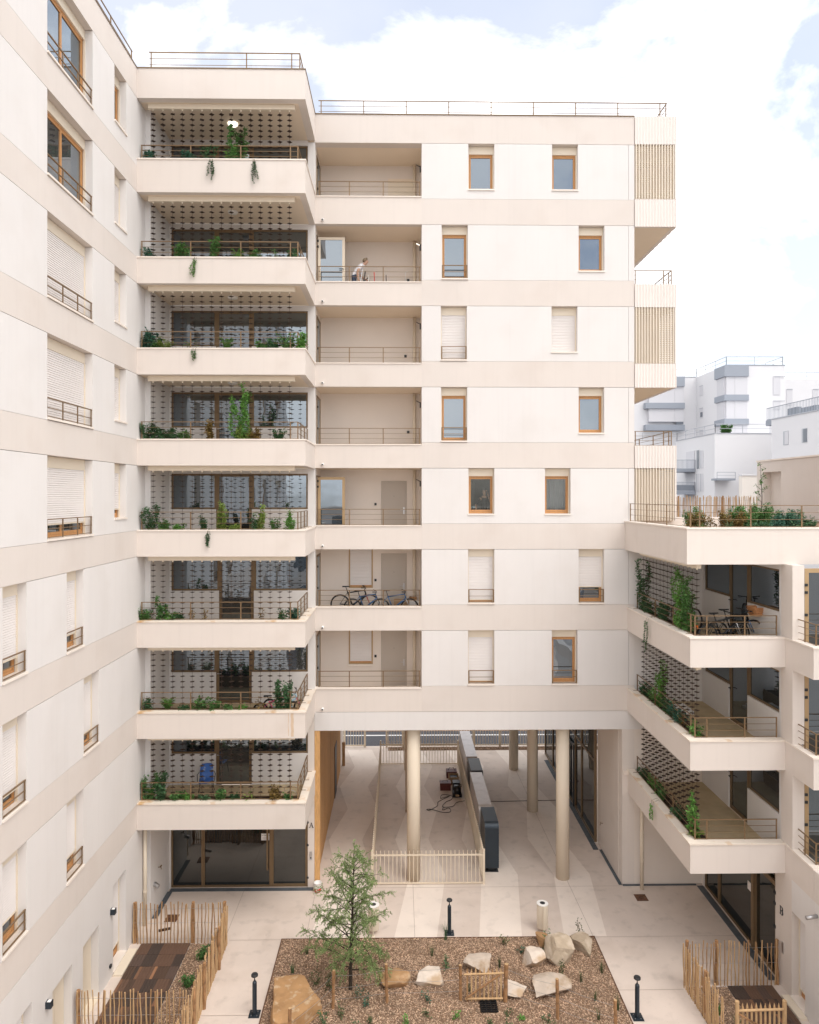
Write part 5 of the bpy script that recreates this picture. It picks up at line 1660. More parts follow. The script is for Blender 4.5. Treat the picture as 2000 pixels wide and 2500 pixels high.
spec = {
    7: [(365, 'bush', .30, .28, 'leaf_blue'), (470, 'bush', .30, .45, 'leaf_blue'), (513, 'bush', .38, .40, 'leaf_dark'), (587, 'climber', 1.15, .42, 'leaf_mid'), (525, 'trailer', .55, .12, 'leaf_dark'), (626, 'trailer', .70, .10, 'leaf_dark'), (560, 'bush', .35, .35, 'leaf_bright')],
    6: [(370, 'bush', .26, .22, 'leaf_blue'), (447, 'bush', .42, .55, 'leaf_mid'), (487, 'trailer', .70, .12, 'leaf_bright'), (522, 'climber', .95, .30, 'leaf_mid'), (582, 'fern', .38, .36, 'leaf_bright'), (678, 'twig', .30, .15, 'leaf_mid'), (716, 'bush', .28, .18, 'leaf_dark'), (620, 'bush', .30, .35, 'leaf_mid')],
    5: [(362, 'bush', .62, .42, 'leaf_blue'), (410, 'fern', .42, .55, 'leaf_lime'), (470, 'twig', .35, .25, 'leaf_mid'), (484, 'trailer', .38, .16, 'leaf_mid'), (556, 'fern', .55, .45, 'leaf_bright'), (668, 'bush', .34, .25, 'leaf_dark'), (700, 'bush', .52, .36, 'leaf_mid'), (733, 'bush', .50, .22, 'leaf_bright'), (392, 'bush', .35, .3, 'leaf_mid'), (640, 'bush', .3, .3, 'leaf_mid')],
    4: [(372, 'bush', .60, .42, 'leaf_dark'), (418, 'bush', .40, .60, 'leaf_dark'), (518, 'climber', .85, .16, 'leaf_autumn'), (588, 'climber', 1.75, .38, 'leaf_bright'), (600, 'bush', .45, .30, 'leaf_lime'), (628, 'bush', .36, .25, 'leaf_autumn'), (685, 'bush', .36, .28, 'leaf_dark'), (455, 'bush', .3, .3, 'leaf_mid')],
    3: [(372, 'climber', .85, .26, 'leaf_dark'), (405, 'bush', .36, .34, 'leaf_mid'), (498, 'climber', .55, .16, 'leaf_dark'), (545, 'climber', .95, .20, 'leaf_lime'), (622, 'climber', .55, .20, 'leaf_dark'), (635, 'climber', .9, .18, 'leaf_lime'), (672, 'climber', .42, .16, 'leaf_mid'), (706, 'climber', .62, .30, 'leaf_bright'), (520, 'trailer', .42, .08, 'leaf_dark'), (440, 'bush', .22, .3, 'leaf_bright'), (575, 'bush', .22, .3, 'leaf_lime')],
    2: [(358, 'bush', .42, .26, 'leaf_mid'), (397, 'climber', .82, .26, 'leaf_mid'), (440, 'bush', .22, .35, 'leaf_dark'), (470, 'twig', .42, .12, 'leaf_autumn'), (506, 'twig', .45, .16, 'leaf_autumn'), (645, 'twig', .42, .22, 'leaf_autumn'), (714, 'bush', .42, .22, 'leaf_blue'), (420, 'climber', .4, .2, 'leaf_bright'), (690, 'climber', .35, .12, 'leaf_dark')],
    1: [(364, 'climber', .40, .12, 'leaf_dark'), (413, 'fern', .55, .42, 'leaf_bright'), (455, 'bush', .16, .30, 'leaf_dark'), (490, 'climber', .45, .40, 'leaf_mid'), (528, 'climber', .42, .22, 'leaf_mid'), (555, 'bush', .16, .25, 'leaf_mid'), (632, 'twig', .42, .20, 'leaf_autumn'), (682, 'climber', .92, .10, 'leaf_dark'), (703, 'climber', .95, .12, 'leaf_dark'), (590, 'bush', .16, .3, 'leaf_bright')],
    0: [(368, 'climber', .80, .32, 'leaf_mid'), (398, 'climber', 1.0, .14, 'leaf_dark'), (440, 'bush', .28, .45, 'leaf_mid'), (500, 'bush', .14, .5, 'leaf_dark'), (540, 'bush', .42, .24, 'leaf_mid'), (575, 'bush', .15, .3, 'leaf_dark'), (612, 'twig', .35, .2, 'leaf_lime'), (676, 'bush', .38, .24, 'leaf_autumn'), (460, 'bush', .22, .3, 'leaf_bright'), (705, 'bush', .18, .2, 'leaf_mid')]}
seen_labels = {}
for m, L in spec.items():
    top = PZ(m) + (0.78 if m < 7 else 1.0)
    for i, (px, kd, h, wd, lm) in enumerate(L):
        x = (px - 975.3) / 1700 * 21.85
        lab = '%s %s %s, %s tower balcony' % (TONE[lm], KW[kd], WHERE(x), ORD[m])
        if lab in seen_labels:
            lab = 'second ' + lab
        seen_labels[lab] = 1
        lift = max(0.0, (top - CAM_Z) / B * 0.36) if kd != 'trailer' else 0.0     # growth hidden from below by the parapet
        plant(kd, lab, (x, B + (0.32 if kd != 'trailer' else 0.30), top - 0.04), h + lift, wd * 1.1, lm, 100 * m + i, dens=1.0, ls=1.1)
RO = {0: 'lowest', 1: 'middle', 2: 'highest'}
rspec = {
    2: [(23.45, 'climber', 1.95, .22, 'leaf_dark', 'thin dark climber by the end wall'), (22.9, 'bush', .45, .7, 'leaf_dark', 'dark shrub beyond the hanging ivy'), (21.9, 'trailer', 1.0, .2, 'leaf_dark', 'long ivy hanging over the parapet'), (21.6, 'bush', .6, .8, 'leaf_dark', 'dark shrub mid-way along the planter'), (20.3, 'climber', 2.0, .45, 'leaf_bright', 'tall bright vine climbing to the ceiling'), (19.7, 'climber', 1.9, .35, 'leaf_mid', 'tall green vine at the open corner'), (19.9, 'bush', .55, .7, 'leaf_bright', 'bright leaves below the tall vines')],
    1: [(23.3, 'bush', .42, .5, 'leaf_dark', 'dark shrub by the end wall'), (22.0, 'climber', 1.95, .3, 'leaf_bright', 'bright vine hanging down the wires'), (22.3, 'bush', .4, .6, 'leaf_mid', 'green shrub below the bright vine'), (21.2, 'bush', .55, .8, 'leaf_dark', 'dark shrub mid-way along the planter'), (20.4, 'bush', .55, .7, 'leaf_blue', 'bluish shrub near the open corner'), (19.9, 'twig', .5, .4, 'leaf_autumn', 'browning twigs near the open corner'), (19.3, 'bush', .42, .35, 'leaf_bright', 'large-leaved bright plant at the open corner')],
    0: [(23.3, 'bush', .35, .4, 'leaf_dark', 'dark shrub by the end wall'), (22.4, 'fern', .6, .7, 'leaf_bright', 'bright fern in the upper part of the planter'), (21.7, 'bush', .45, .5, 'leaf_mid', 'green shrub next to the bright fern'), (21.5, 'trailer', .45, .25, 'leaf_bright', 'short bright ivy over the parapet'), (20.5, 'bush', .3, .9, 'leaf_dark', 'low dark ground cover'), (19.35, 'climber', 1.15, .25, 'leaf_bright', 'bright feathery climber at the open corner'), (19.2, 'fern', .35, .35, 'leaf_lime', 'yellow-green fern at the open corner')]}
for m, L in rspec.items():
    for i, (y, kd, h, wd, lm, lab) in enumerate(L):
        plant(kd, '%s, %s corner balcony of the roof-garden wing' % (lab, RO[m]), (XB + 0.34 - (0.04 if kd == 'trailer' else 0), y, PZ(m) + 0.74), h, wd, lm, 900 + 20 * m + i, ax='y', ls=1.2, dens=0.62)
# roof garden
r0 = random.Random(5)
rg = [(9.6, 20.2, .55, .8, 'leaf_autumn', 'bush', 'dry pinkish shrub at the corner'), (8.6, 19.6, .35, .6, 'leaf_mid', 'tuft', 'green grass clump by the corner post'), (10.2, 20.6, .70, .9, 'leaf_mid', 'bush', 'green shrub in the thick of the roof garden'), (10.9, 21.3, .75, 1.0, 'leaf_mid', 'bush', 'tall green shrub before the rear fence'), (11.2, 20.0, .55, .9, 'leaf_blue', 'bush', 'bluish shrub by the brown ground'), (12.0, 21.0, .55, .9, 'leaf_dark', 'bush', 'dark shrub beside the thin tree'), (12.4, 20.0, .55, .5, 'leaf_blue', 'tuft', 'bluish grass clump below the thin tree'),
      (11.9, 22.5, .6, .9, 'leaf_mid', 'bush', 'green shrub at the foot of the thin tree'), (9.3, 19.5, .4, .5, 'leaf_dark', 'tuft', 'dark grass clump behind the railing'), (10.1, 19.4, .3, .7, 'leaf_dark', 'bush', 'low dark cushion plant'), (13.2, 20.4, .7, .3, 'leaf_mid', 'tuft', 'upright grass clump before the stair head'), (13.5, 19.5, .25, .8, 'petal_mauve', 'bush', 'mauve flowering ground cover'), (14.1, 20.6, .65, .5, 'leaf_lime', 'twig', 'wispy flowering plant before the niche'), (14.6, 19.6, .45, .8, 'leaf_mid', 'bush', 'leafy green plant before the stair head'), (15.2, 20.3, .75, .5, 'leaf_mid', 'twig', 'tall wispy plant with buds'), (15.6, 19.5, .5, .5, 'leaf_autumn', 'twig', 'thin dry stalks along the railing'),
      (8.9, 20.8, .5, .7, 'leaf_autumn', 'bush', 'pinkish dry grass behind the corner'), (9.2, 21.6, .6, .8, 'leaf_mid', 'bush', 'loose green shrub near the louvred screen'), (10.6, 19.5, .35, .8, 'leaf_blue', 'bush', 'low bluish shrub close to the railing'), (11.5, 19.45, .3, .8, 'leaf_dark', 'bush', 'low dark shrub close to the railing'), (12.3, 19.4, .3, .7, 'leaf_mid', 'bush', 'low green cushion close to the railing'), (12.9, 19.6, .3, .7, 'petal_mauve', 'bush', 'pale mauve heather close to the railing'), (16.4, 19.6, .45, .7, 'leaf_mid', 'bush', 'green shrub at the far end of the railing')]
for i, (x, y, h, wd, lm, kd, lab) in enumerate(rg):
    plant(kd, lab + ' on the terrace', (x, y, 12.36), h * 1.2, wd * 1.1, lm, 1300 + i, dens=1.15 if kd == 'bush' else 1.3, group='roof garden plants', ls=0.85)
t = plant('bush', 'red flowers in the planting by the terrace railing', (14.6, 19.45, 12.45), .55, .9, 'petal_red', 1400, dens=0.16, group='roof garden plants', ls=0.7)
def sapling(label, loc, h, seed, lm='leaf_mid'):
    r0 = random.Random(seed)
    t = thing('sapling_tree', label, 'tree', loc)
    st, lf = MB(), MB()
    st.tube([(0, 0, 0), (0.03, 0, h * 0.5), (-0.02, 0.02, h)], [0.022, 0.014, 0.004], 6)
    for i in range(16):
        z = h * r0.uniform(0.25, 0.95)
        a = r0.uniform(0, 6.28)
        L = r0.uniform(0.25, 0.5) * (1.1 - z / h * 0.6)
        p = Vector((0, 0, z))
        d = Vector((math.cos(a), math.sin(a), 0.9)).normalized()
        st.tube([tuple(p), tuple(p + d * L)], [0.006, 0.002], 4)
        for k in range(9):
            leaf(lf, p + d * L * r0.uniform(0.2, 1.05) + rv(r0) * 0.04, rv(r0), Vector((0, 0, 1)), 0.075, 0.045)
    inst('trunk', st.mesh('trunk', 'bark'), t)
    inst('crown', lf.mesh('crown', lm), t)
sapling('thin young tree rising above the roof garden fence', (12.3, 23.5, 12.3), 2.3, 3)

# ================================================================== PLANTING BED
bx0, bx1, by1 = -3.56, 5.94, 21.17
bed = struct(thing('planting_bed', '', ''))
del bed['label'], bed['category']
def bedz(x, y):
    e = min(x - bx0, bx1 - x, by1 - y, 0.6) / 0.6
    return 0.012 + max(e, 0) * (0.045 + 0.04 * mnoise.noise((x * 0.7, y * 0.7, 0)) + 0.015 * mnoise.noise((x * 4, y * 4, 0)))
mb = MB()
nx, ny = 95, 100
for j in range(ny + 1):
    for i in range(nx + 1):
        x, y = bx0 + (bx1 - bx0) * i / nx, 11.2 + (by1 - 11.2) * j / ny
        mb.v.append((x, y, bedz(x, y)))
for j in range(ny):
    for i in range(nx):
        a = j * (nx + 1) + i
        mb.f.append((a, a + 1, a + nx + 2, a + nx + 1))
mb.build('mulch_surface', 'mulch_ground', bed, True)
mb = MB().box(bx0 - 0.02, bx0, 11.2, by1 + 0.02, 0.0, 0.03).box(bx1, bx1 + 0.02, 11.2, by1 + 0.02, 0.0, 0.03).box(bx0, bx1, by1, by1 + 0.02, 0.0, 0.03)
mb.build('bed_edging', 'rust_plate', bed)
import numpy as np
def chips(name, m, region, n, zf, seed, parent, smin=0.016, smax=0.055):
    g = np.random.default_rng(seed)
    x0, x1, y0, y1 = region
    cx, cy = g.uniform(x0, x1, n), g.uniform(y0, y1, n)
    cz = np.array([zf(a, b2) for a, b2 in zip(cx, cy)]) + g.uniform(0.004, 0.022, n)
    L, W2, T = g.uniform(smin, smax, n), g.uniform(0.012, 0.026, n), g.uniform(0.003, 0.008, n)
    an, ti, ro = g.uniform(0, 2 * PI, n), g.normal(0, 0.28, n), g.normal(0, 0.28, n)
    U = np.stack([np.cos(an) * np.cos(ti), np.sin(an) * np.cos(ti), np.sin(ti)], 1)
    V = np.stack([-np.sin(an) * np.cos(ro), np.cos(an) * np.cos(ro), np.sin(ro)], 1)
    N = np.cross(U, V)
    C = np.stack([cx, cy, cz], 1)
    vs = np.empty((n, 8, 3))
    k = 0
    for sz in (-1, 1):
        for (sx, sy) in ((-1, -0.6), (1, -1), (0.9, 1), (-0.8, 0.8)):
            vs[:, k] = C + U * (L * sx)[:, None] * 0.5 + V * (W2 * sy)[:, None] * 0.5 + N * (T * sz)[:, None] * 0.5
            k += 1
    q = np.array([[4, 5, 6, 7], [0, 1, 5, 4], [1, 2, 6, 5], [2, 3, 7, 6], [3, 0, 4, 7]])
    fc = (q[None] + (np.arange(n) * 8)[:, None, None]).reshape(-1, 4)
    me = bpy.data.meshes.new(name)
    me.vertices.add(n * 8)
    me.vertices.foreach_set('co', vs.reshape(-1))
    me.loops.add(len(fc) * 4)
    me.loops.foreach_set('vertex_index', fc.reshape(-1).astype(np.int32))
    me.polygons.add(len(fc))
    me.polygons.foreach_set('loop_start', (np.arange(len(fc)) * 4).astype(np.int32))
    me.update(calc_edges=True)
    me.materials.append(M[m])
    o = bpy.data.objects.new(name, me)
    COL.objects.link(o)
    o.parent = parent
    o['kind'] = 'stuff'
    return o
chips('wood_chips', 'wood_chip', (bx0 + 0.02, bx1 - 0.02, 16.4, by1 - 0.02), 34000, bedz, 1, bed)
chips('wood_chips', 'chip_dark', (bx0 + 0.02, bx1 - 0.02, 16.4, by1 - 0.02), 12000, bedz, 2, bed)
for (rg_, n, nm) in (((-6.26, -5.22, 17.4, 21.0), 3800, 'mulch_strip'), ((7.84, 8.97, 16.6, 18.95), 2600, 'mulch_strip')):
    mo = struct(MB().poly([(rg_[0], rg_[2], 0.01), (rg_[1], rg_[2], 0.01), (rg_[1], rg_[3], 0.01), (rg_[0], rg_[3], 0.01)]).build(nm, 'mulch_ground'))
    chips('wood_chips', 'wood_chip', rg_, n // 2, lambda a, b2: 0.012, n, mo)
    chips('wood_chips', 'chip_dark', rg_, n, lambda a, b2: 0.012, n + 1, mo)
chips('wood_chips', 'chip_dark', (-0.5, 12, 36.87, 37.28), 2500, lambda a, b2: 0.02, 9, strip, 0.03, 0.09)
chips('wood_chips', 'chip_dark', (8.3, 16, 19.1, 22), 2600, lambda a, b2: 12.38, 19, rw, 0.02, 0.06)
# ------------------------------------------------------------------ boulders
def boulder(label, x, y, sx, sy, sz, m, seed, rz=0.0, cuts=13, sink=0.17):
    r0 = random.Random(seed)
    bm = bmesh.new()
    bmesh.ops.create_icosphere(bm, subdivisions=5, radius=1.0)
    planes = []
    for i in range(cuts):
        n = rv(r0)
        if i == 0:
            n = Vector((0.1, 0.1, 1)).normalized()
        planes.append((n, r0.uniform(0.50, 0.80)))
    for v in bm.verts:
        co = v.co.copy()
        for n, d in planes:
            e = co.dot(n) - d
            if e > 0:
                co -= n * e
        nz = mnoise.fractal(co * 2.2 + Vector((seed, 0, 0)), 0.9, 2.1, 4)
        co *= 1 + 0.06 * nz + 0.025 * mnoise.fractal(co * 7.0 + Vector((0, seed, 0)), 0.9, 2.1, 3)
        v.co = Vector((co.x * sx * 1.16, co.y * sy * 1.16, co.z * sz * 1.12))
    zmin = min(v.co.z for v in bm.verts)
    me = bpy.data.meshes.new('boulder')
    bm.to_mesh(me)
    bm.free()
    me.materials.append(M[m])
    me.polygons.foreach_set('use_smooth', [True] * len(me.polygons))
    if hasattr(me, 'set_sharp_from_angle'):
        me.set_sharp_from_angle(angle=R(20))
    o = bpy.data.objects.new('boulder', me)
    COL.objects.link(o)
    o.location = (x, y, bedz(x, y) - zmin * (1 - sink * 2) if True else 0)
    o.rotation_euler = (0, 0, rz)
    tag(o, label, 'boulder', 'boulders in the planting bed')
    return o
boulder('grey-white boulder with a dark hollow beside the leftmost wire span', 0.84, 19.2, .46, .30, .26, 'stone_white', 21, 0.3)
boulder('pale flat boulder seen through the slats of the garden gate', 2.25, 19.75, .47, .34, .26, 'stone_pale', 22)
boulder('pale pointed boulder in front of the mottled one', 3.84, 19.9, .33, .30, .32, 'stone_white', 33, 0.4)
boulder('big mottled ochre and white boulder', 4.68, 20.15, .46, .42, .40, 'stone_ochre', 24, 0.8)
boulder('tan boulder behind the litter bin post', 4.33, 20.85, .29, .24, .22, 'stone_tan', 25, 0.2)
boulder('yellowish flat boulder in the corner of the planting bed', 5.42, 20.6, .37, .44, .24, 'stone_ochre', 26, 0.3)
boulder('small pale flat boulder beside the gate post', 3.12, 18.75, .30, .34, .13, 'stone_white', 27, 0.2)
boulder('large pale flat boulder behind the leaning wire post', 4.02, 18.85, .58, .52, .20, 'stone_pale', 28, 0.5)
boulder('honey-coloured boulder behind the wire post by the tree', -0.16, 19.15, .40, .28, .25, 'stone_tan', 29, 0.1)
# the big slab: a quarried block with a flat, wavy top
outl = [(-3.39, 18.89), (-3.02, 18.99), (-2.76, 19.02), (-2.57, 18.94), (-2.40, 18.60), (-2.27, 18.39), (-2.02, 18.03), (-2.18, 17.91), (-2.45, 17.55), (-2.67, 17.29), (-3.0, 17.2), (-3.15, 17.35), (-3.25, 17.8), (-3.25, 18.12), (-3.33, 18.5)]
bm = bmesh.new()
cen = Vector((sum(p[0] for p in outl) / len(outl), sum(p[1] for p in outl) / len(outl)))
dense = []
for i in range(len(outl)):
    a, b2 = outl[i], outl[(i + 1) % len(outl)]
    for k in range(5):
        dense.append(Vector((a[0] + (b2[0] - a[0]) * k / 5, a[1] + (b2[1] - a[1]) * k / 5)))
rings = [(1.03, 0.0), (1.05, 0.10), (1.015, 0.16), (1.03, 0.26), (1.0, 0.38), (0.975, 0.445), (0.90, 0.455), (0.7, 0.46), (0.5, 0.455), (0.3, 0.46), (0.12, 0.455)]
prev = None
for ri, (sc, z) in enumerate(rings):
    row = []
    for p in dense:
        q = cen + (p - cen) * sc
        j = 0.035 * mnoise.fractal(Vector((q.x * 2.6, q.y * 2.6, z * 3)), 0.8, 2.2, 4)
        if ri <= 5:
            q = q + (p - cen).normalized() * j * 1.4
            row.append(bm.verts.new((q.x, q.y, z)))
        else:
            row.append(bm.verts.new((q.x, q.y, z + j * 0.8)))
    if prev:
        for i in range(len(row)):
            k = (i + 1) % len(row)
            bm.faces.new((prev[i], prev[k], row[k], row[i]))
    prev = row
bm.faces.new(prev)
me = bpy.data.meshes.new('boulder')
bm.to_mesh(me)
bm.free()
me.materials.append(M['slab_stone'])
me.polygons.foreach_set('use_smooth', [True] * len(me.polygons))
if hasattr(me, 'set_sharp_from_angle'):
    me.set_sharp_from_angle(angle=R(30))
o = bpy.data.objects.new('boulder', me)
COL.objects.link(o)
tag(o, 'large orange-tan stone slab with a flat top at the bed corner', 'boulder', 'boulders in the planting bed')
# ------------------------------------------------------------------ wire fence with round posts and picket gate
def round_post(label, x, y, h, r=0.045, lean=(0, 0), m='post_wood', seed=0):
    r0 = random.Random(seed)
    t = thing('fence_post', label, 'post', (x, y, 0), 'round posts of the wire fence')
    pts = [(lean[0] * k / 5 + r0.uniform(-0.006, 0.006), lean[1] * k / 5, h * k / 5) for k in range(6)]
    inst('pole', MB().tube(pts, [r * r0.uniform(0.92, 1.08) for _ in pts], 12).mesh('pole', m, smooth=False), t)
    inst('sawn_top', MB().lathe((lean[0], lean[1], h), [(r * 0.95, 0), (r * 0.9, 0.004)], 12).mesh('sawn_top', 'chestnut_pale'), t)
    return t
posts = [(-2.67, 17.0, 0.97), (-1.74, 18.23, 1.05), (-0.33, 18.45, 1.07), (1.63, 18.5, 1.0), (2.81, 18.44, 1.05), (4.06, 17.81, 1.07), (5.33, 17.05, 1.05)]
pl = ['round post standing before the big slab', 'round post between the slab and the tree', 'round post beside the honey-coloured boulder', 'thin round post on the hinge side of the garden gate', 'thick round post on the latch side of the garden gate', 'round post leaning before the large pale boulder', 'round post at the near end of the wire fence']
for i, ((x, y, h), lab) in enumerate(zip(posts, pl)):
    round_post(lab, x, y, h, 0.042 if i != 4 else 0.055, (0.03 * math.sin(i * 2), 0.02 * math.cos(i)), seed=i)
for (i, j) in ((0, 1), (1, 2), (2, 3), (4, 5), (5, 6)):
    for k, z in enumerate((0.30, 0.60, 0.92)):
        a, b2 = posts[i], posts[j]
        pts = []
        for s in range(9):
            u = s / 8
            pts.append((a[0] + (b2[0] - a[0]) * u, a[1] + (b2[1] - a[1]) * u, z - 0.05 * 4 * u * (1 - u) * (0.4 + 0.3 * k)))
        wires = ['lower', 'middle', 'upper'][k]
        tag(MB().tube(pts, 0.0042, 4).build('fence_wire', 'wire'), '%s strand of wire between the %s and the %s' % (wires, ['slab post', 'tree post', 'honey boulder post', 'gate post', 'latch post', 'leaning post', 'end post'][i], ['slab post', 'tree post', 'honey boulder post', 'gate post', 'latch post', 'leaning post', 'end post'][j]), 'wire', 'strands of the wire fence')
gt = thing('picket_gate', 'small wooden picket gate with a dark diagonal brace', 'gate', (2.22, 18.45, 0))
for i in range(9):
    x = 1.80 + 0.112 * i
    r0 = random.Random(200 + i)
    hh = 0.98 + r0.uniform(-0.02, 0.03)
    mb = MB()
    mb.v = [(x - 0.022, 18.42, 0.07), (x + 0.022, 18.42, 0.07), (x + 0.02, 18.42, hh - 0.1), (x, 18.42, hh), (x - 0.02, 18.42, hh - 0.1)]
    mb.v += [(a, 18.442, c) for (a, _, c) in mb.v]
    mb.f = [(0, 1, 2, 3, 4), (9, 8, 7, 6, 5)] + [(q, q + 5, (q + 1) % 5 + 5, (q + 1) % 5) for q in range(5)]
    mb.build('picket', 'chestnut_pale' if i % 3 else 'chestnut', gt)
MB().tube([(1.70, 18.40, 0.80), (2.76, 18.40, 0.83)], 0.024, 8).build('rail', 'chestnut_pale', gt)
MB().tube([(1.74, 18.40, 0.16), (2.74, 18.40, 0.16)], 0.024, 8).build('rail', 'chestnut_pale', gt)
MB().tube([(1.76, 18.385, 0.18), (2.66, 18.375, 0.80)], 0.024, 8).build('brace', 'post_wood', gt)
t = thing('floor_grate', 'black slatted grid mat lying under the garden gate', 'grate', (2.34, 18.25, 0))
for i in range(7):
    box('slat', 'bike_black', t, 2.12, 2.57, 18.02 + 0.075 * i, 18.05 + 0.075 * i, 0.07, 0.10)
for i in range(4):
    box('slat', 'bike_black', t, 2.12 + 0.14 * i, 2.14 + 0.14 * i, 18.02, 18.5, 0.071, 0.098)
# second gate at the lower right deck
gt = thing('picket_gate', 'pale picket gate closing the deck outside entrance B', 'gate', (8.9, 16.95, 0))
for i in range(9):
    x = 8.42 + 0.112 * i
    mb = MB()
    hh = 1.02 + 0.012 * math.sin(i * 2.3)
    mb.v = [(x - 0.025, 16.95, 0.06), (x + 0.025, 16.95, 0.06), (x + 0.022, 16.95, hh - 0.1), (x, 16.95, hh), (x - 0.022, 16.95, hh - 0.1)]
    mb.v += [(a, 16.975, c) for (a, _, c) in mb.v]
    mb.f = [(0, 1, 2, 3, 4), (9, 8, 7, 6, 5)] + [(q, q + 5, (q + 1) % 5 + 5, (q + 1) % 5) for q in range(5)]
    mb.build('picket', 'chestnut_pale', gt)
MB().tube([(8.30, 16.93, 0.86), (9.42, 16.93, 0.88)], 0.03, 8).build('rail', 'chestnut_pale', gt)
MB().tube([(8.30, 16.90, 0.80), (9.3, 16.90, 0.2)], 0.024, 8).build('brace', 'post_wood', gt)
for x in (8.28, 9.45):
    MB().tube([(x, 16.95, 0), (x, 16.95, 1.08)], 0.05, 10).build('gate_post', 'chestnut_pale', gt)
# ------------------------------------------------------------------ low plants of the bed
bedspec = [(-2.7, 20.4, .35, .35, 'leaf_dull', 'tuft', 'grass tuft beyond the big slab'), (-3.0, 19.6, .35, .3, 'leaf_dark', 'tuft', 'dark grass tuft touching the big slab'), (-2.3, 19.2, .45, .22, 'leaf_dull', 'bush', 'upright herb behind the big slab'), (-1.9, 18.9, .42, .25, 'leaf_bright', 'bush', 'green herb left of the tree trunk'), (-1.1, 18.6, .3, .3, 'leaf_blue', 'bush', 'bluish herb at the tree foot'), (-0.85, 18.35, .30, .30, 'leaf_blue', 'bush', 'bluish cushion below the tree'), (-1.5, 17.9, .30, .32, 'leaf_blue', 'bush', 'bluish cushion beside the slatted wires'),
           (-1.9, 17.55, .4, .25, 'leaf_dark', 'bush', 'dark upright herb near the frame edge'), (-1.15, 17.55, .18, .25, 'leaf_dark', 'bush', 'small dark herb in the chips'), (-0.75, 17.75, .16, .22, 'leaf_dull', 'bush', 'small green herb in the chips'), (0.3, 17.65, .26, .34, 'leaf_bright', 'bush', 'round bright green plant in the chips'), (0.75, 18.4, .28, .26, 'leaf_blue', 'bush', 'bluish herb before the grey-white boulder'), (0.7, 17.95, .14, .18, 'leaf_dark', 'bush', 'tiny dark seedling in the chips'), (1.4, 21.05, .55, .3, 'leaf_dark', 'tuft', 'tall grass tuft next to the bollard'), (0.95, 20.3, .30, .32, 'leaf_dull', 'tuft', 'grass tuft behind the grey-white boulder'), (3.1, 20.75, .32, .22, 'leaf_blue', 'bush', 'bluish herb near the back edge'), (3.55, 20.4, .3, .28, 'leaf_blue', 'bush', 'bluish herb before the bin'), (4.3, 20.35, .62, .2, 'leaf_dark', 'bush', 'dark upright herb before the tan boulder'), (4.45, 19.45, .58, .26, 'leaf_dark', 'bush', 'dark herb before the mottled boulder'),
           (5.5, 21.1, .6, .2, 'leaf_dull', 'twig', 'thin sprig at the back edge of the bed'), (5.0, 19.1, .35, .35, 'leaf_dull', 'tuft', 'grass tuft beside the mottled boulder'), (5.7, 19.5, .5, .3, 'leaf_lime', 'tuft', 'yellow-green iris at the bed edge'), (5.2, 18.4, .35, .25, 'leaf_dull', 'tuft', 'grass tuft before the end post'), (5.7, 18.1, .45, .25, 'leaf_dull', 'tuft', 'tall grass tuft at the paved edge'), (5.1, 17.75, .3, .25, 'leaf_dull', 'tuft', 'grass tuft between the wire posts'), (3.75, 17.7, .22, .28, 'leaf_dark', 'bush', 'dark herb before the large pale boulder'), (3.9, 17.45, .2, .25, 'leaf_dull', 'bush', 'green herb at the foot of the leaning post'), (2.85, 17.95, .14, .16, 'leaf_bright', 'bush', 'bright seedling near the gate'), (3.15, 17.8, .14, .16, 'leaf_bright', 'bush', 'bright seedling beside the small boulder'), (1.45, 17.85, .2, .2, 'leaf_bright', 'bush', 'bright seedling before the gate post'), (2.35, 17.6, .16, .16, 'leaf_lime', 'bush', 'yellow-green seedling below the gate'), (2.75, 17.5, .16, .16, 'leaf_dull', 'bush', 'green seedling below the gate'), (1.9, 18.8, .3, .2, 'leaf_dull', 'tuft', 'grass tuft behind the gate slats'), (2.85, 19.75, .35, .2, 'leaf_bright', 'tuft', 'bright grass tuft beside the gate boulder'), (1.35, 19.7, .3, .18, 'leaf_dark', 'bush', 'dark herb behind the gate')]
for i, (x, y, h, wd, lm, kd, lab) in enumerate(bedspec):
    plant(kd, lab, (x, y, bedz(x, y)), h, wd, lm if i % 3 else 'leaf_dull', 2000 + i, dens=0.42 if kd == 'bush' else 0.8, group='small plants in the planting bed', ls=0.75)
for i, (x, y, lab) in enumerate(((-5.7, 20.3, 'herb in the chip strip at the back of the deck'), (-5.75, 19.2, 'larger herb in the chip strip beside the deck'))):
    plant('bush', lab, (x, y, 0.012), 0.35, 0.3, 'leaf_mid', 2100 + i, group='small plants in the planting bed', ls=0.8)
for i, (x, y, lab) in enumerate(((8.25, 17.9, 'grass tuft beside the entrance B deck'), (8.55, 17.5, 'small herb beside the entrance B deck'))):
    plant('tuft', lab, (x, y, 0.012), 0.35, 0.3, 'leaf_mid', 2110 + i, group='small plants in the planting bed')
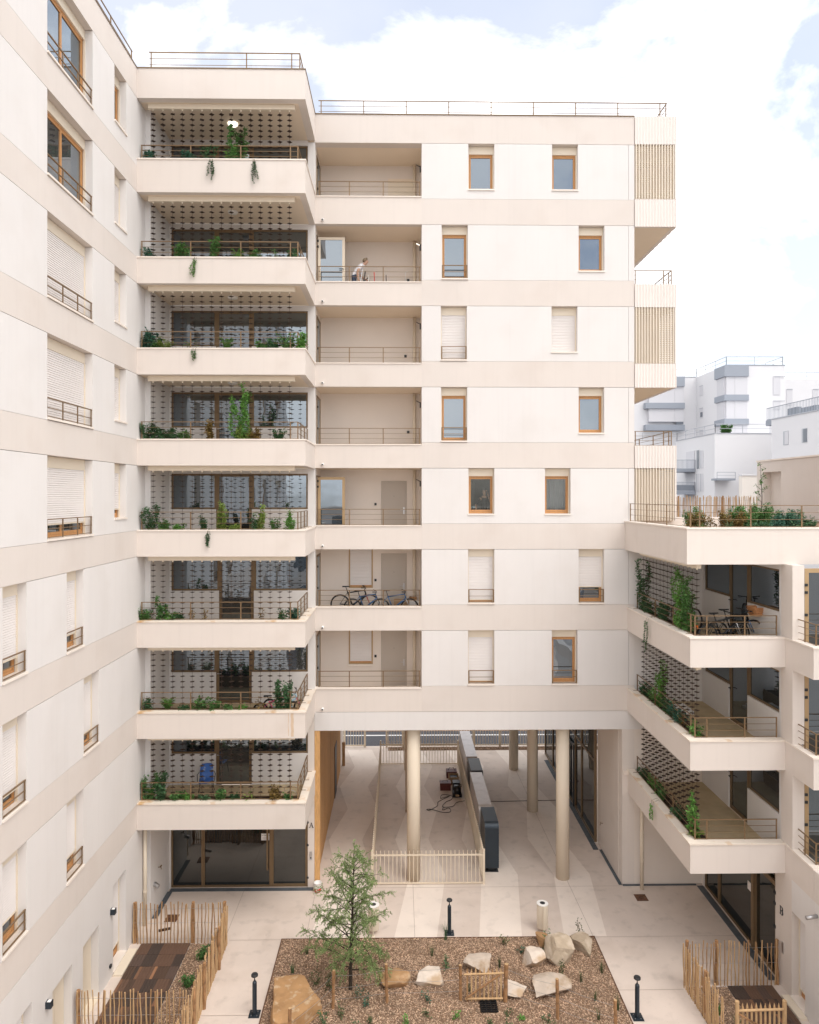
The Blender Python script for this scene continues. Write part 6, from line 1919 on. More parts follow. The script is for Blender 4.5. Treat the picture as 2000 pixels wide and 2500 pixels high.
# ------------------------------------------------------------------ the young conifer
tr = thing('conifer_tree', 'feathery young green conifer growing in the wood chips', 'tree', (-1.33, 18.96, 0.04))
r0 = random.Random(77)
st, lf = MB(), MB()
Ht = 3.72
def trunk_at(z):
    return Vector((0.10 * math.sin(z * 0.55) * (z / Ht), 0.04 * math.sin(z * 1.3), z))
st.tube([tuple(trunk_at(Ht * k / 24)) for k in range(25)], [0.05 * (1 - k / 25) + 0.006 for k in range(25)], 8)
def spray(p, d, L):
    """drooping feathery twig with fine needles"""
    n = max(3, int(L / 0.03))
    q = p.copy()
    pts = [tuple(q)]
    for k in range(n):
        d = (d + Vector((0, 0, -0.10)) + rv(r0) * 0.16).normalized()
        q = q + d * L / n
        pts.append(tuple(q))
        for s in range(4):
            nd = (d * 0.7 + rv(r0) * 0.85).normalized()
            w_ = nd.cross(rv(r0)).normalized() * r0.uniform(0.005, 0.010)
            LL = r0.uniform(0.03, 0.065)
            b = len(lf.v)
            lf.v += [tuple(q - w_ * 0.4), tuple(q + nd * LL * 0.5 + w_), tuple(q + nd * LL), tuple(q + nd * LL * 0.5 - w_)]
            lf.f.append((b, b + 1, b + 2, b + 3))
    st.tube(pts, 0.0022, 3, False)
nb = 64
for i in range(nb):
    u = (i + 0.5) / nb
    z = 0.50 + (Ht - 0.60) * u
    reach = (1.34 * (1 - u) ** 0.6 + 0.07) * r0.choice([0.45, 0.7, 0.9, 1.0, 1.1, 1.28]) * (0.72 if u < 0.12 else 1)
    a = i * 2.399 + r0.uniform(-0.4, 0.4)
    d = Vector((math.cos(a), math.sin(a), r0.uniform(0.0, 0.75) + 0.5 * u)).normalized()
    p = trunk_at(z)
    pts = [tuple(p)]
    n = max(4, int(reach / 0.08))
    for k in range(n):
        d = (d + Vector((0, 0, -0.035)) + rv(r0) * 0.13).normalized()
        p = p + d * reach / n
        pts.append(tuple(p))
        if k > n * 0.22:
            for s in range(3 if r0.random() < 0.5 else 2):
                sd = (d * 0.5 + rv(r0) * 0.9 + Vector((0, 0, 0.15))).normalized()
                spray(p, sd, r0.uniform(0.12, 0.32))
    spray(p, d, 0.25)
    st.tube(pts, [0.014 * (1 - k / (n + 1)) * (1.2 - u * 0.6) + 0.002 for k in range(n + 1)], 5)
inst('trunk', st.mesh('trunk', 'bark'), tr)
inst('crown', lf.mesh('crown', 'leaf_cypress'), tr)
# ================================================================== BICYCLES
def bicycle(label, loc, rz, frame_m, tyre_r=0.34, scale=1.0, accent=None, basket=False, lean=0.0, rack=False, child=False, group='bicycles parked on the balconies'):
    t = thing('bicycle', label, 'bicycle', loc, group)
    t.rotation_euler = (lean, 0, rz)
    t.scale = (scale,) * 3
    r = tyre_r
    rear, front = Vector((-0.53, 0, r)), Vector((0.55, 0, r))
    bb = Vector((-0.08, 0, r - 0.05))
    seat_t = Vector((-0.27, 0, r + 0.46))
    head_t, head_b = Vector((0.36, 0, r + 0.50)), Vector((0.41, 0, r + 0.34))
    if child:
        seat_t, head_t = Vector((-0.25, 0, r + 0.30)), Vector((0.35, 0, r + 0.45))
    for c in (rear, front):
        w_ = part('wheel', t)
        w_.location = c
        inst('tyre', MB().torus((0, 0, 0), (0, 1, 0), r - 0.026, 0.030, 36, 8).mesh('tyre', 'black_rubber', smooth=True), w_)
        mb = MB().torus((0, 0, 0), (0, 1, 0), r - 0.05, 0.010, 36, 6)
        for k in range(20):
            a = 2 * PI * k / 20
            mb.tube([(0.02 * math.cos(a + 0.6), 0.02 * (-1) ** k, 0.02 * math.sin(a + 0.6)), ((r - 0.05) * math.cos(a), 0, (r - 0.05) * math.sin(a))], 0.0016, 3, False)
        mb.tube([(0, -0.05, 0), (0, 0.05, 0)], 0.02, 8)
        inst('rim', mb.mesh('rim', 'silver_metal'), w_)
    mb = MB()
    for a, b2, q in ((bb, head_b, 0.034), (seat_t - Vector((0, 0, 0.06)), head_t, 0.024), (bb, seat_t, 0.022), (head_b, head_t, 0.028)):
        mb.tube([tuple(a), tuple(b2)], q, 8)
    for s in (-0.055, 0.055):
        o = Vector((0, s, 0))
        mb.tube([tuple(rear + o), tuple(bb + o * 0.5)], 0.010, 6)
        mb.tube([tuple(rear + o), tuple(seat_t + o * 0.3 - Vector((0, 0, 0.06)))], 0.009, 6)
    inst('frame', mb.mesh('frame', frame_m, smooth=True), t)
    mb = MB()
    for s in (-0.05, 0.05):
        o = Vector((0, s, 0))
        mb.tube([tuple(front + o), tuple(head_b + o - Vector((0, 0, 0.02)))], 0.014, 8)
    mb.tube([tuple(head_b + Vector((0, -0.06, -0.02))), tuple(head_b + Vector((0, 0.06, -0.02)))], 0.016, 8)
    inst('fork', mb.mesh('fork', accent or 'silver_metal', smooth=True), t)
    mb = MB()
    hb = head_t + Vector((0.03, 0, 0.09))
    mb.tube([tuple(head_t), tuple(hb)], 0.015, 8)
    mb.tube([tuple(hb + Vector((-0.08, -0.31, 0.03))), tuple(hb + Vector((0, -0.1, 0))), tuple(hb + Vector((0, 0.1, 0))), tuple(hb + Vector((-0.08, 0.31, 0.03)))], 0.013, 8)
    for s in (-1, 1):
        mb.tube([tuple(hb + Vector((-0.05, 0.21 * s, 0.02))), tuple(hb + Vector((-0.13, 0.32 * s, 0.035)))], 0.018, 8)
        mb.tube([tuple(hb + Vector((0.02, 0.15 * s, -0.01))), tuple(hb + Vector((-0.02, 0.27 * s, -0.03)))], 0.007, 6)
    inst('handlebar', mb.mesh('handlebar', 'bike_black', smooth=True), t)
    mb = MB()
    sp = seat_t + Vector((-0.05, 0, 0.16))
    mb.tube([tuple(seat_t), tuple(sp)], 0.014, 8)
    inst('seat_post', mb.mesh('seat_post', 'bike_black', smooth=True), t)
    mb = MB()
    mb.v = []
    prof = [(-0.13, 0.07), (-0.10, 0.085), (-0.02, 0.06), (0.06, 0.025), (0.14, 0.016)]
    for x, hw in prof:
        mb.v += [tuple(sp + Vector((x, -hw, 0.0))), tuple(sp + Vector((x, -hw * 0.6, 0.035))), tuple(sp + Vector((x, hw * 0.6, 0.035))), tuple(sp + Vector((x, hw, 0.0)))]
    for i in range(4):
        for k in range(4):
            k2 = (k + 1) % 4
            mb.f.append((i * 4 + k, (i + 1) * 4 + k, (i + 1) * 4 + k2, i * 4 + k2))
    mb.f += [(0, 1, 2, 3), (19, 18, 17, 16)]
    inst('saddle', mb.mesh('saddle', 'bike_black', smooth=True), t)
    mb = MB().torus(tuple(bb + Vector((0, -0.05, 0))), (0, 1, 0), 0.085, 0.008, 20, 5)
    mb.tube([tuple(bb + Vector((0, -0.07, 0))), tuple(bb + Vector((0.12, -0.08, -0.11)))], 0.012, 6)
    mb.tube([tuple(bb + Vector((0, 0.07, 0))), tuple(bb + Vector((-0.12, 0.08, 0.11)))], 0.012, 6)
    mb.box(bb.x + 0.08, bb.x + 0.17, -0.17, -0.08, bb.z - 0.125, bb.z - 0.10)
    mb.box(bb.x - 0.17, bb.x - 0.08, 0.08, 0.17, bb.z + 0.10, bb.z + 0.125)
    inst('crank', mb.mesh('crank', 'bike_black'), t)
    if rack:
        mb = MB()
        for s in (-0.06, 0.06):
            mb.tube([(-0.85, s, r + 0.40), (-0.30, s, r + 0.40)], 0.008, 6)
            mb.tube([(-0.53, s, r), (-0.60, s, r + 0.40)], 0.007, 6)
        for x in (-0.8, -0.65, -0.5, -0.35):
            mb.tube([(x, -0.06, r + 0.405), (x, 0.06, r + 0.405)], 0.006, 6)
        inst('luggage_rack', mb.mesh('luggage_rack', 'bike_black'), t)
        inst('reflector', MB().box(-0.90, -0.87, -0.04, 0.04, r + 0.22, r + 0.32).mesh('reflector', 'reflector'), t)
        mb = MB()
        for k in range(14):
            a = R(20 + 12 * k)
            b2 = R(20 + 12 * (k + 1))
            for (c0, c1) in ((a, b2),):
                rr = r + 0.035
                mb.poly([(-0.53 + rr * math.cos(c0), -0.03, r + rr * math.sin(c0)), (-0.53 + rr * math.cos(c1), -0.03, r + rr * math.sin(c1)), (-0.53 + rr * math.cos(c1), 0.03, r + rr * math.sin(c1)), (-0.53 + rr * math.cos(c0), 0.03, r + rr * math.sin(c0))])
        inst('mudguard', mb.mesh('mudguard', 'bike_black'), t)
    if basket:
        bk = MB()
        c = hb + Vector((0.24, 0, -0.02))
        bo = len(bk.v)
        def ring(hx, hy, z):
            return [tuple(c + Vector((hx * math.copysign(abs(math.cos(a)) ** 0.5, math.cos(a)), hy * math.copysign(abs(math.sin(a)) ** 0.5, math.sin(a)), z))) for a in [2 * PI * k / 24 for k in range(24)]]
        rings_ = [ring(0.12, 0.16, -0.12), ring(0.135, 0.18, -0.04), ring(0.15, 0.20, 0.05), ring(0.165, 0.215, 0.12), ring(0.15, 0.20, 0.122), ring(0.13, 0.175, -0.03)]
        for rg2 in rings_:
            bk.v += rg2
        for i in range(5):
            for k in range(24):
                k2 = (k + 1) % 24
                bk.f.append((i * 24 + k, i * 24 + k2, (i + 1) * 24 + k2, (i + 1) * 24 + k))
        bk.f += [tuple(reversed(range(24))), tuple(range(120, 144))]
        inst('basket', bk.mesh('basket', 'wicker'), t)
        mb = MB()
        for z in (-0.06, 0.0, 0.06, 0.12):
            k = 0.135 + 0.13 * (z + 0.12) / 0.24 * 0.25
            pp = ring(k + 0.012, k + 0.06, z)
            mb.tube(pp + [pp[0]], 0.009, 5, False)
        inst('basket_weave', mb.mesh('basket_weave', 'wicker'), t)
    return t
zf1 = bandz(1)[0] + 0.376
bicycle('dark mountain bike with a red frame tube, parked against the loggia wall', (-1.62, F + 1.28, zf1), 0.0, 'bike_black', 0.35, 1.0, 'bike_red')
bicycle('blue mountain bike in the middle of the three', (-1.18, F + 0.78, zf1), 0.0, 'bike_blue', 0.34, 0.92)
bicycle('blue mountain bike nearest the door mat, below the door handle', (-0.16, F + 0.62, zf1), 0.0, 'bike_blue', 0.34, 0.95)
tb = thing('storage_box', 'brown and white boxes stacked behind the blue bicycle', 'box', (0.3, F + 1.3, zf1))
inst('carton', MB().box(-0.5, 0.05, -0.12, 0.12, 0.001, 0.52).mesh('carton', 'cardboard'), tb)
inst('drawer', MB().box(0.07, 0.40, -0.18, 0.12, 0.001, 0.50).mesh('drawer', 'white_plastic'), tb)
inst('lid', MB().box(0.06, 0.33, -0.10, 0.12, 0.505, 0.60).mesh('lid', 'post_wood'), tb)
zf2 = PZ(2) + 0.351
bicycle('black city bike with a luggage rack and orange reflector', (9.25, 19.75, zf2), R(14), 'bike_black', 0.34, 1.0, rack=True)
bicycle('black city bike carrying a wicker basket', (9.72, 20.05, zf2), R(8), 'bike_black', 0.34, 1.05, 'bike_blue', basket=True)
bicycle('dark bike standing in the shade behind the vine', (9.5, 22.9, zf2), R(100), 'bike_black', 0.34, 1.0)
zf3 = PZ(1) + 0.351
bicycle("child's pink bicycle in the balcony corner", (-3.95, 22.45, zf3), R(8), 'bike_pink', 0.26, 0.95, 'bike_pale', child=True)
bicycle("child's pale blue bicycle behind the pink one", (-3.72, 22.75, zf3), R(-6), 'bike_pale', 0.26, 0.95, 'bike_pink', child=True)
# flat boxes on the middle corner balcony
t = thing('flat_box', 'white flat boxes stacked on the corner balcony floor', 'box', (9.1, 22.9, PZ(1) + 0.351))
inst('lower_box', MB().box(-0.5, 0.5, -0.35, 0.35, 0.001, 0.09).mesh('lower_box', 'white_plastic'), t)
inst('upper_box', MB().box(-0.45, 0.42, -0.3, 0.3, 0.092, 0.17).mesh('upper_box', 'white_plastic'), t)
# blue chair on the lowest tower balcony
zc = PZ(0) + 0.351
ch = thing('chair', 'blue moulded chair with black tube legs and white splashes', 'chair', (-6.42, 23.25, zc))
ch.rotation_euler = (0, 0, R(12))
mb = MB()
pr = [(-0.24, 0.45), (-0.1, 0.43), (0.12, 0.44), (0.2, 0.50), (0.24, 0.66), (0.28, 0.88), (0.285, 0.93)]
hw = [0.21, 0.23, 0.23, 0.22, 0.22, 0.20, 0.14]
for (y, z), hh in zip(pr, hw):
    for k in range(5):
        u = -1 + k / 2
        mb.v.append((u * hh, y - 0.03 * abs(u) * (z > 0.5), z + 0.02 * abs(u) * (z < 0.5)))
for (y, z), hh in zip(pr, hw):
    for k in range(5):
        u = -1 + k / 2
        mb.v.append((u * hh, y + 0.012 - 0.03 * abs(u) * (z > 0.5), z - 0.012 + 0.02 * abs(u) * (z < 0.5)))
for i in range(6):
    for k in range(4):
        a = i * 5 + k
        mb.f += [(a, a + 1, a + 6, a + 5), (35 + a + 5, 35 + a + 6, 35 + a + 1, 35 + a)]
    mb.f += [(i * 5, i * 5 + 5, 35 + i * 5 + 5, 35 + i * 5), (i * 5 + 4, 35 + i * 5 + 4, 35 + i * 5 + 9, i * 5 + 9)]
mb.f += [(0, 35, 36, 37, 38, 39, 4, 3, 2, 1), (30, 31, 32, 33, 34, 69, 68, 67, 66, 65)]
inst('shell', mb.mesh('shell', 'blue_plastic', smooth=True), ch)
for s in (-1, 1):
    for yy in (-0.18, 0.16):
        inst('leg', MB().tube([(0.19 * s, yy, 0.43), (0.25 * s, yy * 1.35, 0.02)], 0.011, 8).mesh('leg', 'bike_black'), ch)
    inst('armrest', MB().tube([(0.20 * s, -0.18, 0.43), (0.27 * s, -0.20, 0.52), (0.29 * s, 0.0, 0.66), (0.24 * s, 0.22, 0.66)], 0.012, 8).mesh('armrest', 'bike_black'), ch)
# bent hoops in the corner of the lowest balcony
t = thing('wire_hoops', 'bent metal hoops leaning in the lowest balcony corner', 'hoop', (-3.55, 22.3, zc))
for i in range(4):
    inst('hoop', MB().tube([(0.22 * math.cos(a) + 0.03 * i, 0.1 * i, 0.2 + 0.12 * i + 0.16 * math.sin(a)) for a in [PI * k / 12 for k in range(13)]], 0.009, 6).mesh('hoop', 'silver_metal'), t)
# brooms and rods in the loggia with the open door
zf5 = bandz(5)[0] + 0.376
for (x, h, m, lab, nm) in ((-0.86, 0.95, 'bucket_red', 'red broom handle leaning in the loggia', 'broom'), (-0.44, 0.85, 'charcoal', 'black broom handle leaning in the loggia', 'broom'), (-1.06, 0.85, 'white_plastic', 'white handled tool beside the person in white', 'broom')):
    t = thing(nm, lab, 'broom', (x, F + 0.55, zf5))
    inst('handle', MB().tube([(0.0, 0.1, 0.04), (-0.03, 0.0, h)], 0.016, 8).mesh('handle', m), t)
    inst('brush', MB().box(-0.14, 0.14, 0.06, 0.13, 0.0, 0.05).mesh('brush', 'charcoal'), t)
t = thing('walking_stick', 'white hooked stick standing by the loggia downpipe', 'stick', (0.22, F + 1.4, zf5))
inst('shaft', MB().tube([(0, 0, 0), (0, 0, 1.18), (0.03, 0, 1.25), (0.10, 0, 1.26)], 0.014, 8).mesh('shaft', 'white_plastic'), t)
t = thing('folding_frame', 'grey folding metal frame in front of the person in white', 'frame', (-1.47, F + 0.6, zf5))
inst('bar', MB().tube([(0, 0, 0), (0.17, 0, 1.05)], 0.022, 6).mesh('bar', 'silver_metal'), t)
inst('bar', MB().tube([(0.10, 0, 0), (0.27, 0, 1.0)], 0.022, 6).mesh('bar', 'charcoal'), t)
inst('bar', MB().tube([(0.12, 0, 0.55), (0.38, 0, 0.78), (0.42, 0, 0.60)], 0.018, 6).mesh('bar', 'charcoal'), t)

# ================================================================== PEOPLE
def person(label, loc, rz, joints, bones, paint, hair, hair_m, mats, name='person'):
    """one skinned body from joints {name: (x,y,z,radius)}; paint(point) -> material index"""
    names = list(joints)
    me = bpy.data.meshes.new('body')
    me.from_pydata([joints[n][:3] for n in names], [(names.index(a), names.index(b2)) for a, b2 in bones], [])
    o = bpy.data.objects.new('body', me)
    COL.objects.link(o)
    sk = o.modifiers.new('skin', 'SKIN')
    sk.use_smooth_shade = True
    for i, n in enumerate(names):
        rr = joints[n][3]
        me.skin_vertices[0].data[i].radius = rr if isinstance(rr, tuple) else (rr, rr)
        me.skin_vertices[0].data[i].use_root = (n == 'pelvis')
    su = o.modifiers.new('sub', 'SUBSURF')
    su.levels = su.render_levels = 2
    dg = bpy.context.evaluated_depsgraph_get()
    bm2 = bpy.data.meshes.new_from_object(o.evaluated_get(dg))
    bpy.data.objects.remove(o)
    bm2.materials.clear()
    for m in mats:
        bm2.materials.append(M[m])
    for p in bm2.polygons:
        p.material_index = paint(p.center)
        p.use_smooth = True
    t = thing(name, label, 'person', loc)
    t.rotation_euler = (0, 0, rz)
    inst('body', bm2, t)
    hc, hr = hair
    mb = MB()
    n, k2 = 14, 9
    for i in range(k2 + 1):
        ph = PI * i / k2 * 0.62
        for k in range(n):
            a = 2 * PI * k / n
            jj = 1 + 0.07 * mnoise.noise((k * 1.3, i * 1.1, 2))
            face = 0.45 if (math.cos(a) > 0.3 and i > 4) else 1.0
            mb.v.append((hc[0] + hr[0] * math.sin(ph) * math.cos(a) * jj * (0.75 if face < 1 else 1), hc[1] + hr[1] * math.sin(ph) * math.sin(a) * jj, hc[2] + hr[2] * math.cos(ph) * (jj if face == 1 else 1) + (0.05 if face < 1 else 0)))
    for i in range(k2):
        for k in range(n):
            q = (k + 1) % n
            mb.f.append((i * n + k, i * n + q, (i + 1) * n + q, (i + 1) * n + k))
    inst('hair', mb.mesh('hair', hair_m, smooth=True), t)
    return t
def fingers(hand, dirn, up, spread, J, Bn, pre, curl):
    """five short chains rooted in the palm"""
    d, u, s = Vector(dirn).normalized(), Vector(up).normalized(), Vector(spread).normalized()
    hnd = Vector(J[hand][:3])
    for i, L in enumerate((0.07, 0.08, 0.075, 0.06)):
        b0 = hnd + d * 0.07 + s * (0.028 - 0.019 * i)
        b1 = b0 + d * L * 0.55 + u * curl * 0.02
        b2_ = b1 + d * L * 0.4 + u * curl * 0.04
        J['%s_f%da' % (pre, i)] = (*b0, 0.009)
        J['%s_f%db' % (pre, i)] = (*b1, 0.0085)
        J['%s_f%dc' % (pre, i)] = (*b2_, 0.007)
        Bn += [(hand, '%s_f%da' % (pre, i)), ('%s_f%da' % (pre, i), '%s_f%db' % (pre, i)), ('%s_f%db' % (pre, i), '%s_f%dc' % (pre, i))]
    b0 = hnd + d * 0.02 + s * 0.04
    b1 = b0 + d * 0.04 + s * 0.02 + u * 0.015
    J[pre + '_ta'] = (*b0, 0.010)
    J[pre + '_tb'] = (*b1, 0.009)
    Bn += [(hand, pre + '_ta'), (pre + '_ta', pre + '_tb')]
def base_pose():
    J = dict(pelvis=(0, 0, 0.93, (0.15, 0.12)), waist=(0, 0, 1.06, (0.135, 0.10)), chest=(0.01, 0, 1.28, (0.155, 0.11)), neckb=(0.01, 0, 1.44, (0.085, 0.075)), neck=(0.02, 0, 1.51, 0.052), chin=(0.045, 0, 1.585, 0.062), head=(0.025, 0, 1.66, (0.078, 0.085)), crown=(0.015, 0, 1.735, 0.062), nose=(0.118, 0, 1.645, 0.014),
             shL=(0, 0.175, 1.41, 0.062), elL=(-0.02, 0.24, 1.13, 0.042), wrL=(0.06, 0.25, 0.90, 0.028), haL=(0.08, 0.25, 0.84, 0.030),
             shR=(0, -0.175, 1.41, 0.062), elR=(-0.02, -0.24, 1.13, 0.042), wrR=(0.06, -0.25, 0.90, 0.028), haR=(0.08, -0.25, 0.84, 0.030),
             hipL=(0, 0.10, 0.88, 0.09), knL=(0.02, 0.11, 0.50, 0.06), anL=(0, 0.11, 0.09, 0.04), toL=(0.16, 0.12, 0.03, 0.03),
             hipR=(0, -0.10, 0.88, 0.09), knR=(0.02, -0.11, 0.50, 0.06), anR=(0, -0.11, 0.09, 0.04), toR=(0.16, -0.12, 0.03, 0.03))
    Bn = [('pelvis', 'waist'), ('waist', 'chest'), ('chest', 'neckb'), ('neckb', 'neck'), ('neck', 'chin'), ('chin', 'head'), ('head', 'crown'), ('head', 'nose')]
    for s in 'LR':
        Bn += [('neckb', 'sh' + s), ('sh' + s, 'el' + s), ('el' + s, 'wr' + s), ('wr' + s, 'ha' + s), ('pelvis', 'hip' + s), ('hip' + s, 'kn' + s), ('kn' + s, 'an' + s), ('an' + s, 'to' + s)]
    return J, Bn
# the person bending forward in the loggia (faces +x)
J, Bn = base_pose()
up = {'waist': (0.05, 0, 1.04), 'chest': (0.20, 0, 1.20), 'neckb': (0.30, 0, 1.30), 'neck': (0.36, 0, 1.345), 'chin': (0.42, 0, 1.375), 'head': (0.425, 0, 1.455), 'crown': (0.40, 0, 1.525), 'nose': (0.522, 0, 1.425), 'shL': (0.27, 0.175, 1.27), 'shR': (0.27, -0.175, 1.27), 'elL': (0.22, 0.22, 0.98), 'elR': (0.14, -0.24, 1.00), 'wrL': (0.42, 0.20, 0.85), 'wrR': (0.16, -0.23, 0.76), 'haL': (0.48, 0.20, 0.83), 'haR': (0.19, -0.22, 0.70)}
for n, v in up.items():
    J[n] = (*v, J[n][3])
fingers('haL', (1, 0, -0.2), (0, 0, -1), (0, -1, 0), J, Bn, 'l', 1)
fingers('haR', (0.2, 0, -1), (1, 0, 0), (0, 1, 0), J, Bn, 'r', 1)
def paintW(c):
    if c.z < 0.93:
        return 2 if c.x < 0.10 or c.z < 0.6 else 0
    dn = (c - Vector((0.36, 0, 1.345)))
    if c.x > 0.33 and c.z > 1.30:
        return 0
    if abs(c.y) > 0.17 and c.z < 1.12:
        return 0
    if c.z < 0.90 and abs(c.y) > 0.15:
        return 0
    return 1
person('grey-haired person in a white T-shirt bending forward in the loggia', (-1.62, F + 0.85, zf5 - 0.02), 0, J, Bn, paintW, ((0.405, 0, 1.475), (0.105, 0.10, 0.092)), 'hair_fair', ['skin', 'cloth_white', 'cloth_jeans'])
# the man on the phone behind the window (faces -y)
J, Bn = base_pose()
J['shL'] = (0, 0.19, 1.42, 0.065)
J['elL'] = (0.16, 0.27, 1.18, 0.045)
J['wrL'] = (0.14, 0.155, 1.48, 0.030)
J['haL'] = (0.115, 0.125, 1.57, 0.030)
J['elR'] = (-0.04, -0.30, 1.16, 0.045)
J['wrR'] = (0.12, -0.30, 0.98, 0.030)
J['haR'] = (0.17, -0.28, 0.95, 0.030)
fingers('haL', (-0.2, -0.25, 1), (0, -1, 0), (1, 0, 0), J, Bn, 'l', 0.6)
fingers('haR', (1, 0.3, -0.2), (0, 0, -1), (0, 1, 0), J, Bn, 'r', 1)
def paintM(c):
    if c.z > 1.475 and abs(c.y) < 0.16:
        return 0
    if c.z > 1.44 and abs(c.y) < 0.075:
        return 0
    if c.x > 0.06 and abs(c.y) > 0.10 and (c.z > 1.22 or c.z < 1.1):
        return 0
    if abs(c.y) > 0.22 and c.z < 1.2:
        return 0
    return 2 if c.z < 0.97 else 1
mk = 2
zman = bandz(2)[0] + 0.34
pm = person('dark-haired man in a black T-shirt holding a phone to his ear behind the window', (3.0, F + 0.62, zman), -PI / 2, J, Bn, paintM, ((0.012, 0, 1.68), (0.105, 0.092, 0.095)), 'hair_dark', ['skin_tan', 'cloth_black', 'cloth_jeans'])
ph = thing('phone', 'dark phone held to the ear of the man behind the window', 'phone', (3.0 + 0.105, F + 0.62 - 0.085, zman + 1.60))
inst('case', MB().box(-0.006, 0.006, -0.035, 0.035, -0.075, 0.075).mesh('case', 'bike_black'), ph, rot=(0.2, 0.1, 0.3))
# the two rooms that can be looked into
for (x0, x1, kd) in ((2.30, 3.36, 'm'), (4.95, 6.0, 'c')):
    z0, z1 = 12.0, 14.42
    y0, y1 = F + 0.33, F + 3.0
    ro = part('room', mid, ((x0 + x1) / 2, F + 1, z0))
    xa, xb = x0 - 0.6, x1 + 0.6
    mb = MB()
    mb.box(xa, xb, y1, y1 + 0.1, z0, z1).box(xa - 0.1, xa, y0, y1, z0, z1).box(xb, xb + 0.1, y0, y1, z0, z1).box(xa, xb, y0, y1, z0 - 0.1, z0 + 0.3).box(xa, xb, y0, y1, z1, z1 + 0.1)
    mb.build('room_shell', 'room_grey', ro)
    if kd == 'm':
        box('wardrobe', 'white_plastic', ro, 2.42, 2.85, F + 2.4, F + 2.9, z0 + 0.3, 14.0)
        box('blue_shelf', 'bike_pale', ro, 2.40, 2.66, F + 0.45, F + 0.75, 13.06, 13.09)
        mb = MB()
        for i in range(3):
            mb.box(2.75, 3.05, F + 1.9, F + 2.3, 12.35 + 0.26 * i, 12.58 + 0.26 * i)
        mb.build('drawer_unit', 'room_grey', ro)
    else:
        mb = MB()
        n = 90
        xs2 = [4.98 + 0.98 * i / n for i in range(n + 1)]
        for i, x in enumerate(xs2):
            y = F + 0.55 + 0.035 * math.sin(i * 0.75) + 0.012 * math.sin(i * 1.9)
            mb.v += [(x, y, 12.3), (x, y, 14.3)]
            if i:
                q = 2 * i
                mb.f.append((q - 2, q, q + 1, q - 1))
        mb.build('curtain', 'curtain', ro, True)
# ================================================================== WHITE BLOCKS BEYOND THE ROOF GARDEN
bgA = thing('apartment_building', 'tall white block with grey corner bays far behind the roof garden', 'building', (41, 84, 0))
def wbox(parent, name, m, x0, x1, y0, y1, z0, z1):
    return box(name, m, parent, x0, x1, y0, y1, z0, z1)
def Zy(y, d):
    return 13.45 - (y - 1212) * d / 1700
def sy(v):
    return 850 + v / 4.3125
def sx(v):
    return 1600 + v / 4.3125
def X_(px, d):
    return (px - 975.3) / 1700 * d
def Z_(v, d):
    return Zy(sy(v), d)
ZA = 28.6
wbox(bgA, 'wall', 'far_white', 37.75, 44.62, 80, 100, 0, ZA)
wbox(bgA, 'wall', 'far_white', 28, 37.75, 88, 100, 0, ZA - 0.01)
wbox(bgA, 'roof_edge', 'far_grey', 37.7, 44.68, 79.95, 80.1, ZA, ZA + 0.1)
wbox(bgA, 'roof_edge', 'far_grey', 28, 37.69, 87.95, 88.1, ZA - 0.008, ZA + 0.09)
# corner bays
for (v0, v1, m) in ((173, 292, 'far_grey'), (483, 548, 'far_grey'), (738, 803, 'far_grey')):
    wbox(bgA, 'bay_band', m, 37.45, 40.3, 79.7, 82.3, Z_(v1, 80), Z_(v0, 80) - 0.02)
for (v0, v1) in ((292, 483), (548, 738), (803, 900)):
    wo = part('bay_window', bgA, (38.8, 79.8, Z_(v1, 80)))
    wbox(wo, 'shutter', 'far_shutter', 38.75, 40.2, 79.86, 79.996, Z_(v1, 80), Z_(v0, 80))
    wbox(wo, 'shutter', 'far_shutter', 37.76, 38.735, 79.87, 79.995, Z_(v1, 80), Z_(v0, 80))
    wbox(wo, 'side_shutter', 'far_shutter', 37.62, 37.74, 80.1, 82.0, Z_(v1, 80), Z_(v0, 80))
for (v0, v1) in ((300, 405), (578, 638), (808, 868)):
    wbox(bgA, 'bay_band', 'far_grey', 31.0, X_(sx(302), 88), 87.2, 88.0, Z_(v1, 88), Z_(v0, 88))
for (v0, v1) in ((405, 578), (638, 775)):
    wo = part('bay_window', bgA, (33.5, 87.6, Z_(v1, 88)))
    wbox(wo, 'shutter', 'far_shutter', X_(sx(203), 88), X_(sx(297), 88), 87.4, 87.995, Z_(v1, 88), Z_(v0, 88))
    wbox(wo, 'shutter', 'far_shutter', 31.5, X_(sx(202), 88), 87.42, 87.995, Z_(v1, 88), Z_(v0, 88))
wbox(bgA, 'dark_window', 'far_glass', X_(sx(218), 88), X_(sx(292), 88), 87.38, 87.45, Z_(803, 88), Z_(776, 88))
# small windows of the side face (x = 37.75)
for (v0, v1, op_) in ((385, 490, 0), (622, 727, 1), (858, 900, 0)):
    wo = part('window', bgA, (37.7, 86.3, Z_(v1, 86)))
    wbox(wo, 'recess', 'far_shutter', 37.72, 37.76, 86.0, 87.0, Z_(v1, 86.3), Z_(v0, 86.3))
    wbox(wo, 'surround', 'far_rail', 37.70, 37.72, 86.0, 87.0, Z_(v0, 86.3) - 0.06, Z_(v0, 86.3))
    if op_:
        wbox(wo, 'pane', 'far_glass', 37.69, 37.719, 86.1, 86.7, Z_(v1, 86.3) + 0.1, Z_(v1, 86.3) + 0.7)
wo = part('corner_window', bgA, (43, 79.9, 22))
for (v0, v1) in ((290, 483), (548, 640)):
    wbox(wo, 'shutter', 'far_shutter', X_(sx(1270), 80), X_(sx(1345), 80), 79.94, 79.99, Z_(v1, 80), Z_(v0, 80))
    wbox(wo, 'reveal', 'far_rail', X_(sx(1270), 80), X_(sx(1395), 80), 79.9, 79.93, Z_(v0, 80) - 0.03, Z_(v0, 80) + 0.03)
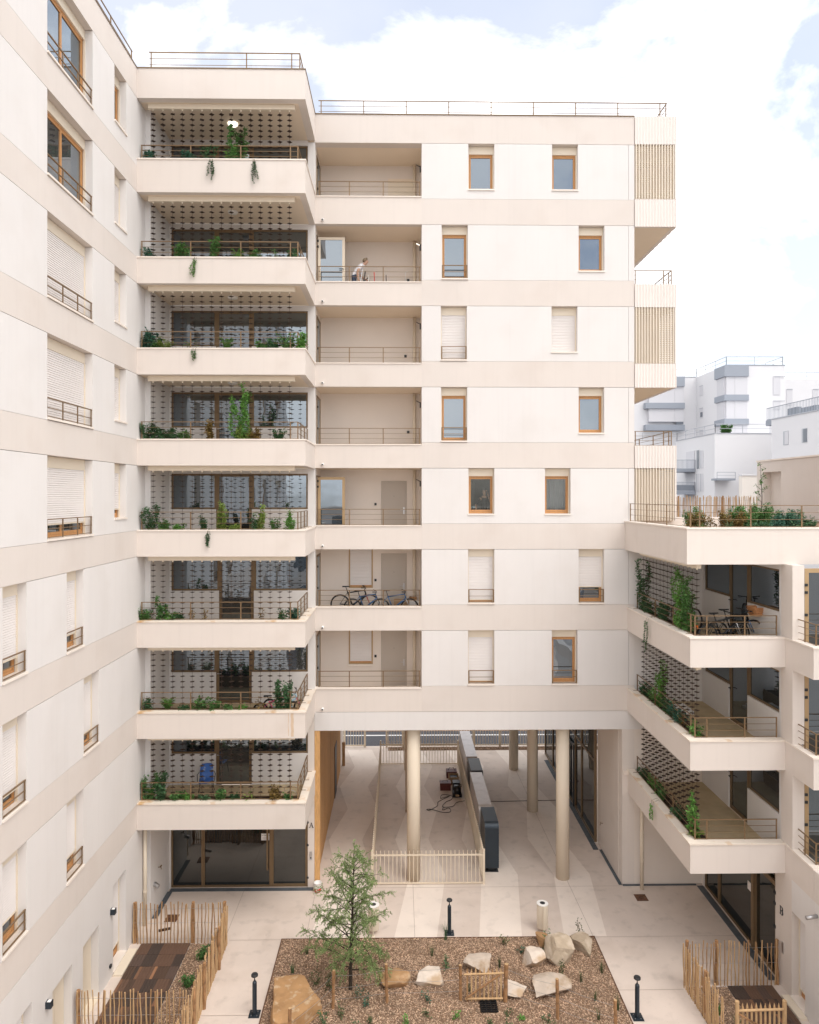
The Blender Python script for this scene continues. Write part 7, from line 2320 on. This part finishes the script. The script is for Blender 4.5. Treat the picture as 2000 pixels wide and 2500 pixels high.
def thin_rail(parent, pts, z, h, step=2.6, m='far_rail'):
    mb = MB()
    for i in range(len(pts) - 1):
        a, b2 = Vector((*pts[i], z)), Vector((*pts[i + 1], z))
        L = (b2 - a).length
        for hh, t in ((h, 0.045), (h * 0.5, 0.03)):
            mb.tube([tuple(a + Vector((0, 0, hh))), tuple(b2 + Vector((0, 0, hh)))], t, 4)
        n = max(1, int(L / step))
        for k in range(n + 1):
            p = a + (b2 - a) * k / n
            mb.tube([tuple(p), tuple(p + Vector((0, 0, h)))], 0.035, 4)
    return mb.build('roof_railing', m, parent)
thin_rail(bgA, [(28, 88.3), (37.9, 88.3), (37.9, 80.2), (44.5, 80.2), (44.5, 84)], ZA + 0.1, 0.95)
bgB = thing('apartment_building', 'white block at the far edge of the view behind the grey balcony', 'building', (52, 84, 0))
wbox(bgB, 'wall', 'far_white', 44.63, 64, 82, 98, 0, Z_(320, 82))
thin_rail(bgB, [(44.7, 82.3), (64, 82.3)], Z_(320, 82), 0.9, 3.5)
for (a, b2) in ((1413, 1476), (1692, 1756)):
    wo = part('window', bgB, (X_(sx(a), 82), 82, 22))
    wbox(wo, 'shutter', 'far_shutter', X_(sx(a), 82), X_(sx(b2), 82), 81.95, 81.99, Z_(597, 82), Z_(425, 82))
    wbox(wo, 'lintel', 'far_rail', X_(sx(a), 82), X_(sx(b2), 82), 81.9, 81.949, Z_(427, 82), Z_(421, 82))
bgC = thing('apartment_building', 'lower white block with roof plants and narrow windows behind the paling fence', 'building', (40, 75, 0))
ZC = 19.8
wbox(bgC, 'wall', 'far_white', 31.9, 46.0, 70, 79.9, 0, ZC)
wbox(bgC, 'roof_edge', 'far_rail', 31.85, 46.05, 69.95, 79.9, ZC, ZC + 0.08)
thin_rail(bgC, [(28, 79.8), (32.0, 79.8), (32.0, 70.1), (46, 70.1)], ZC + 0.08, 0.9, 2.4)
for (ya, za, zb, op_) in ((73.6, 1070, 1265, 1), (72.6, 1070, 1260, 0), (73.6, 1320, 1510, 0), (72.6, 1318, 1508, 0)):
    wo = part('window', bgC, (31.9, ya, Z_(zb, ya)))
    wbox(wo, 'pane', 'far_glass' if op_ else 'far_shutter', 31.86, 31.899, ya, ya + 0.5, Z_(zb, ya), Z_(za, ya))
    wbox(wo, 'surround', 'far_rail', 31.84, 31.88, ya + 0.5, ya + 0.62, Z_(zb, ya), Z_(za, ya))
for (v0, v1, lab) in ((1175, 1300, 0), (1410, 1540, 1)):
    bo = part('balcony', bgC, (31, 75.5, Z_(v1, 74.5)))
    z0, z1 = Z_(v1, 74.5), Z_(v0, 74.5)
    wbox(bo, 'slab', 'far_grey', 29.6, 31.86, 74.5, 77.5, z0, z0 + (z1 - z0) * 0.28)
    mb = MB()
    for i in range(17):
        mb.tube([(29.65 + 2.2 * i / 16, 74.52, z0), (29.65 + 2.2 * i / 16, 74.52, z1)], 0.022, 4)
    mb.tube([(29.6, 74.52, z1), (31.86, 74.52, z1)], 0.035, 4)
    mb.build('balustrade', 'far_grey', bo)
    wbox(bo, 'door', 'far_shutter', 31.84, 31.87, 74.7, 76.9, z0 + 0.3, z1 + 1.0)
    if lab:
        wbox(bo, 'screen', 'far_grey', 29.7, 31.8, 74.6, 74.65, z0 + 0.4, z1 - 0.3)
wbox(bgC, 'canopy', 'far_grey', X_(sx(655), 69), X_(sx(850), 69), 68.6, 69.95, Z_(1392, 69), Z_(1370, 69))
thin_rail(bgC, [(X_(sx(655), 69), 68.65), (X_(sx(850), 69), 68.65)], Z_(1370, 69), 0.6, 2.0)
bgE = thing('apartment_building', 'low cream block peeping out beside the stair head', 'building', (36, 64, 0))
wbox(bgE, 'wall', 'far_cream', X_(sx(940), 64), X_(sx(1250), 64), 64, 64.6, 0, Z_(1340, 64))
wbox(bgE, 'roof_edge', 'far_white', X_(sx(935), 64), X_(sx(1250), 64), 63.9, 64.65, Z_(1340, 64), Z_(1322, 64))
for i, (xx, lab) in enumerate(((33.4, 'spiky plant'), (40.9, 'small shrub'), (44.6, 'yellowish shrub'))):
    plant('bush', lab + ' on the roof of the lower white block', (xx, 70.8, ZC + 0.1), 0.95, 1.3, 'leaf_mid', 3000 + i, dens=0.5, group='plants on the far roof', ls=3.0)
bgD = thing('apartment_building', 'white block with two deep windows and a grey terrace balustrade above the stair head', 'building', (38, 64, 0))
a, b2 = Vector((X_(sx(1252), 66), 66)), Vector((X_(sx(1900), 57), 57))
ZD = 20.75
mb = MB()
dr = (b2 - a).normalized()
nn = Vector((dr.y, -dr.x))
if nn.y < 0:
    nn = -nn
def quadprism(mb, p, q, off0, off1, z0, z1):
    P4 = [p + nn * off0, q + nn * off0, q + nn * off1, p + nn * off1]
    mb.prism([tuple(v) for v in P4], z0, z1)
quadprism(mb, a, b2, 0, 12, 0, ZD)
mb.build('wall', 'far_white', bgD)
mb = MB()
quadprism(mb, a - dr * 0.05, b2, -0.06, 0.1, ZD, ZD + 0.1)
mb.build('roof_edge', 'far_rail', bgD)
for (u0, u1, v0, v1, dk) in ((1382, 1437, 872, 1018, 0), (1580, 1637, 843, 992, 1)):
    def hit(px):
        k = (px - 975.3) / 1700
        s = (k * a.y - a.x) / (dr.x - k * dr.y)
        return a + dr * s
    p, q = hit(sx(u0)), hit(sx(u1))
    wo = part('window', bgD, (p.x, p.y, Z_(v1, p.y)))
    for (o0, o1, m, tt) in ((-0.03, 0.02, 'far_rail', 0.0), (-0.05, -0.031, 'far_glass' if dk else 'far_shutter', 0.25)):
        mb = MB()
        quadprism(mb, p + dr * tt, q, o0, o1, Z_(v1, p.y) + tt * 0.2, Z_(v0, p.y) - tt * 0.2)
        mb.build('frame' if tt == 0 else 'pane', m, wo)
mb = MB()
for k in range(60):
    p = a - dr * 1.3 + dr * (0.22 * k) + nn * 0.3
    mb.tube([(p.x, p.y, ZD + 0.1), (p.x, p.y, ZD + 1.25)], 0.022, 4)
for z in (ZD + 1.25, ZD + 0.15):
    p, q = a - dr * 1.3 + nn * 0.3, a + dr * 12 + nn * 0.3
    mb.tube([(p.x, p.y, z), (q.x, q.y, z)], 0.04, 4)
mb.build('balustrade', 'far_grey', bgD)
mb = MB()
quadprism(mb, a - dr * 1.35, a + dr * 0.4, 0.2, 3, ZD - 0.45, ZD + 0.09)
mb.build('terrace_slab', 'far_grey', bgD)
mb = MB()
quadprism(mb, a + dr * 0.6, a + dr * 2.2, 1.2, 1.6, ZD + 0.1, ZD + 1.0)
quadprism(mb, a + dr * 2.8, a + dr * 5.0, 1.2, 1.6, ZD + 0.1, ZD + 0.8)
mb.build('terrace_furniture', 'far_glass', bgD)
# hills of roofs stay below the terrace line; a pale wall closes the passage view across the street
